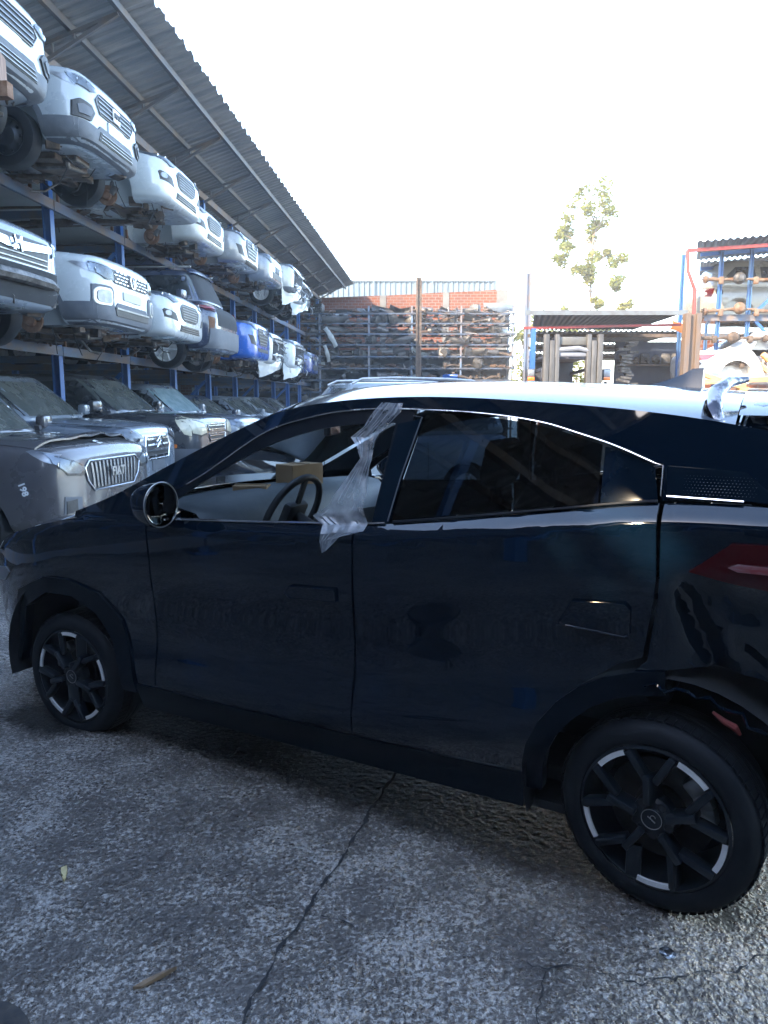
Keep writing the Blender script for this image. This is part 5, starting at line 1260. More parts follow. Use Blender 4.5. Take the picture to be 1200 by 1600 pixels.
def f_plain(o, bl, P, sp):
    gz = sp['hz']
    grille(o, bl, [(-0.40, gz - 0.12), (0.40, gz - 0.12), (0.36, gz - 0.24), (-0.36, gz - 0.24)], slats(((-0.38, gz - 0.12), (0.38, gz - 0.12)), ((-0.36, gz - 0.24), (0.36, gz - 0.24)), 3, 0.012), M_CHR, 0.006)
    lamp(o, bl, [(0.44, gz - 0.20), (0.64, gz - 0.22), (0.85, gz - 0.10), (0.885, gz + 0.02), (0.74, gz), (0.5, gz - 0.08)])
    grille(o, bl, [(-0.5, gz - 0.38), (0.5, gz - 0.38), (0.44, gz - 0.52), (-0.44, gz - 0.52)], None, None, None, 0.008, "lower_intake")
    plate(o, bl, gz - 0.31)
def f_rear(o, bl, P, sp):
    """tail of an upright estate facing the aisle: lamps, open tailgate hole, bumper"""
    _, _, _, bc = BODYC[id(sp)]
    for s in (1, -1):
        q = [(0.66, 1.02), (0.90, 1.06), (0.905, 0.92), (0.66, 0.90)]
        q = q if s > 0 else mir(q)
        t = patch("tail_lamp", bl, q, 'front', M_TAIL, o, 0.014, 0.05, 0.02)
        patch("light_bar", bl, [(a * 0.99, 0.97 + (b - 0.97) * 0.4) for a, b in q], 'front', M_TAILB, t or o, 0.02, 0.05, 0.01)
        q = [(0.70, 0.80), (0.86, 0.82), (0.86, 0.55), (0.76, 0.55)]
        patch("torn_corner", bl, q if s > 0 else mir(q), 'front', M_RUST, o, 0.008, 0.05, 0.012)
    patch("tailgate_opening", bc, [(-0.68, 1.12), (0.68, 1.12), (0.60, 1.55), (-0.60, 1.55)], 'front', M_DARK, o, 0.005, 0.06, 0.01)
    patch("tailgate_opening", bl, [(-0.62, 1.0), (0.62, 1.0), (0.60, 0.68), (-0.60, 0.68)], 'front', M_DARK, o, 0.005, 0.06, 0.01)
    P2(o, bl, "rear_bumper", [(-0.89, 0.62), (0.89, 0.62), (0.86, 0.30), (-0.86, 0.30)], M_GREYP, both=False, off=0.03)
    plate(o, bl, 0.52, 0.3, 0.14)
    bm = bmesh.new()
    for s in (-1, 1): bar(bm, (-0.45, s * 0.62, 1.685), (-2.6, s * 0.64, 1.69), 0.04, 0.03, 0.008)
    mesh_obj("roof_rail", bm, M_STEEL, o)
    patch("roof_spoiler", bc, [(-0.6, 1.56), (0.6, 1.56), (0.55, 1.63), (-0.55, 1.63)], 'front', P, o, 0.05, 0.06, 0.04)
WHITE = paint("white_paint", (0.42, 0.45, 0.45), amt=0.06); WHITE2 = paint("cream_white_paint", (0.37, 0.385, 0.37), amt=0.08)
SILVER = paint("silver_paint", (0.21, 0.22, 0.225), amt=0.06); SILVB = paint("blue_silver_paint", (0.15, 0.175, 0.205), amt=0.06); GREYC = paint("grey_paint", (0.062, 0.060, 0.064), amt=0.05)
DARKC = paint("dark_grey_paint", (0.022, 0.025, 0.030), amt=0.16); BLUEC = paint("blue_paint", (0.008, 0.085, 0.36), amt=0.03); DKBLUE = paint("dark_blue_paint", (0.02, 0.03, 0.06), amt=0.12); SILV2 = paint("pale_silver_paint", (0.28, 0.31, 0.33), amt=0.06)
def bay(k): return 9.44 + 2.30 * k
UP = "wrecked cars on the top tier of the rack"; MID = "wrecked cars on the middle tier of the rack"; LOW = "wrecked cars parked on the ground under the rack"
def racked(k, lv, p, label, shape, P, front, group, yaw=0, under=0, wheels=('five', 'five'), dz=-0.06, **kw):
    z = {0: kw.pop('gz', 0.27), 1: LV1 + dz, 2: LV2 + dz}[lv]; q = rk(bay(k) + kw.pop('da', 0), p + (0.33 if lv else 0.12), 0)
    return build_car("wrecked_car", label, (q.x, q.y), RA + R(yaw), shape, P, front, group, under if lv else None, wheels, z, **kw)
SK = (M_GREYP, 0.46)
# top tier
racked(-1, 2, 1.25, "white car on the rack's top tier, cut by the left edge of the photo", SUV, WHITE, lambda *a: f_pulse(*a, letters=None), UP, da=-0.1, skirt=SK, wheels=('five', 'five'))
racked(0, 2, 1.15, "silver white car with square white badge and grey lower bumper on the top tier", SUV, SILV2, f_pulse, UP, skirt=SK, under=1, wheels=('steel', 'steel'))
racked(1, 2, 1.22, "white saloon with oval slatted grille and no front wheels on the top tier", SEDAN, WHITE, f_fusion, UP, under=2, wheels=('brake', 'brake'))
racked(2, 2, 0.95, "white saloon half hidden between a white and a silver saloon, top tier", SEDAN, WHITE2, f_fusion, UP, under=0, wheels=('brake', 'brake'), dz=-0.12)
racked(3, 2, 1.05, "silver saloon with wide slatted hexagonal grille on the rack's top tier", SEDAN, SILVER, f_hex, UP, under=1, wheels=('brake', 'brake'))
racked(4, 2, 1.1, "blue silver hatchback just beyond the silver saloon on the top tier", SEDAN, SILVB, f_plain, UP, under=2, wheels=('brake', 'brake'))
racked(5, 2, 1.2, "white wreck with multi spoke front wheel on the rack's top tier", SUV, WHITE2, lambda *a: f_damaged(*a, seed=4), UP, under=0, wheels=('multi', 'multi'), skirt=(M_GREYP, 0.4))
racked(6, 2, 1.0, "pale damaged car at the far end of the top tier", SUV, SILV2, lambda *a: f_damaged(*a, seed=9), UP, under=1, wheels=('five', 'brake'))
# middle tier
racked(-1, 1, 1.12, "grey car with chrome bar and torn off bumper at the middle tier's left end", SUV, SILVB, f_honda, MID, under=2, wheels=('steel', 'steel'), yaw=-4)
racked(0, 1, 1.25, "white crossover with pale fog lamp rings and grey lower bumper, middle tier", SUV, WHITE, f_vw, MID, under=0, skirt=(M_GREYP, 0.47), wheels=('brake', 'brake'))
racked(1, 1, 1.2, "white saloon with oval grille beside the white crossover on the middle tier", SEDAN, WHITE, f_fusion, MID, under=1, wheels=('brake', 'brake'), dz=0.03)
racked(2, 1, 1.15, "dark estate parked tail out with red lamps and open tailgate, middle tier", HATCHR, DKBLUE, f_rear, MID, under=2, wheels=('five', 'five'))
racked(3, 1, 1.25, "bright blue crossover on the middle tier of the left rack", SUV, BLUEC, f_hex, MID, under=0, wheels=('brake', 'brake'))
racked(4, 1, 1.1, "white car with its front torn open beside the bright blue crossover", SUV, WHITE2, lambda *a: f_damaged(*a, seed=2), MID, under=1, wheels=('brake', 'brake'))
racked(5, 1, 1.2, "white wreck with hanging bumper and front wheel on the middle tier", SUV, WHITE, lambda *a: f_damaged(*a, seed=3), MID, under=2, wheels=('five', 'brake'))
racked(6, 1, 1.25, "dark blue wreck at the far end of the middle tier", SEDAN, paint("deep_blue_paint", (0.02, 0.05, 0.18), amt=0.1), f_plain, MID, under=0, wheels=('five', 'five'))
# ground tier
M_DUSTW = mat("taped_windscreen", (0.50, 0.55, 0.62), 0.35, col2=(0.36, 0.42, 0.5), nscale=4)
gs = racked(-1, 0, 2.0, "grey crossover with buckled bonnet and upright grille slats behind the black car's nose", BIGSUV, GREYC, f_vertical, LOW, skirt=None, yaw=-6, glass=M_WIND, da=0.35, gz=0.1)
racked(0, 0, 1.7, "silver blue car with large chevron badge peeking out behind the grey crossover", SUV, SILVB, f_chevron, LOW)
racked(1, 0, 1.78, "dark grey crossover with yellowed headlamps and orange side markers under the rack", BIGSUV, DARKC, f_captiva, LOW, skirt=(M_GREYP, 0.62), yaw=-4)
racked(2, 0, 1.8, "silver car with cracked windscreen beside the dark grey crossover under the rack", SUV, SILVB, f_plain, LOW, glass=mat("cracked_windscreen", (0.16, 0.24, 0.26), 0.15, col2=(0.28, 0.35, 0.36), nscale=7), yaw=-4)
racked(3, 0, 1.8, "dark car between two silver cars on the ground under the rack", SEDAN, DKBLUE, f_plain, LOW, yaw=-4)
racked(4, 0, 1.9, "silver saloon farther along the ground row under the rack", SEDAN, SILVB, f_hex, LOW, yaw=-4)
racked(5, 0, 1.9, "pale saloon behind the silver saloon at the end of the ground row", SEDAN, SILV2, f_fusion, LOW, yaw=-4)
racked(6, 0, 1.9, "dark grey saloon last in the ground row under the rack", SEDAN, GREYC, f_plain, LOW)
# bonnet damage, chalk marks and tape on the grey crossover
low, cabm, bl, bc = BODYC[id(BIGSUV)]
bm = bmesh.new()
def bonnet(u, v):
    y = -0.80 + 1.6 * v; x = -1.08 + 0.80 * u + 0.10 * (1 - (y / 0.8) ** 2) * u
    h, n, _, _ = bl.ray_cast(Vector((x, y, 5)), Vector((0, 0, -1)))
    z = (h.z if h else 1.0) + 0.012
    k = smoothstep(0.55, 1.0, u)
    return Vector((x, y, z + k * (0.055 + 0.035 * noise.noise(Vector((y * 4, 1, 0))) - 0.05 * (abs(y) / 0.8) ** 3)))
grid_surf(bm, bonnet, 20, 28)
r = bmesh.ops.extrude_edge_only(bm, edges=[e for e in bm.edges if e.is_boundary])
for g_ in r['geom']:
    if isinstance(g_, bmesh.types.BMVert): g_.co.z -= 0.018
hood_o = mesh_obj("hood", bm, GREYC, gs)
bm = bmesh.new()
def gapline(u, v):
    y = -0.78 + 1.56 * u; x = -0.285 + 0.10 * (1 - (y / 0.8) ** 2)
    h, n, _, _ = bl.ray_cast(Vector((x + 0.02, y, 5)), Vector((0, 0, -1)))
    return Vector((x - 0.05 + 0.06 * v, y, (h.z if h else 0.98) + 0.006 + 0.02 * (1 - v)))
grid_surf(bm, gapline, 24, 2); mesh_obj("hood_gap", bm, M_DARK, gs)
for txt, x, y, sz, rr_ in (("18", -0.70, 0.15, 0.10, 0.5), ("73", -0.12, -0.05, 0.10, 0.7)):
    h, n, _, _ = bl.ray_cast(Vector((x, y, 5)), Vector((0, 0, -1)))
    me = text_mesh(txt, sz, 0.001, 0.002); me.materials.append(M_TEXT)
    e = bpy.data.objects.new("chalk_mark", me); link(e); e.parent = hood_o
    nz_ = n if h else Vector((0, 0, 1))
    e.matrix_local = Matrix.Translation((h or Vector((x, y, 1.0))) + nz_ * (0.024 if x < -0.3 else 0.01)) @ nz_.to_track_quat('Z', 'Y').to_matrix().to_4x4() @ Matrix.Rotation(R(90) + rr_ * 0.3, 4, 'Z')
h, n, _, _ = bl.ray_cast(Vector((-0.34, -6, 0.70)), Vector((0, 1, 0)))
me = text_mesh("198", 0.085, 0.001, 0.003); me.materials.append(M_TEXT); e = bpy.data.objects.new("chalk_mark", me); link(e); e.parent = gs
e.matrix_local = Matrix.Translation(h + n * 0.006) @ n.to_track_quat('Z', 'Y').to_matrix().to_4x4() @ Matrix.Rotation(R(-70), 4, 'Z')
patch("windscreen_film", bc, [(-0.74, 1.15), (-0.05, 1.15), (-0.30, 1.52), (-0.66, 1.58)], 'front', M_DUSTW, gs, 0.010, 0.1, 0.008)
bm = bmesh.new(); tube(bm, [(-0.86, -0.42, 1.125), (-0.80, -0.38, 1.14), (-0.76, -0.28, 1.13)], [0.012, 0.018, 0.01], 8); box(bm, (-0.77, -0.30, 1.135), (0.05, 0.06, 0.03), None, 0.008)
mesh_obj("washer_nozzle", bm, M_TRIM, gs)

# silver estate beyond the black car's roof
q = Vector((-2.3, 10.4))
M_EST = paint("estate_silver_paint", (0.22, 0.26, 0.28), amt=0.1)
EST = dict(SUV); EST['H'] = 1.86; EST['cab'] = (-1.0, -1.7, -3.9, -4.3); EST['bz'] = 1.12
es = build_car("parked_estate", "pale silver estate with roof rails standing just beyond the black car's roof", (q.x, q.y), R(200), EST, M_EST, f_plain)
bm = bmesh.new()
for s in (-1, 1):
    tube(bm, [(-1.75, s * 0.62, 1.82), (-1.9, s * 0.62, 1.885), (-2.4, s * 0.63, 1.905), (-3.2, s * 0.63, 1.895), (-3.6, s * 0.62, 1.875), (-3.75, s * 0.62, 1.82)], 0.018, 8)
mesh_obj("roof_rail", bm, M_STEEL, es)

# timber block, blue strap and steel stub at the left edge of the top tier
bm = bmesh.new(); box(bm, (0, 0, 0.13), (0.34, 0.30, 0.26), Matrix.Rotation(0.2, 4, 'Z'), 0.01)
q = rk(7.0, 1.25, 0); o = mesh_obj("timber_block", bm, mat("weathered_timber", (0.20, 0.13, 0.09), 0.85, col2=(0.34, 0.22, 0.17), nscale=5, stretch=(1, 6, 1)), smooth=False); o.location = (*rk(6.75, 1.5, 0).xy, 4.205); tag(o, "worn brown timber block below the white car at the left edge", "timber")

# ------------------------------------------------------------------ back of the yard: brick wall, sheet fence, parts rack
def brick_mat():
    m = bpy.data.materials.new("orange_brick"); m.use_nodes = True; nt = m.node_tree; N = nt.nodes; L = nt.links; p = N["Principled BSDF"]
    tc = N.new("ShaderNodeTexCoord"); sx = N.new("ShaderNodeSeparateXYZ"); cx = N.new("ShaderNodeCombineXYZ")
    L.new(tc.outputs["Object"], sx.inputs[0]); L.new(sx.outputs[0], cx.inputs[0]); L.new(sx.outputs[2], cx.inputs[1])
    b = N.new("ShaderNodeTexBrick"); b.inputs["Scale"].default_value = 1.0; b.inputs["Brick Width"].default_value = 0.29; b.inputs["Row Height"].default_value = 0.125
    b.inputs["Mortar Size"].default_value = 0.012; b.inputs["Color1"].default_value = (0.165, 0.042, 0.013, 1); b.inputs["Color2"].default_value = (0.125, 0.03, 0.010, 1); b.inputs["Mortar"].default_value = (0.17, 0.14, 0.12, 1)
    L.new(cx.outputs[0], b.inputs["Vector"])
    nz = N.new("ShaderNodeTexNoise"); nz.inputs["Scale"].default_value = 0.9; nz.inputs["Detail"].default_value = 6; L.new(tc.outputs["Object"], nz.inputs["Vector"])
    mx = N.new("ShaderNodeMixRGB"); mx.blend_type = 'MULTIPLY'; mx.inputs[0].default_value = 0.4; L.new(b.outputs["Color"], mx.inputs[1]); L.new(nz.outputs["Fac"], mx.inputs[2])
    L.new(mx.outputs[0], p.inputs["Base Color"]); p.inputs["Roughness"].default_value = 0.9
    bp = N.new("ShaderNodeBump"); bp.inputs["Strength"].default_value = 0.5; bp.inputs["Distance"].default_value = 0.02; bp.invert = True; L.new(b.outputs["Fac"], bp.inputs["Height"]); L.new(bp.outputs[0], p.inputs["Normal"])
    return m
M_BRICK = brick_mat()
M_CONC = mat("bare_concrete", (0.10, 0.097, 0.09), 0.9, col2=(0.14, 0.135, 0.125), nscale=3, bump=0.3)
YB = 34.5
bw = thing("brick_wall", "orange hollow brick wall with concrete columns behind the parts rack", "wall", (0, YB, 0))
bm = bmesh.new()
cols = [-14.0, -9.5, -6.4, -3.0, -0.05, 2.8, 5.35]; tops = [6.0, 6.05, 6.12, 6.22, 6.32, 6.46, 6.58]
for (a, b), (za, zb_) in zip(zip(cols, cols[1:]), zip(tops, tops[1:])):
    vv = [bm.verts.new(c) for c in ((a + .14, 0, 0), (b - .14, 0, 0), (b - .14, 0, zb_), (a + .14, 0, za), (a + .14, .15, 0), (b - .14, .15, 0), (b - .14, .15, zb_), (a + .14, .15, za))]
    for f in ((0, 1, 2, 3), (5, 4, 7, 6), (3, 2, 6, 7), (0, 3, 7, 4), (1, 5, 6, 2)): bm.faces.new([vv[i] for i in f])
mesh_obj("brickwork", bm, M_BRICK, bw, smooth=False)
for c, z in zip(cols, tops):
    bm = bmesh.new(); box(bm, (c, 0.07, z / 2), (0.28 if c < 5 else 0.5, 0.2, z)); mesh_obj("column", bm, M_CONC, bw, smooth=False)
sf = thing("sheet_fence", "pale corrugated metal fence standing above the orange brick wall", "fence", (0, YB + 3.5, 0))
bm = bmesh.new(); rows = []; x = -7.5; k = 0
M_FEN = mat("pale_galvanised", (0.10, 0.13, 0.15), 0.45, 0.3, col2=(0.14, 0.17, 0.185), nscale=2, stretch=(4, 1, 0.6))
while x < 5.6:
    rows.append([bm.verts.new((x, (0, .05, .05, 0)[k % 4], z)) for z in (0, 7.55 - 0.0 * x)]); x += (0.05, 0.07, 0.05, 0.09)[k % 4]; k += 1
for a, b in zip(rows, rows[1:]): bm.faces.new((a[0], b[0], b[1], a[1]))
mesh_obj("sheeting", bm, M_FEN, sf, smooth=False)
bm = bmesh.new(); bar(bm, (-7.5, -0.04, 7.5), (5.6, -0.04, 7.5), 0.05, 0.05); mesh_obj("rail", bm, M_FEN, sf, smooth=False)
for x in (-4, -0.5, 2.4, 5.55):
    bm = bmesh.new(); box(bm, (x, -0.09, 3.9), (0.06, 0.05, 7.7)); mesh_obj("post", bm, M_FEN, sf, smooth=False)
# two tall posts
M_HPOST = mat("tall_post_steel", (0.16, 0.13, 0.12), 0.6, 0.3, col2=(0.10, 0.15, 0.22), nscale=1.2, lo=0.4, hi=0.6)
for x, y, h, m_, lb in ((1.34, 29.3, 6.42, M_RUSTD, "rust brown steel post rising above the parts rack"), (5.32, 28.2, 6.40, M_HPOST, "grey blue steel post at the right end of the parts rack")):
    bm = bmesh.new()
    for s in (-1, 1): box(bm, (s * 0.075, 0, h / 2 + (0.04 if s < 0 else 0)), (0.06, 0.16, h))
    box(bm, (0, 0, h / 2), (0.10, 0.02, h - 0.3))
    o = mesh_obj("steel_post", bm, m_, smooth=False); o.location = (x, y, 0); tag(o, lb, "post")
# parts rack
YP = 30.0; PX0, PX1 = -7.6, 5.2
pr = thing("parts_rack", "tall open shelf rack crammed with used car parts in front of the brick wall", "shelf rack", (0, YP, 0))
SHZ = [0.5, 1.0, 1.48, 1.95, 2.42, 2.88, 3.34, 3.80, 4.22, 4.62, 5.0]
for x in (-7.5, -5.2, -2.55, -0.6, 1.1, 3.05, 5.1):
    for y in (0, 1.1):
        bm = bmesh.new(); box(bm, (x, y, 2.65), (0.07, 0.07, 5.3)); mesh_obj("post", bm, M_HPOST, pr, smooth=False)
for z in SHZ:
    bm = bmesh.new()
    for y in (0, 1.1): box(bm, ((PX0 + PX1) / 2, y - 0.06, z), (PX1 - PX0, 0.04, 0.06))
    for k in range(27): box(bm, (PX0 + 0.2 + k * 0.475, 0.5, z - 0.005), (0.16, 1.05, 0.03))
    mesh_obj("shelf", bm, mat("shelf_worn_steel", (0.045, 0.07, 0.11), 0.6, 0.3, col2=(0.07, 0.06, 0.055), nscale=3), pr, smooth=False)
bm = bmesh.new(); box(bm, ((PX0 + PX1) / 2, 1.28, 1.85), (PX1 - PX0, 0.04, 3.7)); mesh_obj('back_sheet', bm, M_BACKW, pr, smooth=False)
# used parts
M_ALUD = mat("dull_aluminium", (0.085, 0.082, 0.08), 0.5, 0.4, col2=(0.04, 0.038, 0.036), nscale=8)
M_PLAS = mat("black_plastic_part", (0.03, 0.03, 0.033), 0.5, col2=(0.06, 0.058, 0.056), nscale=6)
def part_mesh(kind, seed):
    r = random.Random(seed); bm = bmesh.new()
    if kind == 'axle_beam':
        tube(bm, [(-0.62, 0, 0.08), (-0.3, 0, 0.10 + r.uniform(-.02, .03)), (0, 0, 0.10), (0.3, 0, 0.10), (0.62, 0, 0.08)], 0.045, 8)
        for s in (-1, 1): lathe(bm, [(0, -0.05), (0.12, -0.05), (0.13, 0.0), (0.05, 0.04), (0, 0.05)], Matrix.Translation((s * 0.66, 0, 0.12)) @ Matrix.Rotation(R(90 * s), 4, 'Z'), 16); bar(bm, (s * 0.5, 0, 0.1), (s * 0.42, -0.35, 0.12), 0.05)
    elif kind == 'gearbox':
        lathe(bm, [(0, -0.2), (0.19, -0.2), (0.20, -0.15), (0.14, 0.0), (0.12, 0.2), (0.07, 0.34), (0, 0.34)], Matrix.Translation((0, 0, 0.2)) @ Matrix.Rotation(r.uniform(0.6, 2.2), 4, 'Z'), 14)
        for k in range(7): box(bm, (r.uniform(-.15, .15), r.uniform(-.2, .1), r.uniform(.1, .32)), (r.uniform(.05, .14), .08, r.uniform(.04, .12)), Matrix.Rotation(r.uniform(0, 1), 4, 'Y'), 0.012)
    elif kind == 'engine_block':
        box(bm, (0, 0, 0.2), (0.44, 0.36, 0.36), Matrix.Rotation(r.uniform(-.3, .3), 4, 'Z'), 0.02); box(bm, (0, 0, 0.40), (0.40, 0.2, 0.08), None, 0.02)
        for k in range(4): tube(bm, [(-0.16 + k * 0.11, -0.15, 0.3), (-0.16 + k * 0.11, -0.27, 0.26), (-0.1 + k * 0.07, -0.28, 0.12)], 0.026, 8)
        lathe(bm, [(0, 0), (0.08, 0), (0.085, 0.05), (0, 0.05)], Matrix.Translation((0.1, -0.24, 0.12)), 14)
    elif kind == 'suspension_strut':
        tube(bm, [(-0.3, 0, 0.09), (0.25, 0, 0.11)], 0.03, 8); tube(bm, [(-0.05 + 0.30 * k / 60, 0.075 * math.cos(k * 0.75), 0.10 + 0.075 * math.sin(k * 0.75)) for k in range(61)], 0.010, 5)
        lathe(bm, [(0, 0), (0.08, 0), (0.03, 0.04)], Matrix.Translation((0.28, 0, 0.11)) @ Matrix.Rotation(R(90), 4, 'Z'), 12); box(bm, (-0.34, 0, 0.09), (0.10, 0.06, 0.12), None, 0.01)
    elif kind == 'exhaust_pipe':
        tube(bm, [(-0.6, 0.1, 0.06), (-0.25, 0, 0.06), (-0.1, 0, 0.12)], 0.028, 8); tube(bm, [(-0.12, 0, 0.12), (-0.08, 0, 0.12), (0.28, 0, 0.14), (0.32, 0, 0.14)], [0.03, 0.10, 0.10, 0.03], 12); tube(bm, [(0.3, 0, 0.14), (0.6, -0.1, 0.10)], 0.025, 8)
    elif kind == 'drive_shaft':
        tube(bm, [(-0.5, 0, 0.07), (0.5, 0, 0.09)], 0.016, 8)
        for s in (-1, 1): tube(bm, [(s * 0.30, 0, 0.08), (s * 0.36, 0, 0.08), (s * 0.46, 0, 0.08), (s * 0.52, 0, 0.08)], [0.02, 0.045, 0.06, 0.05], 10)
    elif kind == 'control_arm':
        bar(bm, (-0.28, 0, 0.05), (0.05, -0.1, 0.08), 0.08, 0.04, 0.01); bar(bm, (0.05, -0.1, 0.08), (0.3, 0.12, 0.1), 0.07, 0.04, 0.01); lathe(bm, [(0.0, -0.04), (0.05, -0.04), (0.05, 0.04), (0.0, 0.04)], Matrix.Translation((-0.3, 0, 0.06)), 12); tube(bm, [(0.3, 0.12, 0.04), (0.3, 0.12, 0.24)], 0.03, 8)
    elif kind == 'subframe':
        tube(bm, [(-0.45, -0.2, 0.05), (-0.4, 0.05, 0.12), (0, 0.1, 0.16), (0.4, 0.05, 0.12), (0.45, -0.2, 0.05)], 0.05, 8); tube(bm, [(-0.42, -0.15, 0.1), (0, -0.22, 0.2), (0.42, -0.15, 0.1)], 0.035, 8)
        for s in (-1, 1): box(bm, (s * 0.4, -0.1, 0.18), (0.12, 0.14, 0.18), Matrix.Rotation(0.4 * s, 4, 'Y'), 0.01)
    elif kind == 'bumper_piece':
        grid_surf(bm, lambda u, v: Vector((-0.6 + 1.2 * u, -0.15 * math.sin(u * math.pi) - 0.05 * math.sin(v * math.pi), 0.05 + 0.28 * v + 0.05 * noise.noise(Vector((u * 3, v * 2, seed))))), 14, 6)
        bmesh.ops.solidify(bm, geom=bm.faces[:], thickness=0.012)
    elif kind == 'steering_rack':
        tube(bm, [(-0.55, 0, 0.07), (-0.3, 0, 0.06), (0.3, 0, 0.08), (0.55, 0, 0.1)], 0.028, 8); tube(bm, [(-0.3 + k * 0.02, 0, 0.06) for k in range(7)], [0.03, 0.045, 0.03, 0.045, 0.03, 0.045, 0.03], 10); tube(bm, [(0.1, 0, 0.07), (0.14, -0.06, 0.25)], 0.026, 8)
    o = mesh_obj(kind, bm, [M_STEEL]); me = o.data; bpy.data.objects.remove(o); return me
M_PST = mat('oily_steel', (0.06, 0.063, 0.07), 0.4, 0.6, col2=(0.14, 0.14, 0.14), nscale=6)
M_GR2 = mat('oily_black_metal', (0.02, 0.02, 0.02), 0.5, 0.4, col2=(0.07, 0.065, 0.06), nscale=9)
M_RU2 = mat('old_rust', (0.05, 0.026, 0.015), 0.8, col2=(0.09, 0.055, 0.035), nscale=7)
KINDS = [('axle_beam', 'rusty axle beam', M_RU2, 'axle'), ('gearbox', 'dull gearbox', M_ALUD, 'gearbox'), ('engine_block', 'greasy engine block', M_GR2, 'engine'), ('suspension_strut', 'coil spring strut', M_GR2, 'strut'),
         ('exhaust_pipe', 'rusty exhaust', M_RU2, 'exhaust'), ('drive_shaft', 'bare steel drive shaft', M_PST, 'drive shaft'), ('control_arm', 'pale control arm', M_ALUD, 'control arm'), ('subframe', 'dark subframe', M_RUSTD, 'subframe'),
         ('bumper_piece', 'black bumper piece', M_PLAS, 'bumper'), ('steering_rack', 'thin steering rack', M_PST, 'steering rack'), ('bumper_piece', 'white bumper piece', WHITE2, 'bumper')]
PM = {}
for i, (kd, lb, m_, ct) in enumerate(KINDS):
    me = part_mesh(kd, 5 + i).copy(); me.materials.clear(); me.materials.append(m_); PM[i] = me
ORD = ["lowest", "second", "third", "fourth", "fifth", "sixth", "seventh", "eighth", "ninth", "tenth", "top"]
SECT = [(-8.2, -2.0, "left end"), (-2.0, 1.2, "left of rust post"), (1.2, 3.2, "right of rust post"), (3.2, 5.2, "near blue post")]
rr = random.Random(21)
for si, z in enumerate(SHZ):
    if si < 2: continue
    for row in (0, 1):
        x = PX0 + 0.3
        while x < PX1 - 0.3:
            i = rr.choices(range(len(KINDS)), (2, 5, 4, 4, 3, 2, 4, 4, 4, 2, 1))[0]
            kd, lb, m_, ct = KINDS[i]
            sec = [q_ for q_ in SECT if q_[0] <= x < q_[1]][0][2]
            o = bpy.data.objects.new(kd, PM[i]); link(o)
            o.location = (x, YP + (rr.uniform(0.0, 0.3) if row == 0 else rr.uniform(0.55, 0.9)), z + 0.012); o.rotation_euler = (rr.uniform(-.2, .2), rr.uniform(-.3, .3), rr.uniform(-0.9, 0.9) + (math.pi if rr.random() < 0.5 else 0)); q_ = rr.uniform(0.6, 0.95); o.scale = (q_, q_, q_)
            tag(o, f"{lb} on {ORD[si]} shelf of parts rack, {'front' if row == 0 else 'back'} row, {sec}", ct, f"{lb}s in the {'front' if row == 0 else 'back'} row of the {ORD[si]} shelf, {sec}")
            x += rr.uniform(0.2, 0.42)
def loose(kd, i, loc, rz, label, ct, m_=None, sc=1.0, ry=0.0):
    o = bpy.data.objects.new(kd, PM[i] if not m_ else PM[i].copy()); link(o); o.location = loc; o.rotation_euler = (0, ry, rz); o.scale = (sc,) * 3
    if m_: o.data.materials.clear(); o.data.materials.append(m_)
    tag(o, label, ct); return o
# bright bumper skins lying on top of the rack
loose('bumper_piece', 8, (4.55, YP + 0.2, 5.05), 0.3, "pale crumpled bumper skin on the parts rack beside the grey blue post", "bumper", SILV2, 1.1)
loose('bumper_piece', 8, (-4.1, YP + 0.1, 5.05), -0.2, "long dark bumper on top of the parts rack at its left end", "bumper", DARKC, 1.3)
loose('bumper_piece', 8, (2.62, YP - 0.3, 2.46), -0.6, "bright blue broken panel among dark parts in the middle of the parts rack", "panel", BLUEC, 0.55)
loose('bumper_piece', 8, (-2.2, YP - 0.35, 4.0), 0.4, "large white panel sticking out of the parts rack left of the rust post", "panel", WHITE, 0.7, ry=1.0)
loose('bumper_piece', 8, (-2.35, YP - 0.3, 3.42), 0.4, "small white panel hanging below the large white panel of the parts rack", "panel", WHITE2, 0.55, ry=1.3)
# unseen shed added behind the camera to shade the yard and darken car reflections
ys = thing("unseen_shade_shed", "unseen dark open fronted shed added behind the viewer to shade the yard", "shed", (2.0, -6.0, 0))
bm = bmesh.new(); rows = []; x = -5.5; k = 0
while x < 14:
    rows.append([bm.verts.new((x, (0, .002, .002, 0)[k % 4], z)) for z in (0, 5.15)]); x += (0.12, 0.16, 0.12, 0.2)[k % 4]; k += 1
for a, b in zip(rows, rows[1:]): bm.faces.new((a[0], a[1], b[1], b[0]))
mesh_obj("back_sheet", bm, mat("shade_shed_black", (0.014, 0.016, 0.018), 0.7, col2=(0.024, 0.024, 0.025), nscale=2), ys, smooth=False)  # unseen back wall of the added shade shed
bm = bmesh.new(); rows = []; x = -17.0; k = 0
while x < -5.0:
    rows.append([bm.verts.new((x, -5.5 + (0, .03, .03, 0)[k % 4], z)) for z in (0, 6.6)]); x += (0.12, 0.16, 0.12, 0.2)[k % 4]; k += 1
for a, b in zip(rows, rows[1:]): bm.faces.new((a[0], a[1], b[1], b[0]))
mesh_obj("reflection_blocker_sheet", bm, mat("shade_shed_black", (0.014, 0.016, 0.018)), ys, smooth=False)  # unseen end wall added to keep sunlit ground out of the door reflections
bm = bmesh.new(); box(bm, (4.25, 2.55, 5.24), (19.6, 5.3, 0.06)); mesh_obj("roof", bm, mat("shade_shed_black", (0.014, 0.016, 0.018)), ys, smooth=False)  # unseen roof of the added shade shed
for x in (-5.2, 0.6, 7.0, 13.0):
    bm = bmesh.new(); box(bm, (x, 4.9, 2.6), (0.16, 0.16, 5.2)); mesh_obj("post", bm, M_BLUE, ys, smooth=False)
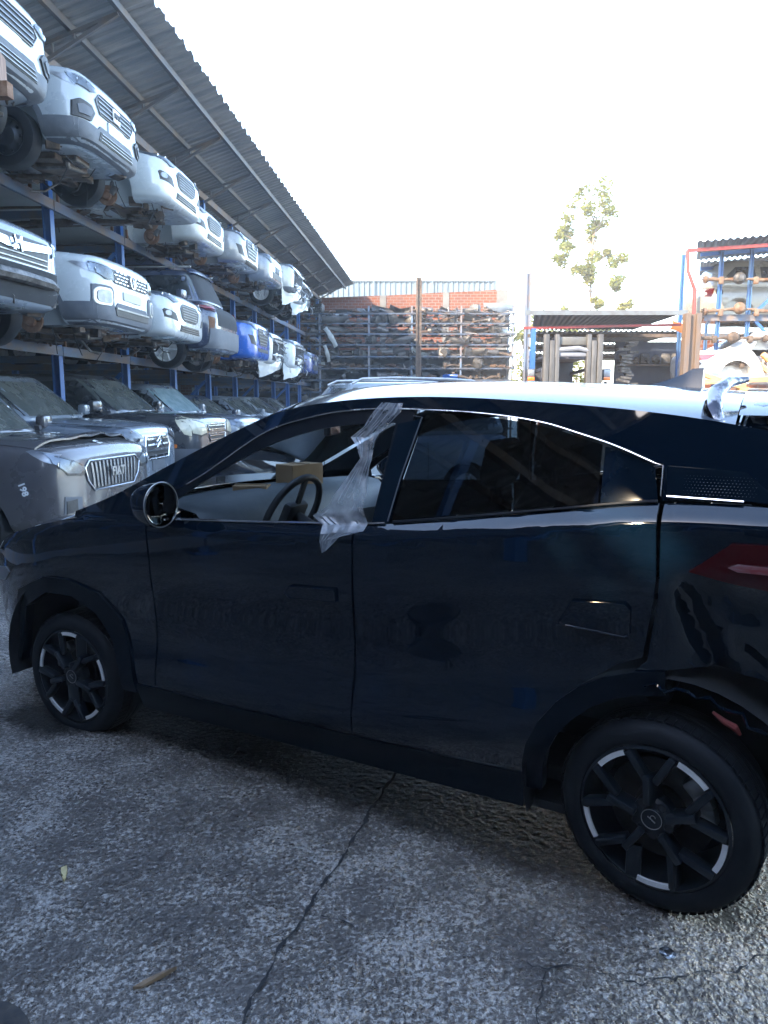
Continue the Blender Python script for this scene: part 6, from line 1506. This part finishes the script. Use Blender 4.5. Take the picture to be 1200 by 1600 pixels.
# ------------------------------------------------------------------ right side: low shed, forklift, second rack
sh = thing("low_shed", "low open shed with a dark corrugated roof and red beam beyond the black car's roof", "shed", (3.0, 16.0, 0))
SB = Vector(sh.location)
bm = bmesh.new()
M_SHR = mat("dark_roof_sheet", (0.055, 0.065, 0.085), 0.5, 0.4, col2=(0.10, 0.10, 0.10), nscale=2, stretch=(3, .6, 1))
def corr(bm, x0, x1, y0, y1, z0, z1, amp=0.035, pitch=0.13, sk=0.0):
    x = x0; k = 0; rows = []
    while x < x1:
        h = (0.0, amp, amp, 0.0)[k % 4]; rows.append([bm.verts.new((x, y0, z0 + h)), bm.verts.new((x + sk * max(0.0, 1 - (x - x0) / max(0.5, x1 - x0)), y1, z1 + h))]); x += pitch / 4; k += 1
    for a, b in zip(rows, rows[1:]): bm.faces.new((a[0], b[0], b[1], a[1]))
corr(bm, 0.15, 3.35, 0.0, 3.2, 3.40, 3.36, sk=0.6); corr(bm, 0.72, 4.6, 3.1, 6.2, 3.31, 3.27, sk=0.6); corr(bm, 1.3, 5.6, 6.1, 9.0, 3.22, 3.18, sk=0.55); corr(bm, 1.85, 6.4, 8.95, 12.0, 3.13, 3.08, sk=0.55)
mesh_obj("roof_sheet", bm, M_SHR, sh, smooth=False)
bm = bmesh.new(); box(bm, (1.67, -0.03, 3.42), (3.4, 0.03, 0.10)); mesh_obj("gutter", bm, mat("gutter_grey", (0.13, 0.145, 0.15), 0.5, 0.3, col2=(0.1, 0.1, 0.1)), sh, smooth=False)
bm = bmesh.new(); bar(bm, (0.0, 0.25, 3.13), (3.35, 0.25, 3.20), 0.08, 0.05); mesh_obj("red_beam", bm, M_RED, sh, smooth=False)
for y in (3.1, 6.1, 9.0):
    bm = bmesh.new(); bar(bm, (0.2 * y, y, 3.36 - 0.03 * y - 0.05), (5.0, y, 3.36 - 0.03 * y - 0.05), 0.06, 0.08); mesh_obj("purlin", bm, M_RUSTD, sh, smooth=False)
for x, y in ((0.2, 0.25), (1.3, 6.0), (2.45, 11.8), (3.3, 6.0), (5.9, 11.8)):
    bm = bmesh.new(); box(bm, (x, y, 1.52), (0.10, 0.10, 3.04 if y > 1 else 3.2)); mesh_obj("post", bm, M_BLUE, sh, smooth=False)
bm = bmesh.new(); box(bm, (3.85, 3.6, 1.55), (1.7, 0.10, 3.1)); mesh_obj("bay_shade_panel", bm, mat("shed_shade_blue", (0.012, 0.02, 0.045), 0.6, col2=(0.02, 0.03, 0.05)), sh, smooth=False)  # dark panel added to stand in for shade inside the open bay
bm = bmesh.new()
for z in (1.0, 1.75, 2.5): box(bm, (3.85, 3.38, z), (1.7, 0.3, 0.03))
mesh_obj("shelf", bm, M_RUSTD, sh, smooth=False)
# parts standing along the shed's shelves
rr = random.Random(5)
for z, wz in ((1.01, "lower"), (1.765, "middle"), (2.515, "upper")):
    for k in range(6):
        i = rr.choice((1, 2, 3, 6, 7)); kd, lb, m_, ct = KINDS[i]
        x_ = SB.x + 3.15 + k * 0.27
        o = bpy.data.objects.new(kd, PM[i]); link(o); o.location = (x_, SB.y + 3.36, z + 0.012); o.rotation_euler = (0, 0, rr.uniform(0, 3)); o.scale = (0.5, 0.5, 0.6)
        sd_ = "left" if k < 3 else "right"
        tag(o, f"{lb} on the {sd_} half of the {wz} shelf in the dark shed", ct, f"{lb}s on the {sd_} half of the {wz} shed shelf")
# stacked radiators screen between forklift and dark bay
bm = bmesh.new()
for k in range(40): box(bm, (rr.uniform(-.14, .14), rr.uniform(-.1, .1), 0.1 + k * 0.072), (rr.uniform(.1, .3), 0.2, 0.055), Matrix.Rotation(rr.uniform(-.3, .3), 4, 'Y'))
o = mesh_obj("parts_stack", bm, M_GREASE, smooth=False); o.location = (5.6, 17.3, 0); tag(o, "tall dark stack of small metal parts between the forklift and the dark shed bay", "parts stack")
# wide column lit by the sun
bm = bmesh.new()
for s in (-1, 1): box(bm, (s * 0.11, 0, 1.68), (0.10, 0.2, 3.36), None, 0.006)
box(bm, (0, 0, 1.68), (0.13, 0.03, 3.34)); box(bm, (0, 0, 0.01), (0.5, 0.4, 0.02))
o = mesh_obj("steel_column", bm, mat("brown_column_paint", (0.12, 0.072, 0.04), 0.6, col2=(0.08, 0.068, 0.06), nscale=3, stretch=(1, 1, .3)), smooth=False); o.location = (6.33, 15.6, 0); tag(o, "wide brown steel column at the right end of the low shed", "column")

# forklift: double mast, carriage, cab, lamps
fk = thing("forklift", "forklift with tall double mast parked facing the yard under the low shed", "forklift", (3.80, 15.2, 0))
M_MAST = mat("mast_worn_grey", (0.06, 0.056, 0.05), 0.5, 0.4, col2=(0.11, 0.105, 0.095), nscale=3, stretch=(2, 2, .5)); M_FKBODY = mat("forklift_dark", (0.03, 0.035, 0.045), 0.5, col2=(0.05, 0.05, 0.06))
for s in (-1, 1):
    bm = bmesh.new()
    for dx, w in ((0.0, 0.105), (0.118, 0.10), (0.222, 0.085)): box(bm, (s * (0.54 - dx), 0.02 * (dx > 0), 1.48 - (0.06 if 0.1 < dx < 0.2 else 0)), (w, 0.14, 2.85 - (0.12 if 0.1 < dx < 0.2 else 0)), None, 0.006)
    mesh_obj("mast_rail", bm, M_MAST, fk)
    bm = bmesh.new(); tube(bm, [(s * 0.36, -0.03, 0.2), (s * 0.36, -0.03, 2.45)], 0.022, 8); mesh_obj("lift_chain", bm, M_DARK, fk)
bm = bmesh.new()
for z in (2.78, 0.35): box(bm, (0, 0.06, z), (0.66, 0.08, 0.16), None, 0.01)
mesh_obj("mast_crossbar", bm, mat("mast_crossbar_pale", (0.10, 0.098, 0.085), 0.5, 0.2, col2=(0.08, 0.078, 0.075)), fk)
bm = bmesh.new(); box(bm, (0, 0.02, 2.52), (0.62, 0.06, 0.10), None, 0.02); tube(bm, [(-0.3, 0.0, 2.6), (0.1, -0.03, 2.63), (0.32, 0, 2.58)], 0.05, 8); mesh_obj("hydraulic_hose", bm, mat("hose_pale", (0.16, 0.17, 0.19), 0.5), fk)
for z in (0.45, 0.95):
    bm = bmesh.new(); box(bm, (0, -0.12, z), (1.05, 0.05, 0.12), None, 0.006); mesh_obj("carriage_bar", bm, M_FKBODY, fk)
for s in (-1, 1):
    bm = bmesh.new(); box(bm, (s * 0.3, -0.17, 0.55), (0.12, 0.045, 1.0)); box(bm, (s * 0.3, -0.72, 0.065), (0.12, 1.1, 0.04)); mesh_obj("fork", bm, M_DARK, fk)
    bm = bmesh.new(); bar(bm, (s * 0.50, 0.35, 1.0), (s * 0.48, 0.55, 2.25), 0.07); bar(bm, (s * 0.48, 0.55, 2.25), (s * 0.46, 1.9, 2.2), 0.06); bar(bm, (s * 0.46, 1.9, 2.2), (s * 0.5, 2.05, 1.0), 0.07); mesh_obj("cab_post", bm, M_FKBODY, fk)
    bm = bmesh.new(); box(bm, (s * 0.78, 0.28, 2.12), (0.17, 0.10, 0.24), None, 0.02); bar(bm, (s * 0.78, 0.3, 1.98), (s * 0.60, 0.5, 1.15), 0.05)
    l_ = mesh_obj("work_lamp", bm, M_FKBODY, fk)
    bm = bmesh.new(); box(bm, (s * 0.78, 0.225, 2.15), (0.13, 0.02, 0.14), None, 0.008); mesh_obj("lamp_glass", bm, M_LAMPIN, l_)
    bm = bmesh.new(); box(bm, (s * 0.78, 0.225, 2.035), (0.14, 0.025, 0.08), None, 0.008); mesh_obj("turn_signal", bm, M_ORANGE, l_)
    add_wheel(fk, s * 0.55 - 0.0, 0.45, 0.33, s, 'steel')
for o in [c for c in fk.children if c.name.startswith("wheel")]: o.matrix_local = Matrix.Translation((o.matrix_local.translation.x, 0.45, 0.33)) @ Matrix.Rotation(R(90), 4, 'Z') @ Matrix.Rotation(0 if o.matrix_local.translation.x > 0 else math.pi, 4, 'Z')
bm = bmesh.new(); box(bm, (0, 1.3, 0.62), (1.06, 1.7, 0.75), None, 0.05); box(bm, (0, 1.95, 0.85), (1.0, 0.5, 0.6), None, 0.08); mesh_obj("chassis", bm, mat("forklift_orange", (0.42, 0.15, 0.03), 0.5, col2=(0.3, 0.11, 0.04)), fk)
bm = bmesh.new(); box(bm, (0, 1.25, 2.48), (1.0, 1.5, 0.05)); box(bm, (0, 1.9, 2.25), (0.98, 0.04, 0.5)); mesh_obj("cab_roof", bm, M_FKBODY, fk)

# second rack on the right with its own roof
R2 = thing("storage_rack", "blue post rack with corrugated roof and red gutter beam at the right edge", "storage rack", (6.9, 17.4, 0))
r2 = Vector(R2.location)
def L2(x, y, z): return Vector((x, y, z)) - r2
for x, y in ((7.05, 18.1), (7.62, 17.35), (8.30, 17.35), (10.6, 17.35), (9.3, 21.9), (11.6, 21.9)):
    bm = bmesh.new()
    for s in (-1, 1): box(bm, L2(x + s * 0.028, y, 2.5), (0.02, 0.08, 5.0))
    box(bm, L2(x, y, 2.5), (0.036, 0.02, 5.0)); mesh_obj("post", bm, mat("rack_light_blue", (0.03, 0.10, 0.26), 0.45, col2=(0.05, 0.11, 0.2), nscale=3), R2, smooth=False)
for z in (1.72, 3.46):
    for y in (17.3, 21.9):
        bm = bmesh.new(); bar(bm, L2(7.3, y, z), L2(12.5, y, z), 0.06, 0.14); mesh_obj("beam", bm, M_BEAM, R2, smooth=False)
for a, b in (((8.42, 17.33, 3.55), (9.6, 17.33, 4.7)), ((8.36, 17.33, 3.5), (9.1, 17.33, 2.75))):
    bm = bmesh.new(); bar(bm, L2(*a), L2(*b), 0.06); mesh_obj("brace", bm, M_BLUE, R2, smooth=False)
bm = bmesh.new(); corr(bm, 6.75 - r2.x, 12.5 - r2.x, 16.6 - r2.y, 19.3 - r2.y, 4.98, 4.98, 0.035, 0.16, sk=1.1); corr(bm, 7.9 - r2.x, 12.5 - r2.x, 19.2 - r2.y, 22.0 - r2.y, 4.92, 4.92, 0.035, 0.16, sk=1.15); corr(bm, 9.0 - r2.x, 13.5 - r2.x, 21.9 - r2.y, 24.5 - r2.y, 4.80, 4.80, 0.035, 0.16, sk=1.0)
for v in bm.verts: v.co.z += 0.155 * (v.co.x) * 0.55
mesh_obj("roof_sheet", bm, mat("blue_grey_roof", (0.10, 0.14, 0.20), 0.5, 0.3, col2=(0.16, 0.17, 0.19), nscale=2), R2, smooth=False)
bm = bmesh.new(); bar(bm, L2(6.62, 16.8, 4.83), L2(12.5, 16.8, 5.22), 0.08, 0.07); mesh_obj("red_gutter", bm, M_RED, R2, smooth=False)
bm = bmesh.new(); tube(bm, [L2(6.62, 16.8, 4.83), L2(6.66, 16.8, 4.4), L2(6.83, 16.8, 4.0), L2(6.85, 16.8, 3.3)], 0.04, 8); mesh_obj("downpipe", bm, M_RED, R2)
for y in (17.4, 19.25, 21.6, 23.6):
    bm = bmesh.new(); bar(bm, L2(7.0 + 0.42 * (y - 17.0), y, 4.86), L2(12.5, y, 5.25), 0.05, 0.08); mesh_obj("purlin", bm, M_BLUE, R2, smooth=False)
# brick pier behind
pier = thing("brick_pier", "weathered brick wall piece behind the axles at the right", "wall", (10.9, 24.0, 0))
bm = bmesh.new(); box(bm, (0, 0, 1.75), (3.2, 0.2, 3.5)); mesh_obj("brickwork", bm, M_BRICK, pier, smooth=False)
# cars on it
VANS = dict(W=1.80, L=4.3, H=1.66, hz=0.94, bz=1.0, cab=(-0.95, -1.55, -3.75, -4.22), wf=-0.82, wr=-3.42, open=[[(-1.25, 0.42), (-1.25, 0.98), (-1.6, 1.42), (-2.25, 1.45), (-2.28, 0.42)]])
SHELL = dict(W=1.80, L=4.5, H=1.44, hz=0.78, bz=0.95, cab=(-0.98, -1.75, -3.0, -4.1), wf=-0.86, wr=-3.55, zb=0.18, open=[[(-1.35, 0.36), (-1.30, 0.9), (-1.75, 1.28), (-2.4, 1.32), (-3.05, 1.20), (-3.22, 0.95), (-3.05, 0.7), (-2.9, 0.36)]])
def f_none(o, bl, P, sp):
    f_plain(o, bl, P, sp)
IVORY = paint("ivory_paint", (0.20, 0.185, 0.15), amt=0.08); WHITE3 = paint("bright_white_paint", (0.50, 0.485, 0.45), amt=0.06)
vn = build_car("wrecked_car", "ivory crossover body without front door, upper tier of the right rack", (12.05, 19.4), 0, VANS, IVORY, f_none, None, 1, ('none', ('none', 'none')), 3.35, glass=False, side=False, mirror=False)
bl_, bc_ = BODYC[id(VANS)][2:]
patch("quarter_window", bc_, [(-3.0, 1.12), (-3.62, 1.16), (-3.72, 1.24), (-3.5, 1.46), (-3.05, 1.47)], 'right', M_GLASSD, vn, 0.006, 0.08, 0.012)
patch("window", bc_, [(-2.40, 1.08), (-2.88, 1.09), (-2.90, 1.46), (-2.45, 1.46)], 'right', M_GLASSD, vn, 0.006, 0.08, 0.012)
patch("fuel_lid", bl_, rrect(-3.9, 0.86, 0.17, 0.17, 0.08), 'right', M_DARK, vn, 0.006, 0.06, 0.012)
patch("tail_lamp", bl_, [(-4.0, 0.95), (-4.2, 0.95), (-4.22, 0.75), (-4.08, 0.75)], 'right', M_TAIL, vn, 0.008, 0.05, 0.01)
sd_ = build_car("wrecked_car", "white saloon shell without doors or wheels lit by the sun on the right rack", (11.55, 17.95), 0, SHELL, WHITE3, f_none, None, None, ('none', 'none'), 1.78, glass=False, side=False, mirror=False)
bl_, bc_ = BODYC[id(SHELL)][2:]
for q in ([(-4.0, 0.86), (-4.46, 0.84), (-4.5, 0.72), (-4.2, 0.74)],): patch("tail_lamp", bl_, q, 'right', mat("tail_lamp_bright", (0.55, 0.03, 0.03), 0.2, 0, 0.6), sd_, 0.008, 0.05, 0.012)
patch("rear_window", bc_, [(-0.6, 1.0), (0.6, 1.0), (0.5, 1.36), (-0.5, 1.36)], 'back', M_GLASSD, sd_, 0.006, 0.1, 0.01)
# seats and trim dumped inside the shell
bm = bmesh.new()
for k in range(7):
    box(bm, (-2.9 + k * 0.22, -0.62, 0.62 + 0.1 * math.sin(k * 2)), (0.5, 0.12, 0.12), Matrix.Rotation(R(35 + 8 * k), 4, 'Y'), 0.03)
mesh_obj("loose_trim", bm, mat("orange_tan_trim", (0.60, 0.24, 0.06), 0.6, col2=(0.5, 0.34, 0.2)), sd_)
bm = bmesh.new()
for k in range(6): grid_surf(bm, lambda u, v, k=k: Vector((-2.75 + k * 0.24 + 0.28 * u, -0.66 + 0.05 * noise.noise(Vector((u * 3, v * 3, k))), 0.5 + 0.42 * v + 0.1 * noise.noise(Vector((u * 4, v * 2, k + 9))))), 6, 6)
mesh_obj("loose_panel", bm, mat("pale_blue_trim", (0.5, 0.56, 0.6), 0.5, col2=(0.3, 0.34, 0.38)), sd_)
# timber lying in front of the shell
bm = bmesh.new(); box(bm, (0, 0, 0), (2.6, 0.16, 0.10), Matrix.Rotation(R(-2.5), 4, 'Y'), 0.006); box(bm, (-0.62, -0.02, -0.13), (1.9, 0.1, 0.08), Matrix.Rotation(R(18), 4, 'Y'), 0.006)
box(bm, (-0.5, 0.0, -1.05), (0.12, 0.12, 1.95)); box(bm, (0.9, 0.0, -1.02), (0.12, 0.12, 1.9))
o = mesh_obj("timber_trestle", bm, mat("warm_timber", (0.42, 0.22, 0.08), 0.8, col2=(0.5, 0.30, 0.13), nscale=4, stretch=(1, 6, 6)), smooth=False); o.location = (7.75, 15.2, 2.02); tag(o, "sunlit timber trestle in front of the white saloon shell", "trestle")
# axles hung on the rack posts
def axle(x, z, L_, label, m_, kind, sag=0.0):
    t = thing("axle", label, "axle", (x, 17.2, z))
    bm = bmesh.new()
    n = 9
    tube(bm, [(-L_ / 2 + L_ * k / n, -0.02, sag * math.sin(k / n * math.pi) + 0.015 * math.sin(k * 2.3)) for k in range(n + 1)], [0.036 + 0.012 * math.sin(k * 1.9) for k in range(n + 1)], 10)
    for s in (-1, 1): bar(bm, (s * L_ * 0.27, -0.03, 0.06), (s * L_ * 0.27, -0.03, -0.10), 0.10, 0.08, 0.01)
    mesh_obj("axle_tube", bm, m_, t)
    for s in (-1, 1):
        bm = bmesh.new(); lathe(bm, [(0, -0.05), (0.05, -0.05), (0.085, -0.01), (0.09, 0.03), (0.045, 0.05), (0, 0.05)], Matrix.Translation((s * L_ / 2, -0.02, 0)) @ Matrix.Rotation(R(90 * -s), 4, 'Z'), 18)
        for k in range(4): a = k * 1.57 + 0.4; tube(bm, [(s * (L_ / 2 - 0.03), -0.02 + 0.05 * math.cos(a), 0.05 * math.sin(a)), (s * (L_ / 2 + 0.10), -0.02 + 0.05 * math.cos(a), 0.05 * math.sin(a))], 0.012, 6)
        mesh_obj("wheel_hub", bm, m_, t)
    if kind:
        bm = bmesh.new(); lathe(bm, [(0, -0.13), (0.07, -0.12), (0.125, -0.06), (0.135, 0.0), (0.09, 0.09), (0, 0.12)], Matrix.Translation((0, -0.06, 0.02 + sag)), 22)
        d_ = mesh_obj("differential", bm, M_GREASE if kind == 1 else m_, t)
    return t
M_AXL = mat("axle_rust", (0.11, 0.055, 0.028), 0.8, col2=(0.16, 0.12, 0.085), nscale=8, bump=0.4)  # rust brown with paler tan patches
axle(7.95, 4.28, 1.45, "rusty axle with round dark differential, highest on the blue posts", M_AXL, 1)
axle(8.0, 3.58, 1.5, "tan axle with flared right hub, just under the highest axle", M_AXL, 2, 0.05)
axle(7.9, 2.99, 1.5, "grey brown axle hanging below the tan axle on the blue posts", M_RUSTD, 2)
axle(7.75, 2.42, 1.5, "lowest dark axle resting above the white saloon shell's tail", M_RUSTD, 0)
o = loose('bumper_piece', 8, (7.05, 17.8, 3.05), 0.4, "orange plastic panel propped behind the wide brown column", "panel", mat("orange_panel", (0.55, 0.17, 0.05), 0.5, col2=(0.45, 0.14, 0.05)), 0.8, 0.3)
o = loose('bumper_piece', 8, (7.3, 17.0, 1.95), 0.2, "white broken bumper below the saloon shell's red tail lamp", "bumper", WHITE3, 0.8)

# ------------------------------------------------------------------ trees
M_LEAF = mat("leaf_green", (0.085, 0.115, 0.02), 0.6, col2=(0.17, 0.155, 0.03), nscale=0.8, lo=0.35, hi=0.65)
_n = M_LEAF.node_tree; _p = _n.nodes["Principled BSDF"]; _o = _n.nodes["Material Output"]
_t = _n.nodes.new("ShaderNodeBsdfTranslucent"); _t.inputs[0].default_value = (0.26, 0.25, 0.03, 1); _m = _n.nodes.new("ShaderNodeMixShader"); _m.inputs[0].default_value = 0.4
_n.links.new(_p.outputs[0], _m.inputs[1]); _n.links.new(_t.outputs[0], _m.inputs[2]); _n.links.new(_m.outputs[0], _o.inputs["Surface"])
M_BARK = mat("bark_brown", (0.13, 0.09, 0.06), 0.9, col2=(0.2, 0.15, 0.11), nscale=10)
def leafmesh(bm, c, rad, n, size, r, squash=0.8):
    for _ in range(n):
        d = Vector((r.gauss(0, 1), r.gauss(0, 1), r.gauss(0, 1) * squash)); d = d.normalized() * rad * (r.random() ** 0.45)
        p = c + d; a = Vector((r.uniform(-1, 1), r.uniform(-1, 1), r.uniform(-0.6, 0.6))).normalized(); b = a.cross(Vector((r.uniform(-1, 1), r.uniform(-1, 1), r.uniform(-1, 1)))).normalized()
        s = size * r.uniform(0.6, 1.3)
        bm.faces.new([bm.verts.new(p + a * s), bm.verts.new(p + b * s * 0.45), bm.verts.new(p - a * s), bm.verts.new(p - b * s * 0.45)])
tr = thing("tall_tree", "tall slender tree with sparse yellow green crown rising behind the low shed", "tree", (12.2, 45, 0))
bm = bmesh.new(); bl2 = bmesh.new(); r = random.Random(4)
tube(bl2, [(0.0, 0, 0), (-0.15, 0, 3.5), (0.0, 0, 7), (-0.05, 0, 10), (0.05, 0, 13.2)], [0.16, 0.12, 0.08, 0.05, 0.02], 8)
clumps = [(-0.75, 13.0, .75), (0.55, 13.3, .8), (-1.25, 12.0, .8), (0.55, 12.2, .75), (0.25, 11.4, .6), (-1.35, 10.9, .55), (-1.8, 11.4, .4), (-0.9, 9.1, .55), (-0.2, 9.6, .8), (-0.5, 8.6, .6), (1.35, 9.2, .7), (1.5, 8.5, .45), (2.1, 7.0, .5), (1.6, 6.7, .35), (-1.3, 6.6, .5), (-0.9, 5.6, .5), (-0.35, 5.2, .7), (0.8, 5.6, .4), (0.3, 7.4, .4), (-1.8, 9.7, .6), (0.9, 10.2, .4)]
for x, z, rad in clumps:
    y = r.uniform(-.8, .8); tz = z - r.uniform(0.9, 1.8); tube(bl2, [(0, 0, tz), (x * 0.5, y * .5, z - 0.5), (x, y, z)], [0.05, 0.035, 0.012], 6)
    for _ in range(5): leafmesh(bm, Vector((x + r.gauss(0, rad * .5), y + r.gauss(0, rad * .5), z + r.gauss(0, rad * .5))), rad * 0.55, 70, 0.14, r)
mesh_obj("trunk", bl2, M_BARK, tr); mesh_obj("crown", bm, M_LEAF, tr, smooth=False, norm=False)
def bush(name, label, cat, loc, blobs, n, size, seed, th):
    t = thing(name, label, cat, loc); r = random.Random(seed); bm = bmesh.new(); b2 = bmesh.new()
    for x, y, z, rad in blobs:
        tube(b2, [(x * 0.2, y * 0.2, 0), (x * .6, y * .6, z * .6), (x, y, z)], [th, th * .6, th * .2], 6)
        for _ in range(6): leafmesh(bm, Vector((x + r.gauss(0, rad * .45), y + r.gauss(0, rad * .45), z + r.gauss(0, rad * .4))), rad * .55, n, size, r)
    mesh_obj("trunk", b2, M_BARK, t); mesh_obj("crown", bm, M_LEAF, t, smooth=False, norm=False)
bush("leafy_tree", "low yellow green tree top showing above the left end of the low shed", "tree", (8.6, 40, 0), [(-0.9, 0, 5.6, .7), (0.0, 0.3, 5.9, .8), (0.8, 0, 5.4, .7), (-1.4, 0, 5.0, .6), (1.6, 0, 4.9, .6), (0.1, 0, 4.4, 1.0)], 40, 0.12, 8, 0.12)
bush("bush", "bright green bush seen through the forklift mast", "bush", (7.3, 29.5, 0), [(-0.5, 0, 2.5, .7), (0.3, 0, 2.7, .7), (0.9, 0, 2.3, .6), (0, -.2, 1.8, .8), (-1.0, 0, 2.6, .6), (-1.4, 0.2, 3.0, .6), (-1.9, 0.1, 2.6, .6), (-1.2, 0, 2.0, .7), (-0.3, 0, 3.2, .5)], 46, 0.10, 9, 0.07)
# pale yard wall behind the shed
M_PALE = mat("pale_plaster", (0.24, 0.19, 0.14), 0.9, col2=(0.30, 0.26, 0.2), nscale=1)
bm = bmesh.new(); box(bm, (0, 0, 1.1), (14, 0.2, 2.2)); o = mesh_obj("plaster_wall", bm, M_PALE, smooth=False); o.location = (13.0, 33.5, 0); tag(o, "pale plaster wall seen through the open shed behind the green bush", "wall")
bpy.context.view_layer.update()
# ------------------------------------------------------------------ hazy air over the yard
hm = bpy.data.materials.new("hazy_air"); hm.use_nodes = True
hn = hm.node_tree; hn.nodes.remove(hn.nodes["Principled BSDF"])
pv = hn.nodes.new("ShaderNodeVolumePrincipled"); pv.inputs["Color"].default_value = (1.0, 0.98, 0.94, 1); pv.inputs["Density"].default_value = 0.0022; pv.inputs["Anisotropy"].default_value = 0.0
hn.links.new(pv.outputs[0], hn.nodes["Material Output"].inputs["Volume"])
bm = bmesh.new(); box(bm, (0, 250, 9.5), (1480, 1480, 21)); hz_ = mesh_obj("haze", bm, hm, smooth=False); tag(hz_, kind="stuff")
